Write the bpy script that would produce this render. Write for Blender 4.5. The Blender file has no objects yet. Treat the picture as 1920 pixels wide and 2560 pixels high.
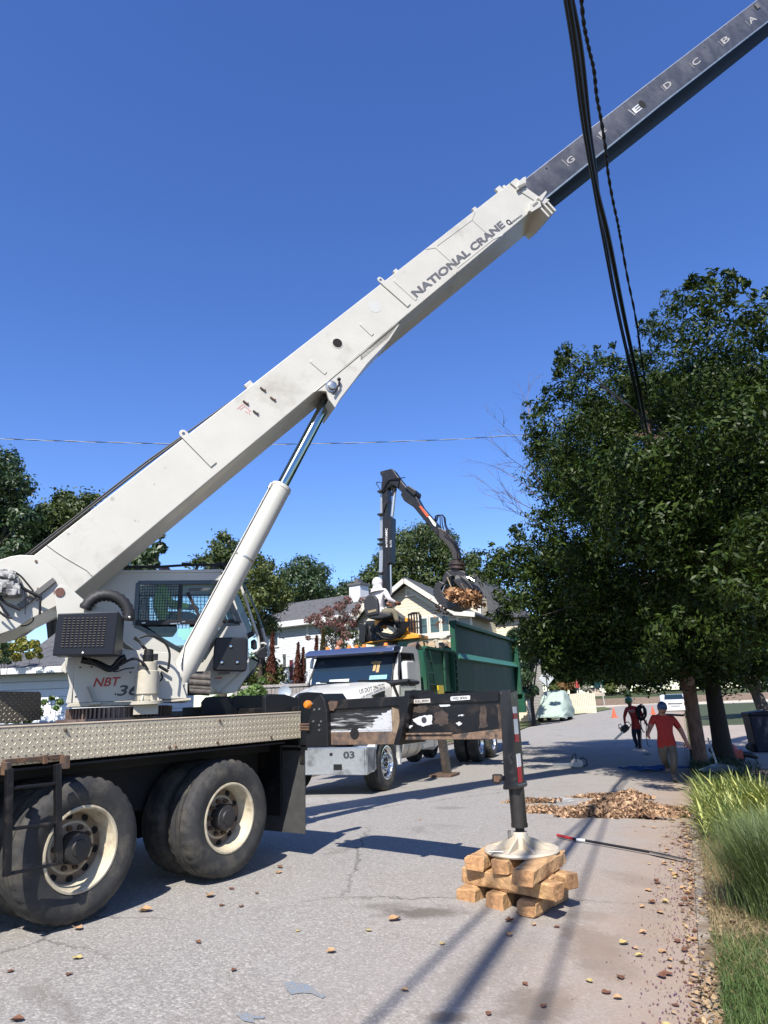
import bpy, bmesh, math, random
import numpy as np
from mathutils import Vector, Matrix, noise as mnoise
SC=bpy.context.scene
COL=SC.collection
R_=math.radians
rnd=random.Random(7)
# ------------------------------------------------------------------ camera
FPX=1707.; PITCH=R_(15.6); ROLL=R_(2.3); CAMP=np.array([0,0,1.6])
_rt=np.array([1.,0,0]); _fw=np.array([0,math.cos(PITCH),math.sin(PITCH)]); _up=np.array([0,-math.sin(PITCH),math.cos(PITCH)])
RC=_rt*math.cos(ROLL)-_up*math.sin(ROLL); UC=_rt*math.sin(ROLL)+_up*math.cos(ROLL); FW=_fw
cam=bpy.data.cameras.new('camera'); camo=bpy.data.objects.new('camera',cam); COL.objects.link(camo)
cam.sensor_fit='VERTICAL'; cam.sensor_height=36.; cam.lens=FPX/2560*36; cam.clip_end=3000; cam.clip_start=.05
camo.matrix_world=Matrix(((RC[0],UC[0],-FW[0],CAMP[0]),(RC[1],UC[1],-FW[1],CAMP[1]),(RC[2],UC[2],-FW[2],CAMP[2]),(0,0,0,1)))
SC.camera=camo
# ------------------------------------------------------------------ world, sun, exposure
SUN_AZ=192.; SUN_EL=48.
w=bpy.data.worlds.new('World'); SC.world=w; w.use_nodes=True
nt=w.node_tree; nt.nodes.clear()
sky=nt.nodes.new('ShaderNodeTexSky'); sky.sky_type='NISHITA'; sky.sun_disc=False
sky.sun_elevation=R_(SUN_EL); sky.sun_rotation=R_(SUN_AZ); sky.altitude=0; sky.air_density=1.0; sky.dust_density=.25; sky.ozone_density=4.5
bg=nt.nodes.new('ShaderNodeBackground'); bg.inputs[1].default_value=.087
ow=nt.nodes.new('ShaderNodeOutputWorld'); hsv=nt.nodes.new('ShaderNodeHueSaturation'); hsv.inputs['Saturation'].default_value=1.19; hsv.inputs['Hue'].default_value=.515; hsv.inputs['Value'].default_value=1.38; nt.links.new(sky.outputs[0],hsv.inputs['Color']); nt.links.new(hsv.outputs[0],bg.inputs[0]); nt.links.new(bg.outputs[0],ow.inputs[0])
sl=bpy.data.lights.new('sun','SUN'); sl.energy=5.0; sl.angle=R_(.53); sl.color=(1,.95,.88)
so=bpy.data.objects.new('sun',sl); COL.objects.link(so)
_a=R_(SUN_AZ); _e=R_(SUN_EL)
sdir=Vector((math.sin(_a)*math.cos(_e),math.cos(_a)*math.cos(_e),math.sin(_e)))
so.rotation_euler=sdir.to_track_quat('Z','Y').to_euler(); so.location=(0,-20,40)
SC.view_settings.view_transform='Standard'; SC.view_settings.look='None'; SC.view_settings.exposure=0.85; SC.view_settings.gamma=1
# ------------------------------------------------------------------ ray helpers (photo measurements -> world)
CR=dict(A=(0,1280,.42194),B=(0,1700,.48222),Cc=(700,1640,.42194),D=(850,1150,.30139),E=(1080,1950,.26522),F=(1300,1660,.37372),G=(400,900,.30139),H=(900,400,.33152),I=(1300,0,.37372),J=(1150,680,.48367),K=(1400,1900,.31344),L=(0,1080,.42194),M=(600,1350,.42194),N=(0,1850,.24111),O=(380,1850,.25316),P=(0,1360,.20494),Q=(300,1380,.24111),R=(1250,1640,.27125),S1=(840,1900,.39783),S2=(0,2250,.50633),S3=(1000,1620,.19289),S4=(760,1580,.19289),V1=(880,1440,.19289),V2=(1040,1350,.12055),V3=(0,1560,.20494),V4=(1640,1660,.16878),V5=(640,1500,.16878),V6=(1500,1730,.15672),U=(0,0,1.))
def cc(k,x,y): a=CR[k]; return (a[0]+x*a[2],a[1]+y*a[2])
def ray(u,v): return RC*(u-960)/FPX+UC*(1280-v)/FPX+FW
def atZ(u,v,Z): return CAMP+ray(u,v)*Z
def ghl(x,y):
    a=R_(22.3); px=x-1.49; py=y-3.97
    return px*math.sin(a)+py*math.cos(a), -px*math.cos(a)+py*math.sin(a)
def rw(s,t,z=0):
    a=R_(22.3); return (1.49+s*math.sin(a)-t*math.cos(a), 3.97+s*math.cos(a)+t*math.sin(a), z)
def gz_s(s):
    z=-.022*max(0,min(s-2,10))
    if s>25: z+=.17*min(1,(s-25)/20)
    return z
def gnd(x,y):
    s,t=ghl(x,y); tt=min(max((t-4.6)/4.6,-1),1); return gz_s(s)+.20*(1-tt*tt)
def G(u,v,dz=0):
    z=0
    for _ in range(10):
        d=ray(u,v); P=CAMP+d*((z-CAMP[2])/d[2]); z=gnd(P[0],P[1])+dz
    return P
class Fr:
    def __init__(s,O,az,el=0,tilt=None):
        a=R_(az);e=R_(el); s.O=np.array(O,float); h=np.array([math.sin(a),math.cos(a),0])
        s.x=h*math.cos(e)+np.array([0,0,math.sin(e)]); s.y=np.array([-math.cos(a),math.sin(a),0]); s.z=-h*math.sin(e)+np.array([0,0,math.cos(e)])
    def px(s,u,v,off=0):
        d=ray(u,v); t=((s.O-CAMP)@s.y+off)/(d@s.y); P=CAMP+d*t-s.O; return (float(P@s.x),float(P@s.z))
    def c(s,k,x,y,off=0): return s.px(*cc(k,x,y),off)
    def P(s,a,b,c): return s.O+s.x*a+s.y*b+s.z*c
def WF(O=(0,0,0),rz=0):
    """world-aligned frame rotated rz (radians)"""
    f=Fr(O,90); f.x=np.array([math.cos(rz),math.sin(rz),0]); f.y=np.array([-math.sin(rz),math.cos(rz),0]); f.z=np.array([0,0,1.]); return f
# ------------------------------------------------------------------ materials
MATS={}
ALB=.72
def mat(name,col,rough=.6,metal=0,var=0,vs=4,bump=0,bs=40,col2=None,lo=.45,hi=.6,spec=.5,coat=0,attr=None,alpha=1,dirt=None,dsc=3,dlo=.5,dhi=.75,sc=(1,1,1),detail=6,trans=0):
    if name in MATS: return MATS[name]
    if metal<.5:
        k=lambda c:tuple(q*ALB for q in c) if c else c
        col=k(col);col2=k(col2);dirt=k(dirt); attr=(attr[0],k(attr[1])) if attr else None
    m=bpy.data.materials.new(name); m.use_nodes=True; n=m.node_tree; N=n.nodes; L=n.links
    b=N['Principled BSDF']; b.inputs['Roughness'].default_value=rough; b.inputs['Metallic'].default_value=metal
    b.inputs['Specular IOR Level'].default_value=spec; b.inputs['Coat Weight'].default_value=coat
    if trans: b.inputs['Transmission Weight'].default_value=trans
    tc=N.new('ShaderNodeTexCoord'); mp=N.new('ShaderNodeMapping'); mp.inputs['Scale'].default_value=sc
    L.new(tc.outputs['Object'],mp.inputs['Vector'])
    src=None
    def rgb(c):
        r=N.new('ShaderNodeRGB'); r.outputs[0].default_value=(*c,1); return r.outputs[0]
    def noise(s,d=detail,r=.6):
        t=N.new('ShaderNodeTexNoise'); t.inputs['Scale'].default_value=s; t.inputs['Detail'].default_value=d; t.inputs['Roughness'].default_value=r
        L.new(mp.outputs[0],t.inputs['Vector']); return t.outputs['Fac']
    def ramp(f,a,c):
        r=N.new('ShaderNodeMapRange'); r.inputs[1].default_value=a; r.inputs[2].default_value=c; L.new(f,r.inputs[0]); return r.outputs[0]
    def mix(f,a,c,mode='MIX'):
        x=N.new('ShaderNodeMix'); x.data_type='RGBA'; x.blend_type=mode
        if isinstance(f,float): x.inputs[0].default_value=f
        else: L.new(f,x.inputs[0])
        L.new(a,x.inputs[6]); L.new(c,x.inputs[7]); return x.outputs[2]
    src=rgb(col)
    if attr:
        at=N.new('ShaderNodeAttribute'); at.attribute_name=attr[0]; src=mix(at.outputs['Fac'],src,rgb(attr[1]))
    if col2: src=mix(ramp(noise(vs),lo,hi),src,rgb(col2))
    if var:
        f=noise(vs*2.3); mr=N.new('ShaderNodeMapRange'); mr.inputs[1].default_value=.3; mr.inputs[2].default_value=.7; mr.inputs[3].default_value=1-var; mr.inputs[4].default_value=1+var; L.new(f,mr.inputs[0])
        hs=N.new('ShaderNodeHueSaturation'); L.new(mr.outputs[0],hs.inputs['Value']); L.new(src,hs.inputs['Color']); src=hs.outputs[0]
    if dirt: src=mix(ramp(noise(dsc,8,.65),dlo,dhi),src,rgb(dirt))
    L.new(src,b.inputs['Base Color'])
    if bump:
        bn=N.new('ShaderNodeBump'); bn.inputs['Strength'].default_value=bump; bn.inputs['Distance'].default_value=.02
        L.new(noise(bs),bn.inputs['Height']); L.new(bn.outputs[0],b.inputs['Normal'])
    MATS[name]=m; return m
def siding(name,col,period,dirt=None):
    m=mat(name,col,.6,var=.05,vs=1)
    if m.get('done'): return m
    m['done']=1; n=m.node_tree; N=n.nodes; L=n.links; b=N['Principled BSDF']
    tc=N.new('ShaderNodeTexCoord'); sp=N.new('ShaderNodeSeparateXYZ'); L.new(tc.outputs['Object'],sp.inputs[0])
    d=N.new('ShaderNodeMath'); d.operation='DIVIDE'; d.inputs[1].default_value=period; L.new(sp.outputs[2],d.inputs[0])
    f=N.new('ShaderNodeMath'); f.operation='FRACT'; L.new(d.outputs[0],f.inputs[0])
    inv=N.new('ShaderNodeMath'); inv.operation='SUBTRACT'; inv.inputs[0].default_value=1; L.new(f.outputs[0],inv.inputs[1])
    bn=N.new('ShaderNodeBump'); bn.inputs['Strength'].default_value=1; bn.inputs['Distance'].default_value=period*.35; L.new(inv.outputs[0],bn.inputs['Height']); L.new(bn.outputs[0],b.inputs['Normal'])
    # lap joint line: dark gap between boards
    g=N.new('ShaderNodeMath'); g.operation='LESS_THAN'; g.inputs[1].default_value=.12; L.new(f.outputs[0],g.inputs[0])
    mx=N.new('ShaderNodeMix'); mx.data_type='RGBA'; L.new(g.outputs[0],mx.inputs[0]); src=b.inputs['Base Color'].links[0].from_socket
    L.new(src,mx.inputs[6]); mx.inputs[7].default_value=(col[0]*.4,col[1]*.4,col[2]*.4,1); L.new(mx.outputs[2],b.inputs['Base Color'])
    return m
# ------------------------------------------------------------------ mesh builder
class MB:
    def __init__(s): s.v=[]; s.f=[]; s.m=[]
    def add(s,vs,fs,mi=0):
        o=len(s.v); s.v+= [tuple(map(float,p)) for p in vs]
        for f in fs: s.f.append(tuple(i+o for i in f)); s.m.append(mi)
        return s
    def box(s,F,a0,a1,b0,b1,c0,c1,mi=0):
        vs=[F.P(a,b,c) for a in (a0,a1) for b in (b0,b1) for c in (c0,c1)]
        return s.add(vs,[(0,1,3,2),(4,6,7,5),(0,4,5,1),(2,3,7,6),(0,2,6,4),(1,5,7,3)],mi)
    def prism(s,F,poly,b0,b1,mi=0,poly2=None):
        n=len(poly); q=poly2 or poly
        vs=[F.P(a,b0,c) for a,c in poly]+[F.P(a,b1,c) for a,c in q]
        return s.add(vs,[tuple(range(n)),tuple(range(2*n-1,n-1,-1))]+[(i,(i+1)%n,(i+1)%n+n,i+n) for i in range(n)],mi)
    def quad(s,*p,mi=0): return s.add(p,[tuple(range(len(p)))],mi)
    def tube(s,pts,r,n=8,mi=0,caps=True):
        pts=[np.array(p,float) for p in pts]; m=len(pts); rr=r if hasattr(r,'__len__') else [r]*m
        vs=[]; up=None
        for i,p in enumerate(pts):
            t=(pts[min(i+1,m-1)]-pts[max(i-1,0)]); t=t/(np.linalg.norm(t)+1e-9)
            if up is None: up=np.array([0,0,1.]) if abs(t[2])<.9 else np.array([1.,0,0])
            x=np.cross(up,t); x/=np.linalg.norm(x)+1e-9; y=np.cross(t,x); up=y
            for k in range(n):
                a=2*math.pi*k/n; vs.append(p+rr[i]*(x*math.cos(a)+y*math.sin(a)))
        fs=[(i*n+k,i*n+(k+1)%n,(i+1)*n+(k+1)%n,(i+1)*n+k) for i in range(m-1) for k in range(n)]
        if caps: fs+=[tuple(range(n-1,-1,-1)),tuple((m-1)*n+k for k in range(n))]
        return s.add(vs,fs,mi)
    def lathe(s,O,ax,prof,n=32,mi=0,jag=None):
        """prof: list of (r,h[,mi]); revolve round axis ax at O"""
        O=np.array(O,float); ax=np.array(ax,float); ax/=np.linalg.norm(ax)
        u=np.cross(ax,[0,0,1.] if abs(ax[2])<.9 else [1.,0,0]); u/=np.linalg.norm(u); w_=np.cross(ax,u)
        o=len(s.v)
        for i,p in enumerate(prof):
            for k in range(n):
                a=2*math.pi*k/n; r=p[0]
                if jag and i in jag and (k%jag[i][0])==0: r-=jag[i][1]
                s.v.append(tuple(O+ax*p[1]+r*(u*math.cos(a)+w_*math.sin(a))))
        for i in range(len(prof)-1):
            mm=prof[i][2] if len(prof[i])>2 else mi
            for k in range(n): s.f.append((o+i*n+k,o+i*n+(k+1)%n,o+(i+1)*n+(k+1)%n,o+(i+1)*n+k)); s.m.append(mm)
        return s
    def sph(s,c,r,n=12,mi=0,sc=(1,1,1),F=None,jit=0):
        F=F or WF(); c=np.array(c,float); vs=[];fs=[]; h=n//2
        for i in range(h+1):
            for k in range(n):
                th=math.pi*i/h; ph=2*math.pi*k/n; q=np.array([math.sin(th)*math.cos(ph),math.sin(th)*math.sin(ph),math.cos(th)])
                j=1+jit*(mnoise.noise(Vector(q*2+c*3.1)))
                vs.append(c+r*j*(F.x*q[0]*sc[0]+F.y*q[1]*sc[1]+F.z*q[2]*sc[2]))
        for i in range(h):
            for k in range(n): fs.append((i*n+k,(i+1)*n+k,(i+1)*n+(k+1)%n,i*n+(k+1)%n))
        return s.add(vs,fs,mi)
    def build(s,name,mats,parent=None,smooth=None,bevel=0,merge=True,seg=2):
        off=np.zeros(3)
        while parent is not None and parent.parent is not None and parent.parent.parent is not None: parent=parent.parent
        p=parent
        while p is not None: off=off+np.array(p.location); p=p.parent
        me=bpy.data.meshes.new(name)
        base=off if parent is not None else (np.array(s.base) if hasattr(s,'base') else np.zeros(3))
        V=[tuple(np.array(v)-base) for v in s.v]
        bm=bmesh.new(); bv=[bm.verts.new(v) for v in V]
        for f,mi in zip(s.f,s.m):
            try: q=bm.faces.new([bv[i] for i in f]); q.material_index=mi
            except ValueError: pass
        if merge: bmesh.ops.remove_doubles(bm,verts=bm.verts,dist=1e-5)
        bmesh.ops.recalc_face_normals(bm,faces=bm.faces)
        bm.to_mesh(me); bm.free()
        if not isinstance(mats,(list,tuple)): mats=[mats]
        for m in mats: me.materials.append(m)
        if smooth:
            me.polygons.foreach_set('use_smooth',[True]*len(me.polygons)); me.set_sharp_from_angle(angle=R_(smooth))
        o=bpy.data.objects.new(name,me); COL.objects.link(o)
        if parent is not None: o.parent=parent
        else: o.location=base
        if bevel:
            md=o.modifiers.new('bevel','BEVEL'); md.width=bevel; md.segments=seg; md.limit_method='ANGLE'; md.angle_limit=R_(35); md.harden_normals=False
        return o
def at_base(mb,P): mb.base=np.array(P,float); return mb
def tag(o,label,cat,group=None,kind=None):
    if label: o['label']=label
    if cat: o['category']=cat
    if group: o['group']=group
    if kind: o['kind']=kind
    return o
def thing(name,label,cat,loc,group=None,kind=None):
    o=bpy.data.objects.new(name,None); COL.objects.link(o); o.location=tuple(float(q) for q in loc); o.empty_display_size=.2
    return tag(o,label,cat,group,kind)
def copytree(o,parent=None):
    c=o.copy(); COL.objects.link(c)
    if parent is not None: c.parent=parent
    for ch in list(o.children): copytree(ch,c)
    return c
def drape(o,target,F,lift=.005):
    from mathutils.bvhtree import BVHTree
    dg=bpy.context.evaluated_depsgraph_get(); dg.update(); bv=BVHTree.FromObject(target,dg)
    woff=np.zeros(3); p=o
    while p is not None: woff+=np.array(p.location); p=p.parent
    toff=np.zeros(3); p=target
    while p is not None: toff+=np.array(p.location); p=p.parent
    y=Vector(F.y)
    for v in o.data.vertices:
        P=Vector(np.array(v.co[:])+woff-toff); h=bv.ray_cast(P-y*1.0,y,2.0)
        if h[0] is not None: v.co=Vector(np.array(h[0])+toff-woff)-y*lift
def text(s,F,a,b,c,h,wid=None,mt=None,parent=None,name='lettering',shear=0,ang=0,off=.004,bold=0,spacing=1.0,align=None):
    cu=bpy.data.curves.new(name,'FONT'); cu.body=s; cu.size=1; cu.extrude=.0; cu.shear=shear; cu.offset=bold; cu.space_character=spacing; cu.resolution_u=3
    t=bpy.data.objects.new(name,cu); COL.objects.link(t); dg=bpy.context.evaluated_depsgraph_get(); dg.update()
    me=bpy.data.meshes.new_from_object(t.evaluated_get(dg)); COL.objects.unlink(t); bpy.data.objects.remove(t)
    V=np.array([v.co[:] for v in me.vertices]); mn=V.min(0); mx=V.max(0)
    sy=h/(mx[1]-mn[1]); sx=(wid/(mx[0]-mn[0])) if wid else sy
    ca,sa=math.cos(ang),math.sin(ang)
    mb=MB(); vs=[]
    n=len(V)
    for dd in (0,.0025):
        for q in V:
            x=(q[0]-mn[0])*sx; y=(q[1]-mn[1])*sy
            vs.append(F.P(a+x*ca-y*sa,b-off+dd,c+x*sa+y*ca))
    fs=[tuple(p.vertices) for p in me.polygons]
    mb.add(vs,fs+[tuple(i+n for i in reversed(f)) for f in fs]); bpy.data.meshes.remove(me)
    o=mb.build(name,mt,parent,merge=False); return o
def textpx(s,F,p0,p1,hpx,mt,parent,b=0,name='lettering',shear=0,bold=0,spacing=1.0,off=.004):
    """baseline from photo point p0 to p1, cap height hpx (photo px) in the frame plane at depth b"""
    A=F.px(*p0,b); B_=F.px(*p1,b); d=np.array(B_)-np.array(A); L=np.linalg.norm(d)
    nrm=np.array([p1[1]-p0[1],-(p1[0]-p0[0])]); nrm=nrm/np.linalg.norm(nrm)*hpx
    mid=((p0[0]+p1[0])/2,(p0[1]+p1[1])/2); M0=F.px(*mid,b); M1=F.px(mid[0]+nrm[0],mid[1]+nrm[1],b)
    dn=d/L; hv=np.array(M1)-np.array(M0); h=abs(-dn[1]*hv[0]+dn[0]*hv[1])
    return text(s,F,A[0],b,A[1],h,L,mt,parent,name,shear,math.atan2(d[1],d[0]),off,bold,spacing)
# ------------------------------------------------------------------ common materials
cream=mat('crane_white',(.60,.58,.51),.42,var=.05,vs=1.2,dirt=(.36,.32,.25),dsc=1.7,dlo=.58,dhi=.86,coat=.1)
creamdirty=mat('crane_white_dirty',(.55,.50,.39),.5,var=.06,vs=6,dirt=(.33,.22,.12),dsc=7,dlo=.58,dhi=.8,bump=.05,bs=60)
whitepaint=mat('truck_white',(.70,.69,.65),.28,var=.02,coat=.3,dirt=(.5,.47,.42),dsc=3,dlo=.66,dhi=.9)
blackm=mat('black_metal',(.010,.010,.012),.42,spec=.35,var=.2,vs=8,dirt=(.09,.07,.055),dsc=6,dlo=.55,dhi=.8)
blackp=mat('black_plastic',(.011,.012,.014),.5,spec=.35,var=.15,vs=10)
navyblk=mat('unit_black',(.009,.011,.018),.42,spec=.35,var=.08)
under=mat('chassis_black',(.012,.012,.013),.7,var=.3,vs=5)
chrome=mat('chrome',(.62,.66,.68),.12,1,var=.05)
chromed=mat('rod_chrome',(.30,.38,.40),.14,1,var=.05,sc=(1,1,1))
steel=mat('bare_steel',(.42,.41,.39),.38,1,var=.15,vs=9)
rust=mat('rusty_steel',(.16,.085,.045),.75,var=.3,vs=10,bump=.2,bs=60,col2=(.06,.05,.045),lo=.4,hi=.65)
rubber=mat('tyre_rubber',(.036,.035,.034),.78,var=.25,vs=5,dirt=(.15,.13,.095),dsc=5.5,dlo=.48,dhi=.8,bump=.15,bs=70)
rimm=mat('rim_cream',(.60,.53,.38),.45,var=.12,vs=6,dirt=(.25,.16,.09),dsc=6,dlo=.5,dhi=.75)
rimdk=mat('rim_dish_dirty',(.34,.25,.17),.55,var=.2,vs=7,dirt=(.16,.10,.06),dsc=8,dlo=.45,dhi=.7)
void=mat('dark_void',(.004,.004,.004),.9)
hosem=mat('rubber_hose',(.010,.010,.011),.45,spec=.35)
glassd=mat('dark_glass',(.015,.03,.032),.04,0,spec=.8,coat=.6)
wind=mat('windshield_glass',(.015,.03,.05),.05,0,spec=.6,coat=.3)
amber=mat('amber_lens',(.85,.25,.02),.2,coat=.5)
redp=mat('red_print',(.42,.015,.02),.4)
greyp=mat('grey_print',(.05,.05,.06),.45)
whitep=mat('white_print',(.8,.8,.8),.5)
redtape=mat('red_tape',(.38,.02,.03),.35); whitetape=mat('white_tape',(.75,.76,.76),.35)
boomgrey=mat('inner_boom_steel',(.115,.115,.125),.42,.3,var=.12,vs=3,col2=(.19,.185,.19),lo=.42,hi=.62,dirt=(.27,.23,.2),dsc=1.6,dlo=.6,dhi=.75)
boomdark=mat('inner_boom_shade',(.006,.009,.012),.6,0,spec=.12,var=.1)  # underside shade put into the colour; also covers top and far side
boomedge=mat('edge_highlight',(.75,.78,.76),.22,.3,var=.2,vs=3)  # bright highlight along the boom edges, painted as a pale strip
wornbeam=mat('worn_black_beam',(.010,.010,.011),.35,spec=.4,var=.2,vs=5,col2=(.065,.045,.034),lo=.50,hi=.8,bump=.08,bs=40,sc=(1,1,1.6))
scuff=mat('scraped_bare_metal',(.72,.72,.72),.3,.2,var=.1,vs=5,col2=(.05,.05,.05),lo=.56,hi=.62)
brownst=mat('rust_band',(.20,.13,.085),.6,var=.35,vs=9,col2=(.09,.07,.06),lo=.45,hi=.62)
green_c=mat('container_green',(.014,.090,.052),.55,spec=.25,var=.12,vs=2,dirt=(.10,.15,.10),dsc=1.6,dlo=.5,dhi=.8,sc=(1,1,.35))
orange=mat('loader_orange',(.80,.34,.02),.4,var=.1,vs=4,dirt=(.2,.1,.03),dsc=5,dlo=.6,dhi=.8)
yellow=mat('yellow_tag',(.85,.62,.02),.4)
woodb=mat('cut_timber',(.60,.36,.17),.8,var=.3,vs=6,dirt=(.26,.12,.045),dsc=6,dlo=.48,dhi=.68,bump=.8,bs=22)
woodend=mat('timber_end',(.50,.27,.12),.85,var=.35,vs=9,bump=.7,bs=26,dirt=(.22,.10,.04),dsc=9,dlo=.5,dhi=.7)
teal=mat('teal_paper',(.30,.70,.62),.7)
def thinglass(name,tint,refl=1.5):
    m=bpy.data.materials.new(name); m.use_nodes=True; n=m.node_tree;N=n.nodes;L=n.links
    o=N['Material Output']; N.remove(N['Principled BSDF'])
    t=N.new('ShaderNodeBsdfTransparent'); t.inputs[0].default_value=(*tint,1); g=N.new('ShaderNodeBsdfGlossy'); g.inputs['Roughness'].default_value=.02
    f=N.new('ShaderNodeFresnel'); f.inputs[0].default_value=refl; x=N.new('ShaderNodeMixShader')
    L.new(f.outputs[0],x.inputs[0]); L.new(t.outputs[0],x.inputs[1]); L.new(g.outputs[0],x.inputs[2]); L.new(x.outputs[0],o.inputs[0]); return m
# diamond plate
def diamond(name,c):
    m=mat(name,c,.42,.25,var=.08,vs=2,dirt=(.40,.24,.13),dsc=1.5,dlo=.58,dhi=.85)
    n=m.node_tree;N=n.nodes;L=n.links;b=N['Principled BSDF']
    tc=N.new('ShaderNodeTexCoord'); 
    def M(op,a,b_=None,c_=None):
        x=N.new('ShaderNodeMath'); x.operation=op
        for i,q in enumerate((a,b_,c_)):
            if q is None: continue
            if isinstance(q,(int,float)): x.inputs[i].default_value=q
            else: L.new(q,x.inputs[i])
        return x.outputs[0]
    mp=N.new('ShaderNodeMapping'); mp.inputs['Rotation'].default_value=(0,0,R_(-56)); L.new(tc.outputs['Object'],mp.inputs[0])
    sp=N.new('ShaderNodeSeparateXYZ'); L.new(mp.outputs[0],sp.inputs[0])
    p=.052
    X=M('DIVIDE',sp.outputs[0],p); Z=M('DIVIDE',sp.outputs[2],p)
    U=M('ADD',X,Z); V=M('SUBTRACT',X,Z)
    fu=M('SUBTRACT',M('FRACT',U),.5); fv=M('SUBTRACT',M('FRACT',V),.5)
    par=M('FRACT',M('MULTIPLY',M('ADD',M('FLOOR',U),M('FLOOR',V)),.5))
    sel=M('GREATER_THAN',par,.25)
    d1=M('ADD',M('POWER',M('DIVIDE',fu,.46),2),M('POWER',M('DIVIDE',fv,.12),2))
    d2=M('ADD',M('POWER',M('DIVIDE',fu,.13),2),M('POWER',M('DIVIDE',fv,.43),2))
    d=M('ADD',M('MULTIPLY',d1,sel),M('MULTIPLY',d2,M('SUBTRACT',1,sel)))
    h=M('MAXIMUM',M('SUBTRACT',1,d),0)
    bn=N.new('ShaderNodeBump'); bn.inputs['Strength'].default_value=1; bn.inputs['Distance'].default_value=.012; L.new(h,bn.inputs['Height']); L.new(bn.outputs[0],b.inputs['Normal'])
    # raised tops coloured brighter
    mx=N.new('ShaderNodeMix'); mx.data_type='RGBA'; L.new(M('MULTIPLY',M('MINIMUM',M('MULTIPLY',h,1.4),1),.6),mx.inputs[0]); src=b.inputs['Base Color'].links[0].from_socket; L.new(src,mx.inputs[6]); mx.inputs[7].default_value=(.72,.66,.54,1); L.new(mx.outputs[2],b.inputs['Base Color'])
    return m
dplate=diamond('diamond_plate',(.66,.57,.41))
dplated=diamond('diamond_plate_grey',(.12,.105,.085))
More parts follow.
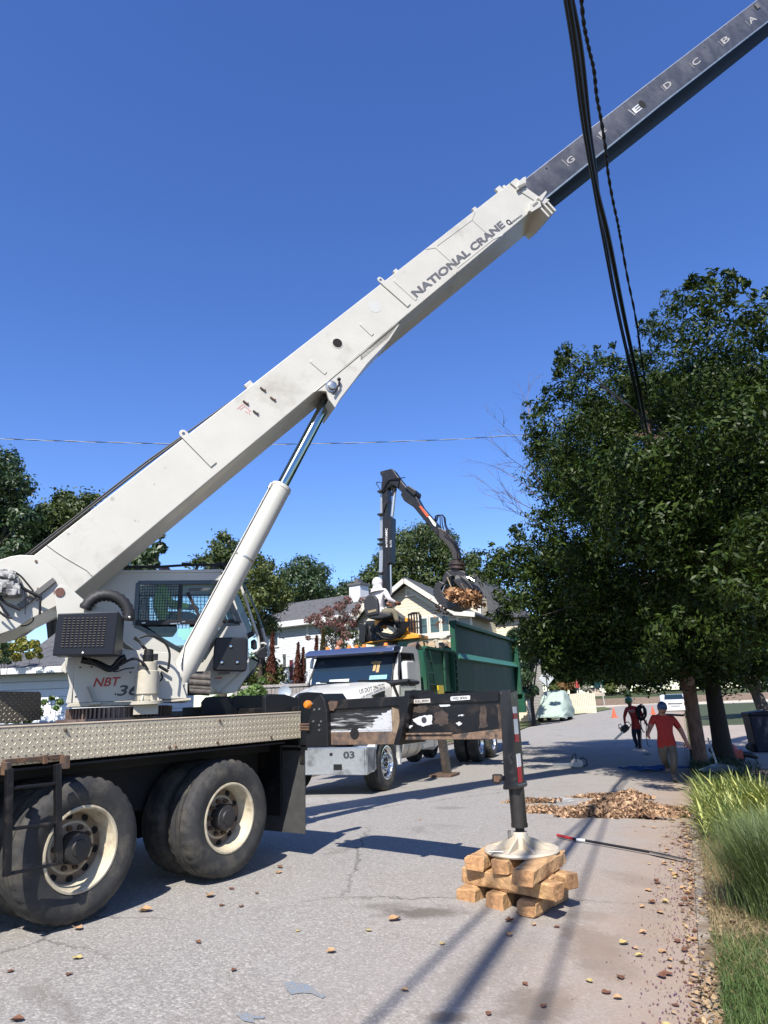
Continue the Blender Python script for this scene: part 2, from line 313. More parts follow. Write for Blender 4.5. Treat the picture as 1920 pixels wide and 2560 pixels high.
# ------------------------------------------------------------------ GROUND
def asphalt():
    m=bpy.data.materials.new('asphalt'); m.use_nodes=True; n=m.node_tree;N=n.nodes;L=n.links;b=N['Principled BSDF']
    tc=N.new('ShaderNodeTexCoord')
    def noise(s,d=5,r=.6,dist=0):
        t=N.new('ShaderNodeTexNoise'); t.inputs['Scale'].default_value=s; t.inputs['Detail'].default_value=d; t.inputs['Roughness'].default_value=r; t.inputs['Distortion'].default_value=dist; L.new(tc.outputs['Object'],t.inputs[0]); return t.outputs['Fac']
    def rampc(f,st):
        r=N.new('ShaderNodeValToRGB'); cr=r.color_ramp; cr.elements[0].position=st[0][0]; st=[(p,tuple(q*ALB for q in c)) for p,c in st]; cr.elements[0].color=(*st[0][1],1); cr.elements[1].position=st[-1][0]; cr.elements[1].color=(*st[-1][1],1)
        for p,c in st[1:-1]:
            e=cr.elements.new(p); e.color=(*c,1)
        L.new(f,r.inputs[0]); return r.outputs[0]
    def mix(f,a,c,mode='MIX'):
        x=N.new('ShaderNodeMix'); x.data_type='RGBA'; x.blend_type=mode
        for i,q in ((0,f),(6,a),(7,c)):
            if isinstance(q,float): x.inputs[i].default_value=q
            elif isinstance(q,tuple): x.inputs[i].default_value=(q[0]*ALB,q[1]*ALB,q[2]*ALB,1)
            else: L.new(q,x.inputs[i])
        return x.outputs[2]
    def mr(f,a,c,lo=0,hi=1):
        r=N.new('ShaderNodeMapRange'); r.inputs[1].default_value=a; r.inputs[2].default_value=c; r.inputs[3].default_value=lo; r.inputs[4].default_value=hi; L.new(f,r.inputs[0]); return r.outputs[0]
    vo=N.new('ShaderNodeTexVoronoi'); vo.inputs['Scale'].default_value=75; L.new(tc.outputs['Object'],vo.inputs[0])
    sepc=N.new('ShaderNodeSeparateColor'); L.new(vo.outputs['Color'],sepc.inputs[0])
    agg=rampc(sepc.outputs[0],[(0,(.15,.143,.13)),(.35,(.28,.265,.245)),(.75,(.40,.38,.35)),(.93,(.56,.535,.49)),(1,(.74,.70,.63))])
    base=mix(mr(noise(.35,4),.3,.7),agg,(.245,.235,.232)) if False else mix(.5,agg,(.335,.315,.285))
    col=mix(mr(noise(1.1,6),.35,.7,0,.35),base,(.40,.375,.35))
    # oil / dirt stains
    col=mix(mr(noise(.9,5,.6,.6),.60,.74,0,.62),col,(.13,.105,.08))
    # oil and tyre stains at their own places on the road
    def stain(x,y,rx,ry,an,amt,c,col):
        vm=N.new('ShaderNodeMapping'); vm.vector_type='TEXTURE'; vm.inputs['Location'].default_value=(x,y,0); vm.inputs['Rotation'].default_value=(0,0,an); vm.inputs['Scale'].default_value=(rx,ry,50); L.new(tc.outputs['Object'],vm.inputs[0])
        ln=N.new('ShaderNodeVectorMath'); ln.operation='LENGTH'; L.new(vm.outputs[0],ln.inputs[0])
        x_=N.new('ShaderNodeMath'); x_.operation='ADD'; L.new(ln.outputs['Value'],x_.inputs[0]); y_=N.new('ShaderNodeMath'); y_.operation='MULTIPLY_ADD'; L.new(noise(5,8,.75),y_.inputs[0]); y_.inputs[1].default_value=2.2; y_.inputs[2].default_value=-1.1; L.new(y_.outputs[0],x_.inputs[1])
        return mix(mr(x_.outputs[0],1.05,.45,0,amt),col,c)
    for (k,u,v,rx,ry,an,amt) in (('S1',560,960,.32,.16,.2,.75),('S1',330,920,.25,.12,0,.4),('S1',1250,1540,.34,.20,.9,.85),('S1',1620,1130,.22,.35,.2,.7),('K',330,1600,.22,.42,.3,.7),('S1',700,1620,.15,.07,0,.8),('K',640,960,.25,.35,.4,.5),('S1',1560,980,.3,.12,0,.4),('S1',720,300,.3,.2,.3,.3),('F',600,1010,.7,.3,.2,.3),('S1',1000,1250,.9,.22,1.0,.28),('K',700,1300,.22,.9,-.35,.35)):
        g_=G(*cc(k,u,v)); col=stain(g_[0],g_[1],rx,ry,an,amt,(.06,.048,.036),col)
    # tan dust toward the kerb (own lateral coordinate)
    a=R_(22.3); sp=N.new('ShaderNodeSeparateXYZ'); L.new(tc.outputs['Object'],sp.inputs[0])
    def M(op,p,q):
        x=N.new('ShaderNodeMath'); x.operation=op
        for i,k in enumerate((p,q)):
            if isinstance(k,(int,float)): x.inputs[i].default_value=k
            else: L.new(k,x.inputs[i])
        return x.outputs[0]
    t=M('ADD',M('MULTIPLY',M('SUBTRACT',sp.outputs[0],1.49),-math.cos(a)),M('MULTIPLY',M('SUBTRACT',sp.outputs[1],3.97),math.sin(a)))
    tn=M('ADD',t,M('MULTIPLY',M('SUBTRACT',noise(2.2,5),.5),1.3))
    col=mix(mr(tn,1.1,.1,0,.75),col,(.40,.27,.185))
    col=mix(mr(tn,2.8,.9,0,.35),col,(.42,.35,.28))
    # cracks: two scales of warped voronoi edges
    def crack(sc,wd,amt,mask):
        w1=N.new('ShaderNodeTexNoise'); w1.inputs['Scale'].default_value=1.6; w1.inputs['Detail'].default_value=8; w1.inputs['Roughness'].default_value=.7; L.new(tc.outputs['Object'],w1.inputs[0])
        va=N.new('ShaderNodeVectorMath'); va.operation='MULTIPLY_ADD'; L.new(w1.outputs['Color'],va.inputs[0]); va.inputs[1].default_value=(.55,.55,0); L.new(tc.outputs['Object'],va.inputs[2])
        v=N.new('ShaderNodeTexVoronoi'); v.feature='DISTANCE_TO_EDGE'; v.inputs['Scale'].default_value=sc; L.new(va.outputs[0],v.inputs[0])
        c=mr(v.outputs['Distance'],wd,0,0,amt)
        return M('MULTIPLY',c,mr(noise(mask,2),.42,.56))
    ck=crack(.28,.0045,.75,.22); ck2=crack(.75,.010,.5,.5)
    ckm=M('MAXIMUM',ck,M('MULTIPLY',ck2,mr(noise(.3,2),.55,.65)))
    col=mix(ckm,col,(.05,.045,.04))
    L.new(col,b.inputs['Base Color']); b.inputs['Roughness'].default_value=.85; b.inputs['Specular IOR Level'].default_value=.3
    h=M('SUBTRACT',M('ADD',M('MULTIPLY',vo.outputs['Distance'],-.5),noise(160,3)),M('MULTIPLY',ckm,1.5))
    bn=N.new('ShaderNodeBump'); bn.inputs['Strength'].default_value=.7; bn.inputs['Distance'].default_value=.006; L.new(h,bn.inputs['Height']); L.new(bn.outputs[0],b.inputs['Normal'])
    return m
asph=asphalt()
soil=mat('soil_lawn',(.13,.10,.06),.95,var=.3,vs=1.5,col2=(.055,.075,.022),lo=.42,hi=.56,bump=.6,bs=12)
concrete=mat('kerb_concrete',(.40,.34,.27),.9,var=.2,vs=5,bump=.5,bs=50,dirt=(.20,.14,.09),dsc=3,dlo=.42,dhi=.6)
def sheet(name,ss,ts,zf,mt,kind='structure'):
    V=[];Fc=[]
    for s in ss:
        for t in ts: V.append(rw(s,t,zf(s,t)))
    nt_=len(ts)
    for i in range(len(ss)-1):
        for j in range(nt_-1): Fc.append((i*nt_+j,i*nt_+j+1,(i+1)*nt_+j+1,(i+1)*nt_+j))
    mb=MB(); mb.add(V,Fc); o=mb.build(name,mt,smooth=60); 
    if o.data.polygons[0].normal.z<0:
        o.data.flip_normals()
    tag(o,None,None,kind=kind); return o
def road_z(s,t):
    x,y,_=rw(s,t); return gnd(x,y)
sr=[-60,-40,-25,-15,-8,-4]+[i*1.0 for i in range(-2,60)]+[64,70,78,86,94,100]
tr=[0,.4,.8,1.2,1.8,2.4,3,3.8,4.6,5.4,6.2,7,7.8,8.6,9.2]
road=sheet('road',sr,tr,road_z,asph); 
tag(road,'grey worn asphalt street with cracks and stains running past both trucks',None)
def side_z(s,t): return gz_s(s)-.05+(0.0)
gr=sheet('ground',[-600,-200,-60,-30,-10,0,5,10,15,20,25,30,35,45,60,80,100,110,140,200,400,900],[-700,-200,-80,-40,-20,-10,-4,0,9.2,14,20,40,80,200,700],lambda s,t: gz_s(s)-.10,soil)
# cross street far away
xs=sheet('side_street',[86,88,92,96,100],[-60,-30,-10,0,9.2,20,40,70],lambda s,t: gz_s(s)+.02+(.18 if 0<=t<=9.2 else 0)*0+.006,mat('far_asphalt',(.40,.39,.38),.85,var=.1,vs=1))
# flare of the junction
# kerbs
def kerb(name,t0,t1,s0,s1,h,mt):
    mb=MB(); ss=[s0+(s1-s0)*i/60 for i in range(61)]
    prof=[(t0,-.05),(t0,h),(t1,h+.005),(t1,-.05)]
    V=[];
    for s in ss:
        for t,z in prof: V.append(rw(s,t,gz_s(s)+z))
    F_=[(i*4+j,i*4+j+1,(i+1)*4+j+1,(i+1)*4+j) for i in range(60) for j in range(3)]
    mb.add(V,F_); o=mb.build(name,mt,smooth=30); return o
k=kerb('kerb',0,-.075,-6,84,.05,concrete); tag(k,None,None,kind='structure')
k=kerb('kerb',9.2,9.36,-20,38,.08,concrete); tag(k,None,None,kind='structure')
verge=sheet('verge',[-30,-10,-5,-3,-1,0,1,2,3,4,5,6,7,8,9,10,11,12,14],[-.075,-.2,-.3,-.6,-1,-1.5,-2,-3,-4,-6,-9],lambda s,t: gz_s(s)+.055+.03*mnoise.noise(Vector((s*1.3,t*1.3,0)))*min(1,(-t-.075)*4)+.02*min(3,-t),mat('verge_soil',(.26,.185,.12),.95,var=.3,vs=2,col2=(.12,.11,.055),lo=.45,hi=.6,bump=.8,bs=14))
drive=sheet('driveway',[14,16,18,20,23,26,30,34],[-.16,-1,-2,-3.5,-5,-7,-10],lambda s,t: gz_s(s)+.06-.004*t,mat('drive_concrete',(.40,.34,.28),.85,var=.15,vs=1.2,bump=.2,bs=30))
verge2=sheet('lawn',[34,40,50,60,70,80,84],[-.16,-2,-5,-12,-25],lambda s,t: gz_s(s)+.07-.004*t,mat('far_lawn',(.05,.07,.025),.95,var=.25,vs=1,bump=.6,bs=10))
vl=sheet('grass_strip',[10,15,20,25,30,34,38,44,50,56,60],[9.4,11,14,18,24,34],lambda s,t: gz_s(s)+.10+.01*(t-9),mat('left_grass',(.10,.13,.035),.95,var=.25,vs=1.2,col2=(.16,.13,.06),lo=.5,hi=.7,bump=.6,bs=10))
# ================================================================== CRANE TRUCK
D=Fr([-1.8366,5.8426,0],34)          # carrier: x to the rear, y away from the camera
Tt=D.P(.414,1.25,0)                  # turntable axis
S=Fr(Tt,69)                          # superstructure
B=Fr(Tt,69,45.2)                     # boom
crane=thing('crane_truck','white telescopic boom crane truck with tan diamond plate deck and black outrigger','crane truck',Tt)
def cp(mb,name,m,parent=None,**k): return mb.build(name,m,parent or crane,**k)
# --- carrier
mb=MB().box(D,-5,1.633,0,.012,1.292,1.537); o=cp(mb,'deck_skirt',dplate,bevel=.004)
mb=MB().box(D,-5,1.633,-.004,.10,1.5375,1.548); cp(mb,'deck_edge',mat('deck_edge_tan',(.72,.58,.42),.5,var=.08),bevel=.003)
mb=MB().box(D,-5,1.633,.1,2.5,1.50,1.541); cp(mb,'deck',mat('deck_dark',(.05,.045,.045),.7,var=.3,vs=5))
mb=MB()
for a,z in ((-1.9,1.31),(-.98,1.325),(-.9,1.5),(.02,1.32),(.08,1.32),(.53,1.325),(.55,1.505),(1.2,1.33)): mb.lathe(D.P(a,-.002,z),-D.y,[(.012,-.002),(.012,.008),(.007,.013),(0,.013)],10)
cp(mb,'skirt_bolts',rust,smooth=30)
mb=MB().box(D,-5,1.75,.62,.80,.78,1.16).box(D,-5,1.75,1.70,1.88,.78,1.16).box(D,-5,1.7,.45,2.05,1.16,1.30)
for a in (-2.2,-1.4,.0,1.2): mb.box(D,a,a+.12,.8,1.7,.80,1.1)
mb.box(D,-2.6,-1.55,.25,.62,.62,1.12)
cp(mb,'chassis',under,bevel=.006)
mb=MB()
for a in (-.70,.70):
    mb.tube([D.P(a,.2,.70),D.P(a,2.3,.70)],.075,12)
    mb.sph(D.P(a,1.25,.70),.26,16)
    for b in (.72,1.78): mb.box(D,a-.5,a+.5,b-.04,b+.04,.80,.86).box(D,a-.07,a+.07,b-.06,b+.06,.62,.95)
cp(mb,'axles',under,smooth=40)
mb=MB()
for b0,b1 in ((.02,.66),(1.85,2.48)): mb.box(D,-1.35,1.42,b0,b1,1.255,1.27)
cp(mb,'wheel_arches',under)
# --- wheels
def wheel(F,a,b,z,parent,r=.478,R_rim=.276,outer=True,sgn=1,dish=.165,nut=10,name='wheel',rm=None,dm=None,tyre_w=.27,holes=10):
    ax=F.y*sgn; O=F.P(a,b,z)
    wh=MB()
    w_=tyre_w
    prof=[(R_rim+.004,.015),(R_rim+.02,-.004),(R_rim+.07,-.018),(r*.80,-.022),(r-.055,-.012),(r-.022,.006),(r-.006,.028),(r,.045),(r,w_*.27),(r-.012,w_*.28),(r-.012,w_*.31),(r+.001,w_*.32),(r+.001,w_*.48),(r-.012,w_*.49),(r-.012,w_*.52),(r+.001,w_*.53),(r+.001,w_*.70),(r-.012,w_*.71),(r-.012,w_*.74),(r,w_*.75),(r,w_-.045),(r-.006,w_-.028),(r-.022,w_-.006),(r*.8,w_+.02),(R_rim+.05,w_+.012),(R_rim,w_-.01)]
    wh.lathe(O,ax,prof,96,0,jag={6:(3,.012),7:(3,.016),20:(3,.016),21:(3,.012)})
    t=wh.build('tyre',rubber,parent,smooth=28); t.name=name
    rb=MB()
    if outer:
        rb.lathe(O,ax,[(R_rim+.012,.006),(R_rim+.010,-.006),(R_rim-.004,-.008),(R_rim-.016,.004),(R_rim-.020,.03),(R_rim-.034,.05),(R_rim-.040,dish-.02)],64,0)
        rb.lathe(O,ax,[(R_rim-.040,dish-.02,1),(R_rim-.055,dish,1),(.19,dish-.012,1),(.175,dish-.03,0),(.160,dish-.035,1),(.10,dish-.035,1)],64,1)
        ri=rb.build('rim',[rm or rimm,dm or rimdk],t,smooth=35)
        hb=MB(); F2u=np.cross(ax,[0,0,1.]); F2u/=np.linalg.norm(F2u); F2v=np.cross(ax,F2u)
        for k in range(holes):
            an=2*math.pi*(k+.35)/holes; c=O+(F2u*math.cos(an)+F2v*math.sin(an))*(R_rim+.19-.055+.004)/2
            hb.lathe(c,ax,[(.025,dish+.03),(.025,dish-.014),(0,dish-.0145)],16)
        hb.build('hand_holes',void,t)
        nb=MB()
        for k in range(nut):
            an=2*math.pi*(k+.1)/nut; c=O+(F2u*math.cos(an)+F2v*math.sin(an))*.136
            nb.lathe(c,ax,[(.019,dish-.03),(.019,dish-.062),(.010,dish-.066),(.010,dish-.085),(0,dish-.085)],6)
        nb.build('lug_nuts',rust if rm is None else chrome,t)
        hc=MB().lathe(O,ax,[(.108,dish-.03),(.108,.055),(.095,.035),(.06,.03),(.055,.018),(0,.016)],40)
        hc.build('hub',mat('hub_black',(.03,.027,.026),.55,var=.3,vs=12),t,smooth=35)
    return t
for a in (-.70,.70):
    wheel(D,a,.0,.69,crane)
    wheel(D,a,.34,.69,crane,outer=False)
    wheel(D,a,2.5,.69,crane,sgn=-1,outer=False)
# --- mud flap
mb=MB(); A1=D.c('O',1500,105,0); 
mb.box(D,1.685,1.697,.0,.60,.40,1.17); cp(mb,'mud_flap',mat('flap_rubber',(.06,.06,.058),.7,var=.25,vs=5))
mb=MB().box(D,1.675,1.72,-.01,.65,1.17,1.20).box(D,1.67,1.683,.0,.05,1.05,1.17); cp(mb,'flap_bracket',blackm)
# --- ladder hung on the skirt
mb=MB(); n=lambda x,y:D.c('N',x,y,-.10)
def bar(mb,F,p,q,b0,b1,w_,mi=0):
    p=np.array(p);q=np.array(q);d=q-p;d=d/np.linalg.norm(d);m=np.array([-d[1],d[0]])*w_/2
    mb.prism(F,[tuple(p+m),tuple(q+m),tuple(q-m),tuple(p-m)],b0,b1,mi)
bar(mb,D,n(92,300),n(66,1410),-.125,-.085,.042); bar(mb,D,n(590,250),n(602,1290),-.125,-.085,.042)
for y0,y1 in ((500,448),(925,858),(1385,1280)): mb.tube([D.P(*(lambda s:(s[0],-.105,s[1]))(n(100,y0))),D.P(*(lambda s:(s[0],-.105,s[1]))(n(595,y1)))],.012,8)
la=cp(mb,'ladder',blackm,bevel=.003)
mb=MB(); n2=lambda x,y:D.c('N',x,y,-.03)
bar(mb,D,n2(45,225),n2(660,170),-.035,-.001,.028); bar(mb,D,n2(460,155),n2(462,245),-.05,-.03,.03)
bar(mb,D,n2(30,230),n2(28,360),-.11,-.03,.032); bar(mb,D,n2(640,160),n2(636,295),-.11,-.03,.03)
mb.build('ladder_hinge',rust,la,bevel=.002)
# --- rear bulkhead, black bins on the deck, upright plate
mb=MB()
for (x0,x1,y0,y1,b) in ((1050,1215,85,178,.9),(1195,1375,80,175,.9)):
    p=[D.c('B',x,y,b) for x,y in [(x0,y1+8),(x0,y0+28),(x0+22,y0+4),(x0+60,y0),(x1-20,y0),(x1,y0+15),(x1,y1+8)]]
    mb.prism(D,p,b,b+.03); mb.prism(D,[(p[0][0]+.02,1.54),(p[0][0]+.02,p[3][1]-.10),(p[-1][0],p[3][1]-.10),(p[-1][0],1.54)],b+.03,b+.35)
cp(mb,'deck_bins',blackp,bevel=.012,seg=3)
mb=MB(); b=.12
for (pts) in ([(1378,178),(1375,85),(1400,72),(1480,74),(1545,95),(1550,178)],[(1548,178),(1545,85),(1565,68),(1600,62),(1672,66),(1692,82),(1700,120),(1700,178)]):
    mb.prism(D,[D.c('B',x,y,b) for x,y in pts],b,b+.05)
cp(mb,'tail_guards',blackp,bevel=.01,seg=3)
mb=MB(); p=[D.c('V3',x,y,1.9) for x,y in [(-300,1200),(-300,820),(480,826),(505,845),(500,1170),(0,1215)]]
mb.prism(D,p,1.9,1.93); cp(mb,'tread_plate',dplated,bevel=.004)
# --- turntable
mb=MB(); prof=[(.50,1.535),(.50,1.56),(.44,1.56),(.44,1.66)]
NT=72
for k in range(NT):
    a0=2*math.pi*k/NT; r=.455
    c0,s0=math.cos(a0),math.sin(a0); u=np.array([c0,s0,0]); v=np.array([-s0,c0,0])
    P0=Tt+u*r
    vs=[P0+u*du+v*dv+np.array([0,0,z]) for z in (1.562,1.655) for du,dv in ((-.02,-.012),(.03,-.008),(.03,.008),(-.02,.012))]
    mb.add(vs,[(0,1,2,3),(7,6,5,4),(0,4,5,1),(1,5,6,2),(2,6,7,3),(3,7,4,0)])
mb.lathe(Tt,[0,0,1],[(.56,1.54),(.56,1.562),(.455,1.562),(.455,1.66),(0,1.66)],72)
cp(mb,'slew_ring',mat('ring_gear',(.17,.12,.095),.5,.5,var=.4,vs=9),smooth=30)
# --- superstructure
mb=MB(); mb.prism(S,[S.c('V3',x,y,-.42) for x,y in [(800,1015),(855,965),(2060,930),(2330,900),(2330,930),(1640,990)]],-.42,.42)
cp(mb,'base_plate',creamdirty,bevel=.004)
side=[S.c('V3',*p,-.40) for p in [(885,965),(925,405),(1400,300),(2100,350),(2280,905)]]
mb=MB().prism(S,side,-.40,-.375).prism(S,side,.375,.40)
rib=[S.c('V3',*p,-.40) for p in [(870,965),(800,965),(850,760),(820,590),(790,415),(925,405)]]
mb.prism(S,rib,-.40,.40)
mb.prism(S,[S.c('V3',*p,-.40) for p in [(800,600),(722,560),(725,520),(790,430)]],-.30,-.22)
tw=cp(mb,'turret',cream,bevel=.006)
mb=MB(); q=[S.c('V3',*p,-.40) for p in [(1062,760),(1140,955),(1095,955)]]; mb.prism(S,q,-.47,-.40)
mb.prism(S,[S.c('V3',*p,-.42) for p in [(1090,958),(1230,952),(1235,985),(1085,990)]],-.50,-.42); mb.build('gusset',creamdirty,tw,bevel=.003)
mb=MB()
for x,y in ((978,528),(1117,523),(925,887),(1410,855),(1590,590)):
    a,c=S.c('V3',x,y,-.40); mb.lathe(S.P(a,-.4005,c),-S.y,[(.008,0),(.008,.003),(0,.003)],10)
mb.build('plate_holes',void,tw)
textpx('NBT',S,cc('V3',1135,768),cc('V3',1470,752),.20494*108,redp,tw,b=-.40,shear=.25,bold=.02,name='model_lettering')
textpx('36',S,cc('V3',1425,880),cc('V3',1690,868),.20494*132,greyp,tw,b=-.40,shear=.2,bold=.02,name='model_number')
# boom foot bracket
def ring(F,c,r,n,a0,a1): return [(c[0]+r*math.cos(a0+(a1-a0)*i/n),c[1]+r*math.sin(a0+(a1-a0)*i/n)) for i in range(n+1)]
bk=[S.c('P',*p,-.44) for p in [(700,860),(680,720),(668,640),(672,575),(705,525),(760,505),(805,520),(880,565),(1110,760),(1165,748),(1250,832),(1250,1100),(700,1100)]]
mb=MB().prism(S,bk,-.48,-.44).prism(S,bk,.44,.48)
br=cp(mb,'boom_bracket',cream,bevel=.005)
a,c=S.c('P',735,595,-.45); mb=MB().tube([S.P(a,-.49,c),S.P(a,.49,c)],.042,20)
mb.lathe(S.P(a,-.452,c),-S.y,[(.055,0),(.055,.012),(.04,.02)],24); mb.build('foot_pin',mat('brown_pin',(.20,.09,.06),.35,.4,var=.3,vs=20),br,smooth=35)
mb=MB().prism(S,[S.c('P',*p,-.45) for p in [(680,600),(755,740),(790,700),(795,580),(770,690),(750,715),(695,600)]],-.452,-.445); mb.build('keeper_plate',rust,br)
mb=MB(); mb.tube([S.P(*(lambda q:(q[0],-.445,q[1]))(S.c('P',x,y,-.445))) for x,y in ((865,830),(875,785),(905,762),(940,770),(1005,832))],.008,6); mb.build('slot_edge',blackm,br)
# pivot / winch head behind the boom foot
hd=[S.c('P',*p,-.34) for p in [(-400,300),(-200,230),(40,180),(130,150),(250,132),(430,138),(700,330),(900,585),(690,755),(330,935),(200,1030),(0,1100),(-400,1160)]]
mb=MB().prism(S,hd,-.34,-.31).prism(S,hd,.31,.34).prism(S,[S.c('P',*p,-.34) for p in [(690,745),(900,585),(880,560),(660,735),(0,1085),(-400,1150),(-400,1175),(0,1110)]],-.31,.31)
hd_o=cp(mb,'boom_foot',cream,bevel=.006)
mb=MB(); bar(mb,S,S.c('P',240,770,-.36),S.c('P',665,435,-.36),-.38,-.34,.05); mb.build('stiffener',mat('grey_steel',(.16,.15,.14),.5,.3),hd_o,bevel=.003)
mb=MB()
for x,y in ((228,740),(262,715),(300,690),(333,660),(368,630),(402,605),(440,210),(465,548)):
    a,c=S.c('P',x,y,-.342); mb.lathe(S.P(a,-.342,c),-S.y,[(.012,0),(.012,.010),(0,.010)],8)
mb.build('head_bolts',rust,hd_o)
# swivel motor cluster + hoses at far left
mb=MB(); r2=random.Random(3)
for i in range(26):
    x=r2.uniform(-20,190); y=r2.uniform(350,610); a,c=S.c('P',x,y,-.42); s=r2.uniform(.02,.055)
    if i%3: mb.box(S,a-s,a+s,-.46-r2.uniform(0,.05),-.34,c-s*.7,c+s*.7)
    else: mb.lathe(S.P(a,-.36,c),-S.y,[(s,0),(s,.07),(s*.7,.09),(0,.1)],14)
cp(mb,'swivel_valve',mat('painted_valve',(.50,.49,.46),.45,var=.3,vs=14,dirt=(.08,.08,.08),dsc=20,dlo=.45,dhi=.6),bevel=.004)
mb=MB()
def hose(pts,r,F=S,k='P',b=-.43,n=8):
    P=[F.P(*(lambda q:(q[0],b+p[2] if len(p)>2 else b,q[1]))(F.c(k,p[0],p[1],b))) for p in pts]
    # catmull-rom
    out=[]
    for i in range(len(P)-1):
        p0=P[max(i-1,0)];p1=P[i];p2=P[i+1];p3=P[min(i+2,len(P)-1)]
        for t in (0,.25,.5,.75): out.append(.5*((2*p1)+(-p0+p2)*t+(2*p0-5*p1+4*p2-p3)*t*t+(-p0+3*p1-3*p2+p3)*t**3))
    out.append(P[-1]); mb.tube(out,r,n)
hose([(110,360),(170,390),(220,470),(300,550),(420,610),(500,645)],.014)
hose([(500,645),(490,720),(485,860)],.011)
hose([(90,350),(160,335),(250,390),(330,480),(410,580)],.008)
hose([(-20,620),(40,700),(130,750),(250,800)],.014)
hose([(-20,700),(40,790),(110,880)],.010); hose([(-60,780),(20,850),(80,890),(150,905)],.010)
hose([(300,570),(310,720),(305,860)],.004); hose([(445,700),(470,670),(500,640)],.006)
cp(mb,'hydraulic_hose',hosem,smooth=60)
# underside loop & hanging hoses
mb=MB(); hose([(250,1000),(330,990),(400,940),(430,880),(640,780)],.006,b=-.30); cp(mb,'hydraulic_hose',hosem,smooth=60)
# --- ac / engine unit with louvre grille
F1=-.98
fc=[S.c('P',*p,F1) for p in [(705,848),(1447,822),(1385,1352),(637,1362)]]
bc=[(p[0]+.02,p[1]) for p in fc]
mb=MB().prism(S,fc,F1,F1+.50,poly2=[(fc[0][0]+.02,fc[0][1]),(fc[1][0]+.05,fc[1][1]),(fc[2][0]+.07,fc[2][1]+.02),(fc[3][0]+.02,fc[3][1]+.02)])
ac=cp(mb,'cooler_unit',navyblk,bevel=.008)
def bil(F,k,c4,b,u,v):
    (x0,y0),(x1,y1),(x2,y2),(x3,y3)=c4
    x=(x0*(1-u)+x1*u)*(1-v)+(x3*(1-u)+x2*u)*v; y=(y0*(1-u)+y1*u)*(1-v)+(y3*(1-u)+y2*u)*v
    return F.c(k,x,y,b)
g4=[(778,885),(1318,878),(1275,1250),(735,1258)]
mb=MB()
for i in range(10):
    for j in range(12):
        u0=(i+.14)/10;u1=(i+.72)/10;v0=(j+.15)/12;v1=(j+.62)/12
        p=[bil(S,'P',g4,F1,u,v) for u,v in ((u0,v0),(u1,v0),(u1,v1),(u0,v1))]
        mb.prism(S,p,F1-.0025,F1-.0005,0)
        v2=(j+.80)/12; q=[bil(S,'P',g4,F1,u,v) for u,v in ((u0,v1),(u1,v1),(u1,v2),(u0,v2))]
        mb.add([S.P(q[0][0],F1-.003,q[0][1]),S.P(q[1][0],F1-.003,q[1][1]),S.P(q[2][0],F1-.011,q[2][1]),S.P(q[3][0],F1-.011,q[3][1])],[(0,1,2,3)],1)
mb.build('louvre_grille',[void,mat('louvre',(.30,.26,.235),.45,.4)],ac)
mb=MB()
for x,y in ((1012,1330),(1418,1220),(1582,895)):
    a,c=S.c('P',x,y,F1 if x<1100 else F1+.25); mb.lathe(S.P(a,F1 if x<1100 else F1+.25,c),-S.y,[(.010,0),(.010,.006),(0,.010)],10)
mb.build('unit_bolts',steel,ac)
# curved black corrugated duct
mb=MB(); P=[]
for i in range(25):
    t=i/24; an=R_(160)-t*R_(172); P.append((1295+275*math.cos(an),880-255*math.sin(an)))
pts=[S.P(*(lambda q:(q[0],-.55,q[1]))(S.c('P',x,y,-.55))) for x,y in P]
mb.tube(pts,[.050+(.009 if i%2 else 0) for i in range(25)],16); cp(mb,'corrugated_duct',mat('duct_black',(.014,.014,.015),.6,var=.2),smooth=50)
# --- swing motor
O=S.P(*(lambda q:(q[0],-.60,0))(S.c('Q',270,1560,-.60))); zq=lambda y,x=270:S.c('Q',x,y,-.60)[1]
mb=MB().lathe(O,[0,0,1],[(0,zq(1140)),(.07,zq(1142)),(.085,zq(1150)),(.088,zq(1232)),(.104,zq(1240)),(.106,zq(1470)),(.092,zq(1480)),(.09,zq(1535)),(0,zq(1535))],40)
for k in range(8):
    an=k*math.pi/4; u=np.array([math.cos(an),math.sin(an),0]); v=np.array([-u[1],u[0],0])
    mb.add([O+u*.088+v*d+np.array([0,0,z]) for z,e in ((zq(1470),0),) for d in (-.006,.006)]+[O+u*.088+v*d+np.array([0,0,zq(1545)]) for d in (-.006,.006)]+[O+u*.125+v*d+np.array([0,0,zq(1545)]) for d in (-.006,.006)],[(0,2,4),(1,5,3),(0,1,3,2),(0,4,5,1),(2,3,5,4)])
mb.lathe(O,[0,0,1],[(0,zq(1545)),(.15,zq(1545)),(.15,zq(1580)),(0,zq(1580))],32)
sm=cp(mb,'swing_motor',creamdirty,smooth=35)
a0=S.c('Q',135,1690,-.60); mb=MB().box(S,a0[0],a0[0]+.21,-.66,-.5,a0[1],zq(1580)); mb.build('pinion_cover',creamdirty,sm,bevel=.003)
mb=MB().lathe(O,[0,0,1],[(.048,zq(1140)),(.05,zq(1070)),(.042,zq(1060)),(.042,zq(1015)),(.025,zq(1008)),(0,zq(1005))],24)
mb.box(S,S.c('Q',345,1045,-.6)[0],S.c('Q',395,1045,-.6)[0],-.64,-.58,zq(1125),zq(1060)); mb.build('motor_head',blackm,sm,smooth=35)
mb=MB()
hose([(160,870,.1),(230,960),(275,1010)],.010,S,'Q',-.62); hose([(150,890,.1),(210,940),(250,1005)],.010,S,'Q',-.60)
hose([(200,890),(290,865),(400,890),(480,960),(515,1060),(500,1215)],.011,S,'Q',-.58)
hose([(290,1225),(240,1150),(150,1105),(60,1140),(-30,1190)],.011,S,'Q',-.72); hose([(250,1185),(200,1120),(120,1115),(-30,1180)],.009,S,'Q',-.70)
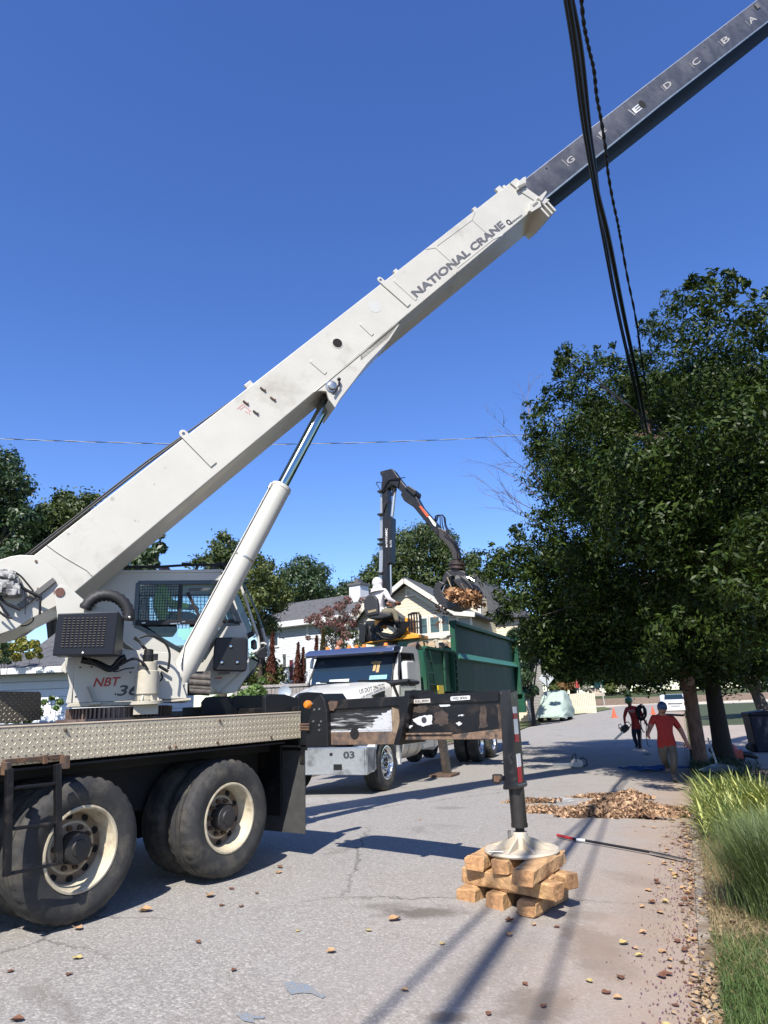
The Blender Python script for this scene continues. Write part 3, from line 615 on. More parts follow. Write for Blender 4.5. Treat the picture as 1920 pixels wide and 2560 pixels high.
hose([(-150,1180),(-60,1240),(60,1210),(150,1200)],.006,S,'Q',-.72)
hose([(-400,1120),(-250,1150),(-120,1210),(-60,1190),(0,1120),(60,1090)],.03,S,'Q',-.66,10)
hose([(-330,1100),(-220,1180),(-90,1225),(-10,1200)],.012,S,'Q',-.70)
hose([(420,1250),(440,1300),(415,1340)],.008,S,'Q',-.50)
hose([(400,1180),(450,1210),(500,1240)],.014,S,'Q',-.45)
cp(mb,'hydraulic_hose',hosem,smooth=60)
# --- lift cylinder
cyB=S.c('Q',570,1325,-.30); Pb=S.P(cyB[0],0,cyB[1]+.0)
tp=B.c('G',1420,225,-.33); Pt=B.P(tp[0],0,tp[1])
# work out the near-side pin at the boom from the photo, cylinder lies on the centre plane
pb=S.px(*cc('Q',655,1255),-.12); pc=S.px(*cc('G',1010,1035),-.08); pr=S.px(*cc('G',1395,330),-.08)
Pb=S.P(pb[0],0,pb[1]); Pc=S.P(pc[0],0,pc[1]); Pr=S.P(pr[0],0,pr[1])
dr=(Pr-Pb)/np.linalg.norm(Pr-Pb)
Pc=Pb+dr*np.linalg.norm(Pc-Pb)
mb=MB().tube([Pb-dr*.12,Pc],.118,40).tube([Pc-dr*.03,Pc+dr*.012],[.123,.118],40)
cyl=cp(mb,'lift_cylinder',cream,smooth=35)
mb=MB().tube([Pc,Pr+dr*.03],.068,36); mb.build('piston_rod',chromed,cyl,smooth=35)
sdv=S.y
u_=np.cross(dr,sdv); u_/=np.linalg.norm(u_)
if u_@S.x>0: u_=-u_
mb=MB()
for sft in (0,.016): mb.tube([Pb+dr*(.05)+u_*.06-sdv*(.14+sft),Pb+dr*.25+u_*.115-sdv*(.05+sft),Pc-dr*.25+u_*.12-sdv*(.05+sft),Pc-dr*.06+u_*.12-sdv*(.05+sft)],.006,8)
mb.build('hard_line',mat('line_steel',(.35,.34,.32),.4,.6),cyl,smooth=50)
mb=MB().box(B,0,.001,0,.001,0,.001); mb=MB(); hp=Pc-dr*.07+u_*.12-sdv*.055; mb.tube([hp-dr*.03,hp+dr*.03],.02,12); mb.tube([Pb+dr*(np.linalg.norm(Pc-Pb)*.585),Pb+dr*(np.linalg.norm(Pc-Pb)*.585+.018)],.1225,40); mb.build('line_clamp',steel,cyl,smooth=40)
# cylinder base lug
lg=[S.c('Q',*p,-.30) for p in [(435,1215),(560,1218),(615,1240),(650,1300),(640,1350),(600,1420),(470,1560),(435,1560)]]
mb=MB().prism(S,lg,-.30,-.25).prism(S,lg,.25,.30)
lo_=cp(mb,'cylinder_lug',cream,bevel=.006)
a,c=S.c('Q',562,1305,-.30); mb=MB().lathe(S.P(a,-.30,c),-S.y,[(.062,0),(.062,.015),(.045,.02),(.035,.022),(.034,.045),(0,.05)],28); mb.build('lug_pin',creamdirty,lo_,smooth=30)
a2,c2=S.c('Q',480,1415,-.30); mb=MB().tube([S.P(a,-.33,c-.03),S.P(a2,-.33,c2)],.008,6).lathe(S.P(a2,-.30,c2),-S.y,[(.022,0),(.022,.04),(0,.045)],12); mb.build('pin_keeper',rust,lo_,smooth=30)
mb=MB().prism(S,[S.c('Q',*p,-.25) for p in [(600,1420),(700,1350),(700,1560),(470,1560)]],-.25,.25); cp(mb,'lug_web',cream,bevel=.004)
mb=MB()
for (x0,y0,x1,y1,b) in ((700,1240,940,1480,.0),): mb.box(S,S.c('Q',x0,y0,b)[0],S.c('Q',x1,y0,b)[0],b,.4,S.c('Q',x0,y1,b)[1],S.c('Q',x0,y0,b)[1])
for i,(y,r) in enumerate(((1290,.035),(1350,.04),(1400,.03),(1440,.035))):
    p=S.c('Q',715,y,-.05); q=S.c('Q',930,y+15,-.05); mb.tube([S.P(p[0],-.05,p[1]),S.P(q[0],-.05,q[1])],r,12)
cp(mb,'centre_frame',mat('frame_grime',(.10,.085,.07),.6,var=.5,vs=9),smooth=40)
# ------------------------------------------------------------------ BOOM
BW=.24
def bz(k,x,y,b=-BW): return B.c(k,x,y,b)
zt,zb=2.782,2.268
a_root=B.c('P',560,20)[0]; a_nose=bz('H',1170,145)[0]
boomS=1.55; boomE=9.98
poly=[(boomS,zb+.02),(boomS,zt),(boomE,zt),(boomE,zb)]
# profile: box that drops a shallow V belly along the underside
mb=MB(); cs=[(-BW,zb),(-BW,zt),(BW,zt),(BW,zb),(BW-.10,zb-.105),(-BW+.10,zb-.105)]
def loft(mb,F,secs,mi=0):
    n=len(secs[0][1]); vs=[]
    for a,c in secs: vs+=[F.P(a,b,z) for b,z in c]
    fs=[(i*n+j,i*n+(j+1)%n,(i+1)*n+(j+1)%n,(i+1)*n+j) for i in range(len(secs)-1) for j in range(n)]
    fs+=[tuple(range(n)),tuple((len(secs)-1)*n+j for j in range(n-1,-1,-1))]
    mb.add(vs,fs,mi)
cs0=[(-BW,zb),(-BW,zt),(BW,zt),(BW,zb-.03),(BW-.02,zb-.055),(-BW+.03,zb-.03)]
def under_(d): return [(-BW,zb),(-BW,zt),(BW,zt),(BW,zb-d*.5),(BW-.03,zb-d),(-BW+.02,zb-.012)]
loft(mb,B,[(boomS,under_(.06)),(4.6,under_(.09)),(boomE,under_(.16))])
boom=cp(mb,'boom_section',cream,bevel=.006)
# reinforcement plate round the cylinder pivot + wedge saddle
sad=[bz('G',*p) for p in [(1270,270),(1659,-45),(1920,-250),(1990,-300),(1900,-160),(1720,30),(1490,330),(1450,400),(1400,330),(1380,265),(1330,258)]]
mb=MB().prism(B,sad,-BW-.012,-BW+.03).prism(B,sad,BW-.03,BW+.012)
sd2=[bz('H',*p) for p in [(0,1465),(300,1230),(210,1350),(0,1525)]]
mb.prism(B,sd2,-BW-.012,-BW+.03)
belly=[bz('G',*p) for p in [(1400,330),(1450,400),(1490,330),(1720,30),(1900,-160),(1920,-250)]]
mb.prism(B,belly,-BW+.03,BW-.03)
sdo=mb.build('cylinder_saddle',cream,boom,bevel=.005)
a,c=bz('G',1420,225); mb=MB().lathe(B.P(a,-BW-.012,c),-B.y,[(.075,0),(.075,.012),(.05,.014),(.048,.045),(.03,.05),(0,.05)],28); mb.build('saddle_pin',steel,sdo,smooth=30)
p=[bz('G',x,y) for x,y in ((1475,175),(1480,215),(1430,290))]; mb=MB().tube([B.P(q[0],-BW-.05,q[1]) for q in p],[.012,.012,.012],8).sph(B.P(p[0][0],-BW-.05,p[0][1]),.024,10); mb.build('pin_lever',blackm,sdo,smooth=40)
# dark seam line on the saddle top
mb=MB(); e0=bz('G',1290,265); e1=bz('H',300,1228); bar(mb,B,e0,e1,-BW-.016,-BW-.010,.008); mb.build('saddle_seam',under,boom)
# weld bead at the root
mb=MB(); P0=[bz('P',x,y) for x,y in ((575,15),(700,105),(800,170),(920,240),(1060,320),(1118,385))]
mb.tube([B.P(q[0],-BW-.002,q[1]) for q in P0],.007,6); mb.build('weld_bead',cream,boom,smooth=60)
# strap plates with lifting eyes
mb=MB()
def strap(k,p,q,wd,eye=True,th=.014,up=0):
    P=np.array(bz(k,*p)); Q=np.array(bz(k,*q)); d=(Q-P)/np.linalg.norm(Q-P); m=np.array([-d[1],d[0]])*wd/2
    if eye:
        out=[tuple(Q+m),tuple(Q-m),tuple(P-m)]+[tuple(P-m*math.cos(t)-d*wd/2*math.sin(t)) for t in [math.pi*i/8 for i in range(1,8)]]+[tuple(P+m)]
        mb.prism(B,out,-BW-th,-BW)
    else: mb.prism(B,[tuple(P+m),tuple(Q+m),tuple(Q-m),tuple(P-m)],-BW-th,-BW)
strap('G',(192,612),(445,870),.085); strap('H',(150,905),(368,1098),.075)
strap('G',(1250,5),(1375,112),.05,False,.008); strap('H',(258,905),(425,1055),.05,False,.006); strap('H',(5,1235),(95,1320),.05,False,.008)
st=mb.build('strap_plate',cream,boom,bevel=.003)
mb=MB()
for k,x,y in (('G',194,613),('H',152,907)):
    a,c=bz(k,x,y); mb.lathe(B.P(a,-BW-.0145,c),-B.y,[(.017,0),(.017,.002),(0,.002)],16)
mb.build('eye_hole',mat('sky_hole',(.06,.09,.16),.6),st)
# round inspection hole
mb=MB(); a,c=B.px(843.5,858,-BW); mb.lathe(B.P(a,-BW,c),-B.y,[(.062,.0),(.062,.0025),(0,.0026)],36); mb.build('inspection_hole',void,boom)
mb=MB(); mb.lathe(B.P(a,-BW,c),-B.y,[(.070,0),(.070,.004),(.061,.004),(.061,.0)],36); mb.build('hole_lip',cream,boom)
a,c=bz('H',112,1105); mb=MB().lathe(B.P(a,-BW,c),-B.y,[(.085,0),(.085,.0018),(0,.002)],36); mb.build('filled_hole',mat('grey_disc',(.58,.58,.55),.5),boom)
# small brackets (angle clips) and the faded red decal
mb=MB()
for x,y in ((852,243),(935,322),(710,354),(793,436)):
    bar(mb,B,bz('G',x-22,y-14),bz('G',x+18,y+16),-BW-.02,-BW,.012); bar(mb,B,bz('G',x+12,y+18),bz('G',x+22,y+6),-BW-.02,-BW,.012)
mb.build('cable_clip',rust,boom)
mb=MB(); rd=random.Random(5)
for (x0,y0,x1,y1) in ((640,405,690,365),(655,395,672,415),(690,370,755,425),(672,405,700,385),(705,425,730,440),(735,415,745,455)):
    bar(mb,B,bz('G',x0,y0),bz('G',x1,y1),-BW-.0025,-BW-.0005,.010)
mb.build('faded_decal',mat('faded_red',(.62,.36,.33),.6),boom)
# smudges
mb=MB()
for k,x,y,r in (('L',665,395,.022),('L',915,310,.012),('L',980,212,.010),('L',800,525,.012),('L',820,530,.008),('L',405,603,.014),('A',215,290,.010)):
    a,c=bz(k,x,y); mb.lathe(B.P(a,-BW-.0008,c),-B.y,[(r,0),(0,.0003)],9)
mb.build('dirt_mark',mat('dirt_mark',(.46,.43,.37),.8),boom)
# panel seams near the nose
mb=MB()
for p in ([(497,675),(567,663),(728,808)],[(580,650),(845,455),(868,390)],[(845,455),(1000,595)]):
    P=[bz('H',*q) for q in p]
    for i in range(len(P)-1): bar(mb,B,P[i],P[i+1],-BW-.003,-BW,.006)
mb.build('panel_seam',mat('seam_grey',(.28,.27,.25),.6),boom)
mb=MB(); P=[bz('H',*q) for q in [(728,845),(730,815),(800,760),(1000,600),(1075,565)]]; 
for i in range(4): bar(mb,B,P[i],P[i+1],-BW-.005,-BW,.012)
mb.build('panel_edge',cream,boom)
# top fittings
mb=MB()
for k,x,y,s in (('G',735,195,.05),('H',270,830,.035),('H',872,368,.04),('H',1060,222,.06),('H',1090,195,.03)):
    a,c=bz(k,x,y); mb.box(B,a-s,a+s,-BW+.01,-BW+.05,zt-.01,zt+s*1.1)
mb.build('top_fitting',cream,boom,bevel=.006)
mb=MB()
pp=[B.P(a_,-BW+.05,zt+.035) for a_ in (boomS+.02,2.2,3.0)]+[B.P(3.55,-BW+.05,zt+.02)]; mb.tube(pp,.012,6)
pp=[B.P(a_,-BW+.10,zt+.07) for a_ in (boomS-.1,2.2,3.0)]+[B.P(4.2,-BW+.1,zt+.02)]; mb.tube(pp,.010,6)
mb.build('wire_rope',hosem,boom,smooth=50)
# nose collar
mb=MB()
c0=bz('H',1125,180)[0]
def collar(a0,a1,g,z0=zb,z1=zt): mb.box(B,a0,a1,-BW-g,BW+g,z0-g,z1+g)
a1_=bz('H',1240,150)[0]
mb.prism(B,[bz('H',*p) for p in [(1128,178),(1172,143),(1205,165),(1172,215)]],-BW-.02,-BW+.02)
mb.prism(B,[bz('H',*p) for p in [(1172,215),(1178,240),(1240,205),(1238,140),(1215,150),(1185,180)]],-BW-.05,-BW)
mb.prism(B,[bz('H',*p) for p in [(1205,240),(1245,208),(1365,292),(1330,320)]],-BW-.012,-BW+.02)
mb.prism(B,[bz('H',*p) for p in [(1325,305),(1388,250),(1392,268),(1352,330)]],-BW-.06,-BW)
mb.prism(B,[bz('H',*p) for p in [(1262,350),(1300,322),(1345,325),(1355,365),(1285,408),(1262,398)]],-BW-.05,-BW)
mb.prism(B,[bz('H',*p) for p in [(1345,335),(1380,300),(1420,310),(1385,345)]],-BW-.04,-BW)
for dx in (0,.10,.19): mb.box(B,boomE-.08+dx-.02,boomE-.08+dx+.02,-BW-.035,BW+.03,zb-.24,zb-.0)
mb.box(B,boomE-.05,boomE+.14,-BW+.02,BW-.02,zb-.19,zb+.0)
nose=mb.build('boom_nose',cream,boom,bevel=.005)
mb=MB()
bar(mb,B,bz('H',1290,365),bz('H',1325,335),-BW-.055,-BW-.045,.03); bar(mb,B,bz('H',1180,225),bz('H',1236,195),-BW-.053,-BW-.048,.035)
mb.build('wear_pad',mat('pad_grey',(.20,.19,.17),.6),nose)
# inner section
IW=.20; zi,zj=2.74,2.30
mb=MB(); EI=22.0
def sec(a,zt_,zb_,d): return (a,[(-IW,zb_+.012),(-IW,zt_-.02),(-IW+.03,zt_-.005),(-IW+.08,zt_),(IW-.08,zt_),(IW-.03,zt_-.005),(IW,zt_-.03),(IW,zb_-.02),(IW-.04,zb_-d*.8),(IW-.13,zb_-d),(-IW+.10,zb_-d*.55),(-IW+.018,zb_-.012)])
A_=boomE-.1
secs=[sec(A_,2.71,2.285,.14),sec(14,2.69,2.248,.20),sec(18.4,2.645,2.15,.20),sec(EI,2.60,2.07,.20)]
n=12; vs=[]
for a,c in secs: vs+=[B.P(a,b,z) for b,z in c]
fs=[];
mb2=MB()
for i in range(len(secs)-1):
    for j in range(n):
        f=[vs[i*n+j],vs[i*n+(j+1)%n],vs[(i+1)*n+(j+1)%n],vs[(i+1)*n+j]]
        mb2.add(f,[(0,1,2,3)],0 if j==0 else (2 if j in (1,11) else 1))
mb2.add([vs[3*n+j] for j in range(n)],[tuple(range(n))],1)
inn=mb2.build('inner_boom_section',[boomgrey,boomdark,boomedge],crane,smooth=50)
# letters and ticks along it
marks=[('G',(278,1068),(325,1112),(310,1095),(372,1060)),('F',(515,910),(545,930),(535,915),(590,880)),('E',(725,735),(770,770),(755,752),(805,722)),('D',(940,575),(975,610),(968,590),(1010,560)),('C',(1132,420),(1165,455),(1160,440),(1208,405)),('B',(1325,275),(1362,308),(1352,290),(1398,262)),('A',(1505,140),(1540,172),(1532,155),(1580,125))]
for ch,t0,t1,l0,l1 in marks:
    mm=whitep if ch=='E' else mat('faded_letter',(.42,.40,.38),.6,var=.3,vs=14)
    mb=MB(); bar(mb,B,B.c('I',*t0,-IW),B.c('I',*t1,-IW),-IW-.003,-IW-.0005,.014)
    mb.build('length_tick',mm,inn)
    textpx(ch,B,cc('I',t1[0]+3,t1[1]-9),cc('I',t1[0]+46,t1[1]-43),15,mm,inn,b=-IW,name='length_letter',bold=.02)
mb=MB()
for x,y,r in ((818,697,.075),(177,1127,.018),(1233,318,.014)):
    a,c=B.c('I',x,y,-IW); mb.lathe(B.P(a,-IW,c),-B.y,[(r,0),(r,.003),(0,.0031)],28)
mb.build('pin_hole',void,inn)
mb=MB(); a,c=B.c('I',1580,45,-IW); mb.box(B,a-.05,a+.10,-IW-.02,-IW,c-.06,c+.05); mb.build('tip_bracket',mat('grime',(.15,.14,.13),.6),inn,bevel=.005)
# lettering on the main section
textpx('NATIONAL CRANE',B,cc('H',425,1042),cc('H',1098,500),.33152*62,mat('grey_lettering',(.13,.13,.14),.5,var=.25,vs=20),boom,b=-BW,name='side_lettering',bold=.035)
textpx('anitowoc',B,cc('H',1145,482),cc('H',1226,420),.33152*18,greyp,boom,b=-BW,name='maker_lettering',bold=.0)
mb=MB(); a,c=bz('H',1122,470); mb.lathe(B.P(a,-BW,c),-B.y,[(.045,0),(.045,.0025),(.024,.0025),(.024,0)],20); mb.build('maker_emblem',greyp,boom)
# ------------------------------------------------------------------ CAB
cb0=.34; cb1=1.22
def q_(x,y,b=cb0): return S.c('Q',x,y,b)
mb=MB()
PT=[[(-300,320),(-300,300),(-40,215),(750,214),(1040,212),(1060,312),(188,320)],
 [(1040,212),(1130,340),(1230,620),(1310,800),(1330,900),(1340,1240),(1200,1455),(1020,1460),(930,1370),(840,1300),(800,1140),(860,1110),(975,920),(1090,745),(1245,740),(1130,480),(1060,312)],
 [(-300,320),(188,320),(155,760),(280,820),(640,1030),(800,1140),(840,1300),(640,1240),(150,1010),(-150,800),(-350,600)]]
for pt in PT:
    for b0_,b1_ in ((cb0,cb0+.04),(cb1-.04,cb1)): mb.prism(S,[q_(*p) for p in pt],b0_,b1_)
roofp=[q_(*p) for p in [(-300,300),(-40,215),(750,212),(1040,210),(1062,262),(1040,310),(-280,330)]]
mb.prism(S,roofp,cb0+.04,cb1-.04)
flo=[q_(*p) for p in [(930,1370),(1020,1460),(1200,1455),(1340,1240),(1320,1150),(1180,1380),(1030,1385),(950,1300),(640,1090),(620,1120)]]
mb.prism(S,flo,cb0+.04,cb1-.04)
mb.prism(S,[q_(*p) for p in [(-350,600),(-150,760),(-130,740),(-320,590),(-280,330),(-300,300)]],cb0+.04,cb1-.04)
cab=cp(mb,'cab',cream,bevel=.008)
# sloped roof cap
mb=MB(); rc=[q_(*p) for p in [(640,305),(760,212),(1040,210),(1072,300),(1050,300)]]
mb.prism(S,[q_(*p) for p in [(-30,190),(760,183),(1060,178),(1090,215),(1040,212),(-30,218)]],cb0-.01,cb1+.01); mb.build('roof_rim',cream,cab,bevel=.006)
mb=MB(); P=[q_(*p) for p in [(0,185),(30,150),(400,150),(640,135),(880,130),(1120,130),(1150,150)]]
for b in (cb0+.02,cb1-.02): mb.tube([S.P(a,b,c) for a,c in P],.014,8)
for x,y in ((180,150),(800,140),(990,132),(60,150)):
    a,c=q_(x,y); mb.tube([S.P(a,cb0+.02,c),S.P(a,cb1-.02,c)],.010,6); mb.tube([S.P(a,cb0+.02,c),S.P(a,cb0+.02,c-.07)],.014,6)
a,c=q_(640,125); mb.box(S,a,a+.10,cb0,cb0+.03,c,c+.02)
mb.build('roof_rail',blackm,cab,smooth=40)
# side window: black surround, frame, glass with visible interior
out=[q_(*p) for p in [(188,320),(1060,312),(1130,480),(1245,740),(1090,745),(975,920),(860,1110),(800,1140),(640,1030),(280,820),(155,760)]]
mb=MB()
for i in range(len(out)):
    p_=np.array(out[i]); r_=np.array(out[(i+1)%len(out)]); bar(mb,S,p_,r_,cb0-.006,cb0+.035,.045); bar(mb,S,p_,r_,cb1-.035,cb1+.006,.045)
mb.build('window_surround',mat('window_black',(.012,.013,.014),.25,coat=.3),cab,bevel=.003)
def pane(pts,name='window',m_=None,b=-.012):
    mb=MB().prism(S,[q_(*p) for p in pts],cb0+b,cb0-.006); return mb.build(name,m_ or cabglass,cab)
cabglass=thinglass('cab_glass',(.74,.82,.78))
mb=MB()
for i in range(22):
    x=210+i*42; bar(mb,S,q_(x,330),q_(x,740),cb1-.02,cb1-.014,.008)
for j in range(10): bar(mb,S,q_(195,350+j*40),q_(1120,350+j*40),cb1-.021,cb1-.015,.006)
mb.build('far_window_guard',blackm,cab)
mb=MB()
a_,c_=S.c('Q',330,720,.8)
mb.box(S,a_-.22,a_+.26,.50,.98,c_-.16,c_-.06); mb.prism(S,[(a_-.26,c_-.1),(a_-.12,c_-.1),(a_-.16,c_+.5),(a_-.28,c_+.5)],.52,.96)
mb.box(S,a_+.5,a_+.7,.5,1.1,c_-.3,c_+.05)
mb.build('operator_seat',blackp,cab,bevel=.03,seg=3)
pane([(215,350),(615,345),(600,705),(190,705)]); pane([(650,352),(1040,345),(1100,480),(1180,700),(620,705)]); pane([(280,775),(760,775),(700,985),(640,1005),(440,890)])
# grid guard
mb=MB()
for i in range(15):
    x=225+i*27; bar(mb,S,q_(x+6,350),q_(x-14,705),cb0-.020,cb0-.014,.006)
for j in range(12):
    y=365+j*29; bar(mb,S,q_(205,y),q_(610,y-3),cb0-.021,cb0-.015,.005)
mb.build('window_guard',blackm,cab)
mb=MB(); bar(mb,S,q_(160,735),q_(820,730),cb0-.03,cb0,.05); bar(mb,S,q_(632,345),q_(612,715),cb0-.025,cb0,.04); bar(mb,S,q_(1050,705),q_(1235,735),cb0-.02,cb0,.03); mb.build('window_frame',blackp,cab,bevel=.003)
mb=MB()
for x0,x1,y in ((225,262,740),(520,590,748),(600,620,745),(640,672,728)): bar(mb,S,q_(x0,y),q_(x1,y-4),cb0-.034,cb0-.028,.012)
mb.build('window_latch',steel,cab)
mb=MB()
# things showing behind the glass are modelled just at the pane: papers taped to it
mb.prism(S,[q_(*p) for p in [(600,798),(720,795),(718,885),(598,888)]],cb0-.0165,cb0-.013).prism(S,[q_(*p) for p in [(722,785),(775,780),(740,880),(718,885)]],cb0-.0170,cb0-.0135).prism(S,[q_(*p) for p in [(640,888),(720,886),(700,912),(638,912)]],cb0-.0160,cb0-.0125)
mb.build('taped_paper',teal,cab)
mb=MB().prism(S,[q_(*p) for p in [(705,385),(715,378),(925,372),(935,388),(900,402),(720,405)]],cb0-.018,cb0-.013); mb.build('grab_rail',mat('dim_grey',(.08,.085,.085),.5),cab)
mb=MB(); bar(mb,S,q_(700,420),q_(830,690),cb0-.0165,cb0-.0125,.035); mb.build('inner_post',under,cab)
# mirror-like speaker cover panel with 3 bolts
px4=[q_(*p,0.10) for p in [(985,905),(1000,885),(1300,883),(1325,905),(1318,1215),(1295,1240),(985,1232),(962,1200)]]
mb=MB().prism(S,px4,.10,.16); pn=mb.build('side_panel',mat('panel_plastic',(.014,.015,.018),.45,spec=.35,var=.1),cab,bevel=.02,seg=4)
mb=MB()
for x,y in ((1148,975),(1055,1142),(1215,1140)):
    a,c=q_(x,y,.10); mb.lathe(S.P(a,.10,c),-S.y,[(.028,.0),(.030,.003),(.016,.004)],20)
mb.build('bolt_recess',void,pn)
mb=MB()
for x,y in ((1148,978),(1055,1145),(1215,1143)):
    a,c=q_(x,y,.10); mb.lathe(S.P(a,.10,c),-S.y,[(.014,0),(.014,.012),(0,.016)],12)
mb.build('panel_bolt',chrome,pn,smooth=40)
mb=MB().prism(S,[q_(*p) for p in [(982,1300),(1058,1297),(1056,1310),(981,1313)]],cb0-.003,cb0,0).prism(S,[q_(*p) for p in [(981,1314),(1056,1311),(1052,1362),(978,1365)]],cb0-.003,cb0,1)
mb.build('warning_label',[redp,mat('label_pale',(.62,.55,.5),.6)],cab)
mb=MB(); bar(mb,S,q_(1030,1255,.1),q_(1140,1250,.1),.12,.2,.02); mb.build('panel_bracket',blackm,cab)
# front guard bars and mirrors
mb=MB()
def tq(pts,r,b,m=10):
    mb.tube([S.P(*(lambda q:(q[0],b,q[1]))(S.c('Q',x,y,b))) for x,y in pts],r,m)
tq([(1250,345),(1300,480),(1370,700),(1430,880),(1445,985),(1420,1025),(1370,1045)],.016,.34)
mb.build('guard_bar',cream,cab,smooth=50)
mb=MB(); tq([(1265,300),(1330,430),(1420,620),(1475,790)],.012,1.15); mb.build('glass_edge',mat('green_glass',(.14,.19,.17),.1,coat=.5),cab,smooth=50)
mb=MB(); tq([(1475,790),(1510,930),(1545,1040),(1535,1075),(1515,1080)],.018,1.15); tq([(1450,950),(1490,945),(1515,960)],.016,1.0); mb.build('guard_bar',cream,cab,smooth=50)
mb=MB()
tq([(1330,870),(1385,840)],.03,.30); 
mb.build('mirror_arm',blackm,cab,smooth=40)
mb=MB(); 
for pts,b in (([(1365,915),(1400,900),(1420,930),(1425,1000),(1395,1015),(1368,985)],.32),([(1440,1010),(1500,975),(1525,1000),(1530,1060),(1500,1110),(1440,1110),(1400,1060)],1.0)):
    mb.prism(S,[S.c('Q',x,y,b) for x,y in pts],b,b+.08)
mb.build('mirror',blackp,cab,bevel=.012)
# front windscreen band & lower nose glass
fw=[q_(*p) for p in [(1085,270),(1225,560),(1335,860),(1350,840),(1230,430),(1190,370),(1110,250)]]
fw2=[q_(*p) for p in [(1100,290),(1150,340),(1235,430),(1345,700),(1390,850),(1340,900),(1300,780),(1200,520)]]
mb=MB().prism(S,fw2,cb0+.06,cb1-.03); mb.build('windscreen',glassd,cab)
mb=MB().prism(S,[q_(*p) for p in [(1320,1150),(1365,1090),(1460,1135),(1420,1230),(1310,1330),(1250,1440),(1225,1430)]],cb0+.10,cb1-.05); mb.build('lower_window',mat('grey_glass',(.10,.11,.10),.15,coat=.5),cab,bevel=.006)
mb=MB(); bar(mb,S,q_(1372,1092,.4),q_(1455,1135,.4),.40,1.15,.012); bar(mb,S,q_(1455,1135,.4),q_(1310,1330,.4),.40,1.15,.012); mb.build('lower_window_frame',blackp,cab)
mb=MB().prism(S,[q_(*p) for p in [(1030,1450),(1250,1240),(1265,1250),(1050,1460)]],cb0-.01,cb0+.04); mb.build('skirt_edge',creamdirty,cab,bevel=.003)
# ------------------------------------------------------------------ OUTRIGGER
O_=Fr([.93,5.8,0],124)
oc=lambda x,y,b=0:O_.c('Cc',x,y,b)
mb=MB().prism(O_,[oc(*p) for p in [(272,264),(765,238),(705,524),(285,528)]],.01,.36)
ob=cp(mb,'outrigger_box',wornbeam,bevel=.006)
mb=MB().prism(O_,[oc(*p) for p in [(275,262),(770,236),(762,290),(620,300),(280,318)]],-.004,.012)
mb.prism(O_,[oc(*p) for p in [(755,205),(783,203),(783,280),(722,526),(690,524),(750,300)]],-.05,.40)
mb.prism(O_,[oc(*p) for p in [(705,290),(755,290),(700,524),(680,500),(712,400)]],-.01,.012)
mb.build('box_flange',blackm,ob,bevel=.005)
mb=MB().prism(O_,[oc(*p) for p in [(285,340),(662,316),(664,442),(287,452)]],-.0035,.009); 
mb.build('scraped_panel',mat('scraped_box_paint',(.025,.025,.027),.3,var=.25,vs=6,col2=(.6,.6,.59),lo=.50,hi=.66,sc=(.6,.6,7)),ob)
mb=MB(); bar(mb,O_,oc(287,452),oc(664,444),-.006,.004,.016); bar(mb,O_,oc(658,318),oc(664,444),-.006,.004,.010)
mb.prism(O_,[oc(*p) for p in [(655,322),(659,436),(400,444),(430,436),(455,440),(470,428),(500,432),(520,418),(548,424),(556,405),(548,396),(568,386),(556,376),(585,368),(575,352),(610,350),(600,338),(632,336),(640,324)]],-.005,.0)
mb.prism(O_,[oc(*p) for p in [(286,385),(305,392),(300,430),(288,446)]],-.005,.0)
mb.build('bare_patch',scuff if False else mat('bare_bright',(.70,.70,.70),.35,.2,var=.12,vs=14,col2=(.35,.35,.35),lo=.55,hi=.7,sc=(1,1,5)),ob)
mb=MB().prism(O_,[oc(*p) for p in [(285,452),(664,446),(700,470),(690,522),(286,526)]],-.006,.008); mb.build('lower_band',brownst,ob)
mb=MB().prism(O_,[oc(*p) for p in [(664,305),(700,318),(712,360),(705,430),(690,520),(664,446)]],-.005,.009); mb.build('side_band',mat('tan_rust',(.26,.19,.12),.6,var=.3,vs=8),ob)
mb=MB()
a,c=oc(445,460); mb.lathe(O_.P(a,-.006,c),-O_.y,[(.05,-.01),(.05,.004),(0,.004)],24)
mb.build('lock_hole',void,ob)
mb=MB().prism(O_,[oc(*p) for p in [(278,318),(275,285),(300,268),(345,268),(340,300),(320,325)]],-.01,.01); mb.build('worn_patch',rust,ob)
# inner beam
def blob(pts,j=5,seed=1,n=4):
    r=random.Random(seed); out=[]
    for i in range(len(pts)):
        a=pts[i];b=pts[(i+1)%len(pts)]
        for k in range(n):
            t=k/n; out.append((a[0]+(b[0]-a[0])*t+r.uniform(-j,j)*1.6,a[1]+(b[1]-a[1])*t+r.uniform(-j,j)*.8))
    return out
mb=MB().prism(O_,[oc(*p,.05) for p in [(740,236),(1332,204),(1332,493),(700,499)]],.05,.31)
ib=cp(mb,'outrigger_beam',wornbeam,bevel=.005)
mb=MB().prism(O_,[oc(*p,.05) for p in [(735,236),(1392,199),(1392,212),(1300,225),(1300,268),(735,290)]],.035,.05); mb.build('upper_flange',blackm,ib,bevel=.003)
mb=MB().prism(O_,[oc(*p,.05) for p in [(730,470),(1025,465),(1320,430),(1330,445),(1320,492),(705,497)]],.035,.05)
bar(mb,O_,oc(735,462,.05),oc(1025,458,.05),.02,.05,.015); mb.build('lower_flange',mat('brown_lip',(.22,.14,.09),.6,var=.4,vs=10,col2=(.05,.045,.04),lo=.48,hi=.6),ib,bevel=.003)
mb=MB()
for pts in ([(788,375),(850,352),(900,350),(900,405),(850,416),(810,405)],[(760,412),(790,408),(775,430),(757,428)],[(945,290),(1005,287),(1010,297),(950,300)],[(1040,398),(1065,388),(1078,400),(1062,415)],[(1058,350),(1088,347),(1088,354),(1060,356)]):
    mb.prism(O_,[oc(*p,.05) for p in blob(pts,3.2,len(mb.v)+3,6)],.046,.0495)
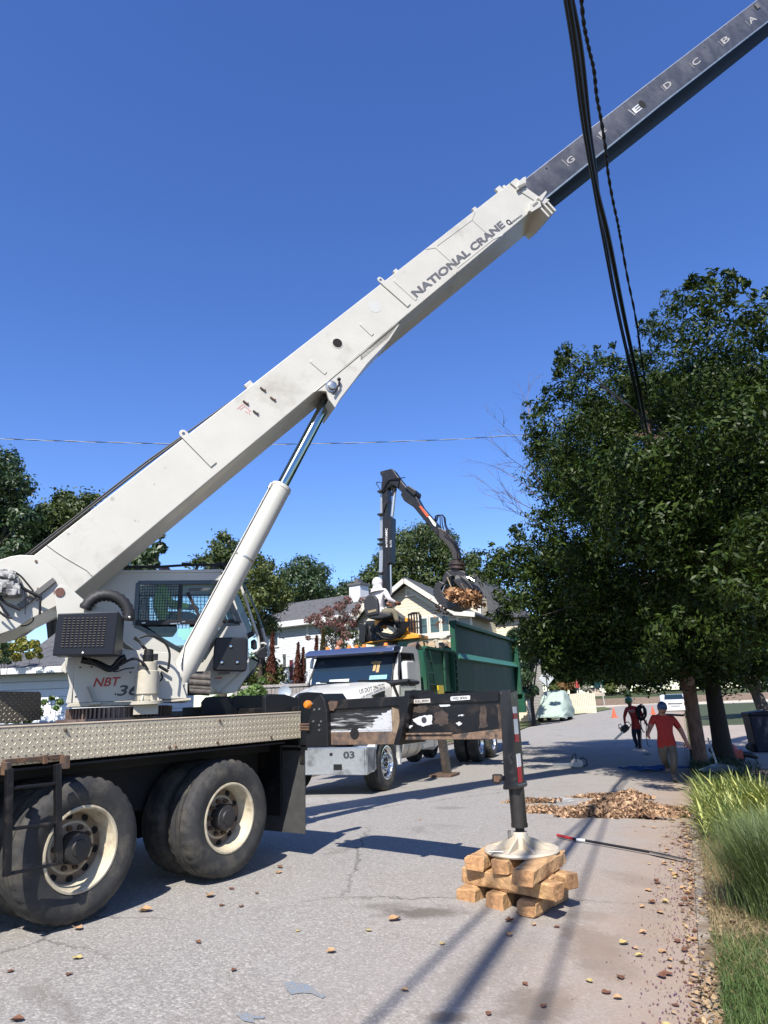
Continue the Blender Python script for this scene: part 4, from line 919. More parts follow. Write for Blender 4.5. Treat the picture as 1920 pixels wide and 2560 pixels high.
mb.build('bare_patch',mat('bare_bright2',(.78,.78,.78),.35,.1,var=.08,vs=14),ib)
a,c=oc(855,380,.05); mb=MB().lathe(O_.P(a,.046,c),-O_.y,[(.028,0),(0,.0008)],14); mb.build('scorch',greyp,ib)
mb=MB()
for pts in ([(785,300),(860,290),(885,310),(860,330),(820,340),(780,330)],[(920,335),(960,320),(1000,340),(995,400),(960,415),(920,400)],[(1180,300),(1220,290),(1225,420),(1185,430)],[(1290,285),(1315,290),(1318,440),(1300,440)]):
    mb.prism(O_,[oc(*p,.05) for p in blob(pts,5.5,len(mb.v)+5,5)],.047,.0498)
mb.build('rust_patch',mat('rust_soft',(.075,.05,.036),.7,var=.4,vs=12,col2=(.03,.024,.02),lo=.40,hi=.66),ib)
mb=MB().prism(O_,[oc(*p,.03) for p in [(785,258),(888,252),(890,276),(785,282)]],.030,.034); d1=mb.build('decal',mat('decal_white_worn',(.62,.57,.5),.5,var=.2,vs=20,dirt=(.2,.1,.05),dsc=20,dlo=.55,dhi=.65),ib)
textpx('FULL SPAN',O_,cc('Cc',802,276),cc('Cc',880,270),.422*13,greyp,d1,b=.030,name='decal_text',off=.003)
mb=MB().prism(O_,[oc(*p,.03) for p in [(1010,245),(1015,240),(1122,234),(1126,240),(1125,258),(1016,266),(1010,260)]],.030,.034); d2=mb.build('decal',mat('decal_white',(.78,.77,.74),.5),ib)
textpx('MID SPAN',O_,cc('Cc',1028,259),cc('Cc',1110,254),.422*15,greyp,d2,b=.030,name='decal_text',off=.003)
# left end: hinge tower, lamp, pins
mb=MB().prism(O_,[oc(*p,-.06) for p in [(185,270),(238,222),(262,258),(278,330),(283,540),(150,545),(155,400),(178,380)]],-.06,.30)
et=cp(mb,'beam_end_tower',blackp,bevel=.008)
mb=MB()
for x,y in ((205,318),(235,315),(192,283),(235,410),(235,440),(200,388),(245,388)):
    a,c=oc(x,y,-.06); mb.lathe(O_.P(a,-.06,c),-O_.y,[(.012,0),(.012,.01),(0,.012)],8)
mb.build('tower_bolt',steel,et)
mb=MB()
for y in (405,420,435): 
    p=oc(128,y,-.06);q=oc(182,y,-.06); mb.tube([O_.P(p[0],-.08,p[1]),O_.P(q[0],-.08,q[1])],.010,8)
cp(mb,'hinge_pins',rust,smooth=40)
mb=MB().box(D,1.633,1.80,.02,2.4,1.22,1.60); mb.box(D,1.66,1.95,.3,2.3,.55,1.25); cp(mb,'rear_frame',blackm,bevel=.01)
mb=MB(); a,c=oc(156,288,-.1); mb.lathe(O_.P(a,-.06,c),-O_.y,[(.038,0),(.040,.03),(.028,.05),(0,.055)],24); cp(mb,'marker_lamp',amber,smooth=40)
# jack
mb=MB()
mb.prism(O_,[oc(*p,.02) for p in [(1300,206),(1362,204),(1408,782),(1328,782)]],.02,.17)
mb.prism(O_,[oc(*p,.02) for p in [(1322,785),(1325,758),(1412,754),(1418,775),(1410,790),(1330,792)]],.01,.19)
bx=[oc(*p,.0) for p in [(1262,700),(1305,700),(1325,715),(1322,740),(1300,758),(1262,752)]]
mb.prism(O_,bx,-.02,.02); 
jk=cp(mb,'jack_housing',mat('jack_black',(.02,.02,.022),.3,var=.25,vs=8,dirt=(.12,.11,.1),dsc=9,dlo=.6,dhi=.7),bevel=.006)
mb=MB().prism(O_,[(p[0]*1,p[1]) for p in [oc(*q,-.02) for q in [(1268,708),(1300,708),(1312,722),(1295,748),(1268,744)]]],-.024,-.02); mb.build('bracket_rust',rust,jk)
mb=MB(); t0=np.array(oc(1374,300,.02)); t1=np.array(oc(1435,768,.02)); L_=[(0,.16,1),(.16,.25,0),(.25,.42,1),(.42,.58,0) ,(.68,.82,1),(.82,1,0)]
LL=[(300,338,1),(338,372,0),(372,462,1),(462,508,0),(578,655,1),(655,768,0)]
for y0,y1,m_ in LL:
    z0_=O_.c('Cc',1385,y0,.09)[1]; z1_=O_.c('Cc',1420,y1,.09)[1]
    sx=lambda y:np.interp(y,[206,782],[oc(1362,204,.02)[0],oc(1408,782,.02)[0]])+.0005
    q4=[O_.P(sx(y0),.045,z0_),O_.P(sx(y0),.115,z0_),O_.P(sx(y1),.115,z1_),O_.P(sx(y1),.045,z1_)]
    mb.add(q4+[p+O_.x*.004 for p in q4],[(0,1,2,3),(7,6,5,4),(0,4,5,1),(1,5,6,2),(2,6,7,3),(3,7,4,0)],m_)
mb.build('reflective_tape',[redtape,whitetape],jk)
ja=(oc(1396,790,.1)[0]+oc(1418,1010,.1)[0])/2
zt_=oc(1400,790,.1)[1]; zl=oc(1415,1012,.1)[1]
mb=MB().tube([O_.P(ja,.11,zt_+.02),O_.P(ja,.11,zl)],.062,32).tube([O_.P(ja,.11,zl+.025),O_.P(ja,.11,zl-.002)],.066,32); mb.build('jack_leg',mat('jack_tube',(.045,.042,.038),.35,.3,var=.2,vs=8),jk,smooth=35)
zn=O_.c('E',830,485,.11)[1]; 
mb=MB().tube([O_.P(ja,.11,zl),O_.P(ja,.11,zn-.05)],.036,24); mb.build('jack_rod',under,jk,smooth=35)
# float pad
zp=.432; Op=O_.P(ja,.11,0)
mb=MB().lathe(Op,[0,0,1],[(.0,zp),(.285,zp),(.292,zp+.012),(.285,zp+.028),(.255,zp+.028),(.06,zp+.030),(.058,zn-.01),(.052,zn),(.04,zn),(.04,zn-.06)],64)
for k in range(8):
    an=k*math.pi/4+.2; u=np.array([math.cos(an),math.sin(an),0]); v=np.array([-u[1],u[0],0])
    mb.add([Op+u*.05+v*d+np.array([0,0,z]) for d in (-.006,.006) for z in (zp+.03,zn-.03)]+[Op+u*.262+v*d+np.array([0,0,zp+.03]) for d in (-.006,.006)],[(0,1,4),(2,5,3),(1,3,5,4),(0,4,5,2)])
pd=cp(mb,'float_pad',mat('pad_tan',(.62,.54,.41),.5,var=.08,vs=8,dirt=(.35,.27,.18),dsc=8,dlo=.6,dhi=.8),smooth=30)
u=(S.x*0+RC*-1); u=np.array([u[0],u[1],0]);u/=np.linalg.norm(u)
mb=MB().tube([Op+u*.085+np.array([0,0,zp+.10]),Op+u*.085+np.array([0,0,zn+.01])],.014,10).tube([Op+u*.17-O_.y*.19+np.array([0,0,zp+.04]),Op+u*.05-O_.y*.22+np.array([0,0,zp+.04])],.008,8); mb.build('pad_handle',steel,pd,smooth=40)
# ================================================================== FIGURES
def skinmesh(pts,edges,rad,root=0,sub=2):
    me=bpy.data.meshes.new('t'); me.from_pydata([tuple(map(float,p)) for p in pts],edges,[]); o=bpy.data.objects.new('t',me); COL.objects.link(o)
    md=o.modifiers.new('s','SKIN'); md.use_smooth_shade=True; md.branch_smoothing=.4
    for i,sv in enumerate(me.skin_vertices[0].data):
        r=rad[i]; sv.radius=(r,r) if not isinstance(r,tuple) else r; sv.use_root=(i==root)
    s2=o.modifiers.new('u','SUBSURF'); s2.levels=sub; s2.render_levels=sub
    dg=bpy.context.evaluated_depsgraph_get(); dg.update(); m2=bpy.data.meshes.new_from_object(o.evaluated_get(dg))
    V=np.array([v.co[:] for v in m2.vertices]).reshape(-1,3); Fc=[tuple(p.vertices) for p in m2.polygons]
    COL.objects.unlink(o); bpy.data.objects.remove(o); bpy.data.meshes.remove(m2); bpy.data.meshes.remove(me); return V,Fc
def person(label,base,J,mats_,scale=1.,hs=None,hands=True,group=None,face=(0,-1,0),hair=None,sleeve='short',headr=.115):
    """J: joint dict of world points; mats_: skin, shirt, trousers, shoes"""
    K=['pel','spi','che','nec','shL','elL','wrL','shR','elR','wrR','hiL','knL','anL','toL','hiR','knR','anR','toR']
    s=scale
    J={k:np.array(v,float) for k,v in J.items()}
    pts=[J[k] for k in K]
    pts.append(J['nec']*.4+J['head']*.6); K2=K+['nk2']
    for h in ('L','R'):
        e=J['wr'+h]-J['el'+h]; e/=np.linalg.norm(e); pts.append(J['wr'+h]+e*.075*s); K2.append('pa'+h)
    ix={k:i for i,k in enumerate(K2)}
    E=[('pel','spi'),('spi','che'),('che','nec'),('nec','nk2'),('che','shL'),('shL','elL'),('elL','wrL'),('wrL','paL'),('che','shR'),('shR','elR'),('elR','wrR'),('wrR','paR'),('pel','hiL'),('hiL','knL'),('knL','anL'),('anL','toL'),('pel','hiR'),('hiR','knR'),('knR','anR'),('anR','toR')]
    rd=dict(pel=.135,spi=.130,che=.145,nec=.065,nk2=.058,shL=.072,shR=.072,elL=.045,elR=.045,wrL=.030,wrR=.030,paL=.036,paR=.036,hiL=.100,hiR=.100,knL=.066,knR=.066,anL=.048,anR=.048,toL=.042,toR=.042)
    V,Fc=skinmesh(pts,[(ix[a],ix[b]) for a,b in E],[rd[k]*s for k in K2],0,2)
    reg={('pel','spi'):1,('spi','che'):1,('che','nec'):1,('nec','nk2'):0,('che','shL'):1,('shL','elL'):1,('elL','wrL'):1 if sleeve=='long' else 0,('wrL','paL'):0,('pel','hiL'):2,('hiL','knL'):2,('knL','anL'):2,('anL','toL'):3}
    seg=[]
    for a,b in E:
        r=reg.get((a,b)); 
        if r is None: r=reg[(a.replace('R','L'),b.replace('R','L'))]
        seg.append((pts[ix[a]],pts[ix[b]],r))
    mb=MB(); base=np.array(base,float); mb.base=base
    o=0; mb.v=[tuple(v) for v in V]
    C_=np.array([V[list(f)].mean(0) for f in Fc])
    D_=[]
    for a,b,r in seg:
        ab=b-a; t=np.clip(((C_-a)@ab)/(ab@ab),0,1); D_.append(np.linalg.norm(C_-(a+t[:,None]*ab),axis=1))
    am=np.argmin(np.array(D_),0)
    tor=np.minimum(D_[0],D_[1]) if True else None
    for f,k,c,td in zip(Fc,am,C_,tor):
        r=seg[k][2]
        near=td<.185*s and c[2]>J['pel'][2]-.05*s and k not in (2,3)
        if r in (1,2) and k in (0,12,16): r=1 if c[2]>J['pel'][2]-.07*s else 2
        if sleeve=='short' and k in (5,9):
            a,b,_=seg[k]; t=((c-a)@(b-a))/((b-a)@(b-a)); r=1 if t<.75 else 0
        if near: r=1
        mb.f.append(f); mb.m.append(r)
    # head with face
    fc=np.array(face,float); fc/=np.linalg.norm(fc); upv=J['head']-J['nec']; upv/=np.linalg.norm(upv); rt=np.cross(fc,upv); rt/=np.linalg.norm(rt); fc=np.cross(upv,rt)
    H=J['head']; hr=headr*(hs or min(s,1.08))
    Fh=Fr((0,0,0),0); Fh.x=rt; Fh.y=fc; Fh.z=upv
    n0=len(mb.v); mb.sph(H,hr,18,0,(.72,.86,1.05),Fh)
    for i in range(n0,len(mb.v)):   # jaw, brow and eye sockets
        q=np.array(mb.v[i])-H; x,y,z=q@rt/hr,q@fc/hr,q@upv/hr
        if z<-.2: q=q-rt*x*hr*.28*(-z-.2)+fc*hr*.08*max(0,y)
        if y>.4 and abs(z-.05)<.14 and .15<abs(x)<.5: q=q-fc*hr*.09
        mb.v[i]=tuple(H+q)
    mb.tube([H+fc*hr*.80+upv*hr*.14,H+fc*hr*.98-upv*hr*.12,H+fc*hr*.84-upv*hr*.22],[hr*.07,hr*.13,hr*.09],8,0)
    for sg in (-1,1):
        mb.sph(H+rt*sg*hr*.72-upv*hr*.02,hr*.2,8,0,(.35,.8,1.2),Fh)
        mb.sph(H+rt*sg*hr*.28+fc*hr*.72+upv*hr*.07,hr*.09,8,4,(1,.5,.6),Fh)
    mb.tube([H-rt*hr*.25+fc*hr*.80-upv*hr*.48,H+fc*hr*.86-upv*hr*.50,H+rt*hr*.25+fc*hr*.80-upv*hr*.48],hr*.05,6,4)
    if hands:
        for h in ('L','R'):
            wr=J['wr'+h]; e=wr-J['el'+h]; e/=np.linalg.norm(e); pal=wr+e*.085*s; sd=np.cross(e,fc); 
            sd=sd/np.linalg.norm(sd) if np.linalg.norm(sd)>.1 else rt; cu=np.cross(sd,e)
            if cu@fc<0: cu=-cu
            for k,(o_,ln) in enumerate(((-.028,.070),(-.010,.080),(.009,.076),(.027,.060))):
                b0=pal-e*.015*s+sd*o_*s; mb.tube([b0,b0+e*ln*.45*s+cu*.006*s,b0+e*ln*.8*s+cu*.022*s,b0+e*ln*.9*s+cu*.045*s],[.010*s,.0095*s,.0085*s,.007*s],7,0)
            sg=1 if h=='L' else -1
            b0=wr+e*.03*s+sd*sg*.03*s; mb.tube([b0,b0+e*.025*s+sd*sg*.028*s,b0+e*.055*s+sd*sg*.032*s+cu*.012*s],[.013*s,.011*s,.008*s],7,0)
    skin,shirt,trou,shoe=mats_
    ob=mb.build('person',[skin,shirt,trou,shoe,void],None,smooth=70,merge=False)
    tag(ob,label,'person',group); return ob,Fh,H,hr
def Fh2(O,F):
    class Q:
        def P(s,a,b,c): return O+F.x*a+F.z*b+F.y*c
    return Q()
skin1=mat('skin_light',(.42,.20,.13),.5,var=.06); skin2=mat('skin_tan',(.28,.13,.075),.5,var=.06)
redshirt=mat('red_shirt',(.42,.024,.016),.8,var=.12,vs=7,bump=.6,bs=9); orshirt=mat('orange_shirt',(.85,.18,.04),.8,var=.08)
khaki=mat('khaki_trousers',(.14,.115,.085),.85,var=.25,vs=8,bump=.8,bs=10); jeans=mat('dark_jeans',(.012,.018,.04),.85,var=.2,bump=.6,bs=10)
boots=mat('boots_tan',(.28,.19,.13),.7,var=.2); bootsd=mat('boots_brown',(.05,.03,.025),.6); whitehood=mat('white_hoodie',(.72,.68,.69),.85,var=.05,vs=5,bump=.7,bs=8)
hivis=mat('hi_vis_green',(.85,1.25,.06),.7,var=.1); oliv=mat('olive_trousers',(.17,.15,.10),.85,var=.2,bump=.6,bs=10)
def pj(P0,k):
    """joint picker: photo point -> point in the upright plane facing the camera through P0, shifted back by b"""
    F=Fr(P0,90)
    def f(x,y,b=0):
        a,c=F.c(k,x,y,b); return F.P(a,b,c)
    return f
# walking man in red shirt, facing us
P0=G(1672,1954); f=pj(P0,'V6')
zf=P0[2]
J=dict(pel=f(1060,800,.05),spi=f(1040,650,.03),che=f(1005,470,0),nec=f(985,370,0),head=f(990,262,-.03),shL=f(1150,420,.02),elL=f(1290,610,.05),wrL=f(1375,790,-.05),shR=f(855,400,0),elR=f(800,560,.02),wrR=f(768,655,-.15),hiL=f(1150,860,.05),knL=f(1175,1080,-.10),anL=f(1180,1330,.05),toL=f(1200,1420,-.12),hiR=f(985,870,.05),knR=f(1020,1070,.12),anR=f(1080,1190,.50),toR=f(1090,1290,.46))
man,Fh,H,hr=person('man in red t-shirt, khaki trousers and blue cap walking toward the camera',P0,J,[skin1,redshirt,khaki,boots],1.24,face=(-.05,-1,-.15))
mb=MB().sph(H+Fh.z*hr*.28,hr*1.0,16,0,(.80,.92,.90),Fh); mb.prism(Fh2(H+Fh.z*hr*.30,Fh),[(-hr*.6,0),(hr*.6,0),(hr*.45,hr*1.35),(0,hr*1.55),(-hr*.45,hr*1.35)],-.008,.008)
mb.base=P0
mb.build('cap',mat('blue_cap',(.05,.085,.20),.5,var=.3,vs=30),man,smooth=60)
# man in green helmet walking away
P1=G(1592,1872); f=pj(P1,'V6')
J=dict(pel=f(575,560,0),spi=f(560,450,0),che=f(535,300,0),nec=f(480,225,0),head=f(462,160,-.02),shL=f(425,265,0),elL=f(388,400,0),wrL=f(398,500,-.05),shR=f(620,260,0),elR=f(680,400,-.05),wrR=f(720,470,-.15),hiL=f(540,580,0),knL=f(545,710,-.05),anL=f(590,840,.05),toL=f(575,885,.12),hiR=f(620,580,0),knR=f(630,720,.1),anR=f(640,860,.02),toR=f(625,900,.2))
m2,Fh,H,hr=person('man in green helmet and dark jeans walking away with a chainsaw in his left hand',P1,J,[skin2,redshirt,jeans,bootsd],1.05,face=(.2,1,0),sleeve='long')
mb=MB(); prof=[(hr*1.0,-.02),(hr*1.02,.0),(hr*.98,.05),(hr*.8,.10),(hr*.45,.13),(0,.14)]
mb.lathe(H+Fh.z*hr*.15,Fh.z,prof,24); mb.lathe(H+Fh.z*hr*.15,Fh.z,[(hr*1.0,-.005),(hr*1.16,-.012),(hr*1.0,-.02)],24)
mb.build('helmet',mat('green_helmet',(.04,.20,.05),.35,coat=.3),m2,smooth=50)
textpx('TREE',Fr(P1,90),cc('V6',442,340),cc('V6',555,318),.157*48,mat('shirt_print',(.55,.45,.42),.7,var=.3,vs=40),m2,b=-.19,name='shirt_print')
def gear(name,label,cat,loc): return thing(name,label,cat,loc)
ff=lambda x,y,b=0:f(x,y,b)
rp=gear('rope_coil','black coiled climbing rope slung over the shoulder of the man in the green helmet','rope',f(660,300))
mb=MB(); r3=random.Random(2)
for i in range(9):
    cx,cy=660+r3.uniform(-25,25),330+r3.uniform(-15,15); rx,ry=r3.uniform(45,75),r3.uniform(95,130)
    mb.tube([f(cx+rx*math.cos(t),cy+ry*math.sin(t)*1.0,-.12+.03*math.sin(3*t+i)) for t in [2*math.pi*k/20 for k in range(21)]],.016,6)
mb.build('coil',hosem,rp,smooth=60)
mb=MB(); mb.tube([f(650,420,-.1),f(655,560,-.1),f(650,700,-.1),f(655,850,-.1),f(690,950,-.1)]+[G(*cc('V6',730,996),.02),G(*cc('V6',820,1000),.02)],.014,6); mb.build('tail',mat('tan_rope',(.28,.20,.15),.8),rp,smooth=60)
mb=MB(); mb.tube([f(640,430),f(660,560),f(690,640),f(715,640)],.018,6); mb.tube([f(740,440),f(735,700),f(760,840),f(800,880)],.012,6); mb.build('strap',blackm,rp,smooth=60)
def chainsaw(name,label,P,ang,up,col,ln=.45,s=1.):
    """P centre of engine, ang bar direction in XY (radians), up tilt of the bar"""
    t=thing(name,label,'chainsaw',P); F=WF(P,ang)
    c_,s_=math.cos(up),math.sin(up); x=F.x*c_+F.z*s_; z=-F.x*s_+F.z*c_; F.x=x; F.z=z
    mb=MB().prism(F,[(-.16,-.05),(-.17,.05),(-.10,.10),(.04,.11),(.10,.05),(.11,-.06),(.02,-.08),(-.12,-.08)],-.09,.09); mb.build('engine_body',col,t,bevel=.015,seg=3)
    mb=MB().prism(F,[(.08,-.045),(.08,.03),(ln,.028),(ln+.04,0),(ln,-.035)],.075,.085); mb.build('guide_bar',steel,t)
    mb=MB().tube([F.P(.05,-.09,-.05),F.P(.06,-.11,.08),F.P(.02,-.09,.20),F.P(-.02,.05,.22),F.P(0,.10,.05)],.012,8).tube([F.P(-.10,0,.09),F.P(-.18,0,.13),F.P(-.27,0,.08),F.P(-.27,0,-.04),F.P(-.14,0,-.07)],.016,8).tube([F.P(.09,-.09,.14),F.P(.11,.06,.15)],.010,6)
    mb.build('handle',blackp,t,smooth=50); return t
chainsaw('chainsaw','dark chainsaw hanging bar down from the left hand of the man in the green helmet',f(385,600,-.05),math.pi,R_(-38),blackp,.45)
Pg=G(*cc('R',700,1030)); chainsaw('chainsaw','white and grey chainsaw standing on the shaded road behind the leaf pile',Pg+np.array([0,0,.09]),math.pi*.98,0,mat('saw_white',(.55,.53,.5),.4,var=.2,vs=20),.52)
# distant person in red
P2=atZ(*cc('R',715,345),70.); f=pj(P2,'R')
J=dict(pel=f(712,290),spi=f(710,270),che=f(708,247),nec=f(706,237),head=f(706,224),shL=f(722,243),elL=f(728,262),wrL=f(730,278),shR=f(694,243),elR=f(688,262),wrR=f(690,280),hiL=f(718,295),knL=f(722,318),anL=f(722,338),toL=f(724,344,-.1),hiR=f(706,295),knR=f(706,318),anR=f(704,338),toR=f(702,344,-.1))
person('distant person in a red top standing by the flower beds at the street end',P2,J,[skin1,mat('dist_red',(.45,.05,.05),.8),jeans,bootsd],1.0,hands=True,headr=.10)
# operator on the loader seat
# ================================================================== GRAPPLE TRUCK
T=Fr([-.13,13.3,0],22)
W=Fr(T.P(.9,0,0),112); W2=Fr(T.P(3.0,0,0),112)
zg=gnd(*T.P(1,1,0)[:2])
truck=thing('grapple_truck','white conventional cab truck with green debris body and orange rotating grapple loader on its back','grapple truck',T.P(4,1.1,zg))
def tp_(mb,name,m,parent=None,**k): return mb.build(name,m,parent or truck,**k)
sT=lambda x,y,b=0,k='S4':T.c(k,x,y,b)
WID=2.05
# cab shell with door window opening
zc=1.05
cabp=[(.62,1.95),(.98,2.60),(1.08,2.70),(1.80,2.74),(1.98,2.66),(2.07,2.35),(2.10,zc),(.55,zc)]
win=[(.80,2.02),(.88,2.50),(.93,2.56),(1.68,2.58),(1.72,2.50),(1.70,1.93),(.86,1.93)]
mb=MB()
for b0,b1 in ((.0,.05),(WID-.05,WID)):
    mb.prism(T,[(.62,1.95),(.98,2.60),(.93,2.56),(.88,2.50),(.80,2.02)],b0,b1)
    mb.prism(T,[(.98,2.60),(1.08,2.70),(1.80,2.74),(1.98,2.66),(1.72,2.50),(1.68,2.58),(.93,2.56)],b0,b1)
    mb.prism(T,[(1.98,2.66),(2.07,2.35),(2.10,zc),(1.70,zc),(1.70,1.93),(1.72,2.50)],b0,b1)
    mb.prism(T,[(.62,1.95),(.80,2.02),(.86,1.93),(1.70,1.93),(1.70,zc),(.55,zc)],b0,b1)
mb.prism(T,[(.98,2.60),(1.08,2.70),(1.80,2.74),(1.98,2.66),(1.95,2.62),(1.8,2.69),(1.1,2.65)],.05,WID-.05)
mb.prism(T,[(1.98,2.66),(2.07,2.35),(2.10,zc),(2.05,zc),(2.02,2.35),(1.94,2.62)],.05,WID-.05)
mb.box(T,.55,2.05,.05,WID-.05,zc,zc+.06)
tcab=tp_(mb,'truck_cab',whitepaint,bevel=.02,seg=3)
mb=MB()
for i in range(len(win)): bar(mb,T,win[i],win[(i+1)%len(win)],-.006,.03,.03)
mb.build('door_seal',blackp,tcab)
mb=MB().box(T,1.2,1.9,.3,WID-.3,1.3,2.25).box(T,.62,.95,.1,WID-.1,1.5,2.0).prism(T,[(1.2,2.5),(1.9,2.5),(1.9,2.69),(1.2,2.66)],.06,WID-.06); mb.build('cab_interior',under,tcab)
mb=MB(); bar(mb,T,(.84,1.9),(.86,1.2),-.004,.001,.012); bar(mb,T,(1.74,1.9),(1.74,1.2),-.004,.001,.012); mb.build('door_gap',blackm,tcab)
mb=MB().box(T,1.52,1.64,-.02,0,1.78,1.84); mb.build('door_handle',blackp,tcab,bevel=.008)
# windscreen plane: leans back
Wd=Fr(T.P(.60,.0,0),112); wp=lambda x,y:None
def wsp(u,z): return T.P(.625+(z-1.98)*.57,u,z)
mb=MB(); c=[wsp(.10,1.99),wsp(WID-.08,1.99),wsp(WID-.14,2.58),wsp(.14,2.58)]; dd=T.x*.02
mb.add(c+[p+dd for p in c],[(0,1,2,3),(7,6,5,4),(0,4,5,1),(1,5,6,2),(2,6,7,3),(3,7,4,0)]); mb.build('windscreen',wind,tcab)
mb=MB()
for p,q in ((0,1),(1,2),(2,3),(3,0)): mb.tube([c[p],c[q]],.022,8)
mb.build('windscreen_seal',blackp,tcab,smooth=50)
mb=MB(); 
for u0,u1 in ((.15,.85),(.95,1.7)): mb.tube([wsp(u0,2.03)-T.x*.02,wsp(u1,2.06)-T.x*.02],.010,6)
mb.build('wiper',blackm,tcab)
mb=MB(); e=T.x*-.004
def wq(u0,u1,z0,z1,mi): mb.add([wsp(u0,z0)+e,wsp(u1,z0)+e,wsp(u1,z1)+e,wsp(u0,z1)+e],[(0,1,2,3)],mi)
wq(.22,.60,2.06,2.14,0); wq(1.05,1.5,2.04,2.10,1); wq(1.55,1.8,2.03,2.06,1)
for u,z,a in ((.42,2.30,.0),(.50,2.33,.5)): 
    wq(u,u+.06,z-.10,z+.10,2)
wq(.40,.62,2.38,2.42,2)
mb.build('dashboard_clutter',[mat('pale_blue_card',(.25,.55,.60),.6),mat('paper_white',(.55,.60,.58),.6),mat('work_glove',(.50,.33,.14),.8)],tcab)
# visor
mb=MB(); pr=[(.66,2.56),(.60,2.60),(.62,2.66),(.78,2.72),(1.05,2.71),(1.0,2.62),(.88,2.59)]
mb.prism(T,pr,.02,WID-.02); mb.build('sun_visor',mat('visor_steel',(.16,.19,.28),.16,.8),tcab,bevel=.012,seg=3)
mb=MB()
for i,u in enumerate((.35,.85,1.02,1.19,1.70)):
    mb.lathe(T.P(1.02,u,2.72),[0,0,1],[(.055,-.02),(.052,.02),(.035,.075),(0,.08)],14)
mb.build('marker_lights',amber,tcab,smooth=50)
# hood + fenders
def hs(a,z1,w0,w1,z0=1.12):
    m=WID/2; return (a,[(m-w0,z0),(m-w0,z1-.14),(m-w0+.03,z1-.07),(m-w0+.12,z1-.02),(m-.25,z1),(m+.25,z1),(m+w0-.12,z1-.02),(m+w0-.03,z1-.07),(m+w0,z1-.14),(m+w0,z0)])
mb=MB(); loft(mb,T,[hs(.66,2.02,.93,0),hs(.2,1.95,.88,0),hs(-.4,1.84,.80,0),hs(-.80,1.70,.70,0),hs(-.93,1.52,.62,0)])
hood=tp_(mb,'hood',whitepaint,smooth=40)
HF=Fr(T.P(-.4,WID/2-.80,0),22+6.5)
textpx('US DOT 2967272',HF,cc('S4',716,806),cc('S4',1040,722),.193*58,greyp,truck,b=0,off=.012,name='registration_lettering',bold=.012)
drape(truck.children[-1],hood,HF)
mb=MB().prism(T,[T.c('S4',x,y,.12) for x,y in [(900,820),(1040,760),(1030,850),(935,880)]],.10,.16); mb.build('hood_vent',blackp,hood)
# fender arcs
mb=MB()
for b0,b1 in ((-.02,.42),(WID-.42,WID+.02)):
    arc=[( .0+.70*math.cos(t),.50+.66*math.sin(t)) for t in [R_(-5+190*i/16) for i in range(17)]]; arc2=[(x*.86,.50+(z-.50)*.86) for x,z in reversed(arc)]
    mb.prism(T,arc+arc2,b0,b1); mb.prism(T,[(-.7,1.0),(.72,1.0),(.66,1.62),(-.55,1.55)],b0+.12,b1)
mb.build('fender',whitepaint,hood,bevel=.015,seg=3)
# bumper with number
Wb=Fr(T.P(-.92,0,0),112)
fp=[Wb.c('S4',x,y) for x,y in [(205,1512),(805,1465),(840,1500),(785,1812),(250,1832),(210,1860)]]
mb=MB().box(Wb,-WID-.06,-.02,0,.14,.42,.88).prism(T,[(-.92,.42),(-.92,.88),(-.52,.86),(-.52,.48)],-.02,.04).prism(T,[(-.92,.42),(-.92,.88),(-.52,.86),(-.52,.48)],WID,WID+.06)
bm_=tp_(mb,'bumper',mat('bumper_chrome',(.66,.68,.70),.22,.9,var=.08,vs=5,dirt=(.22,.22,.22),dsc=3,dlo=.55,dhi=.75),bevel=.02,seg=3)
textpx('03',Wb,cc('S4',512,1645),cc('S4',655,1638),.193*95,greyp,bm_,b=0,name='fleet_number',bold=.03)
mb=MB()
for x0,y0,x1,y1 in ((382,1715,490,1790),(332,1568,368,1605)):
    a,c=Wb.c('S4',x0,y0);a2,c2=Wb.c('S4',x1,y1); mb.box(Wb,a,a2,-.003,.02,c2,c)
mb.build('bumper_slot',void,bm_)
mb=MB().box(T,-.95,-.90,.25,WID-.25,.95,1.55); tp_(mb,'radiator_grille',blackm,bevel=.01)
# chassis, tank, steps
mb=MB().box(T,-.9,11.8,.62,.78,.70,.98).box(T,-.9,11.8,1.3,1.46,.70,.98).box(T,-.7,.9,.5,1.55,.45,1.0).box(T,3.2,11.9,.1,WID+.1,1.55,1.78)
for a in (3.4,5,6.5,9.5,11.2): mb.box(T,a,a+.15,.25,1.85,.98,1.56)
tp_(mb,'truck_chassis',under,bevel=.01)
mb=MB().tube([T.P(.95,.32,.78),T.P(2.1,.32,.78)],.29,28); tk=tp_(mb,'fuel_tank',mat('tank_alu',(.60,.58,.52),.35,.6,var=.1,vs=4),smooth=35,bevel=.01)
mb=MB()
for a in (1.25,1.8): mb.tube([T.P(a,.32,.78),T.P(a+.06,.32,.78)],.296,28)
mb.build('tank_strap',steel,tk,smooth=35)
mb=MB().prism(T,[(2.15,.62),(2.15,1.05),(2.9,1.05),(2.9,.62)],.05,.5).prism(T,[(2.95,.55),(2.95,1.0),(3.6,1.0),(3.6,.7)],.08,.5); tp_(mb,'tool_boxes',whitepaint,bevel=.02)
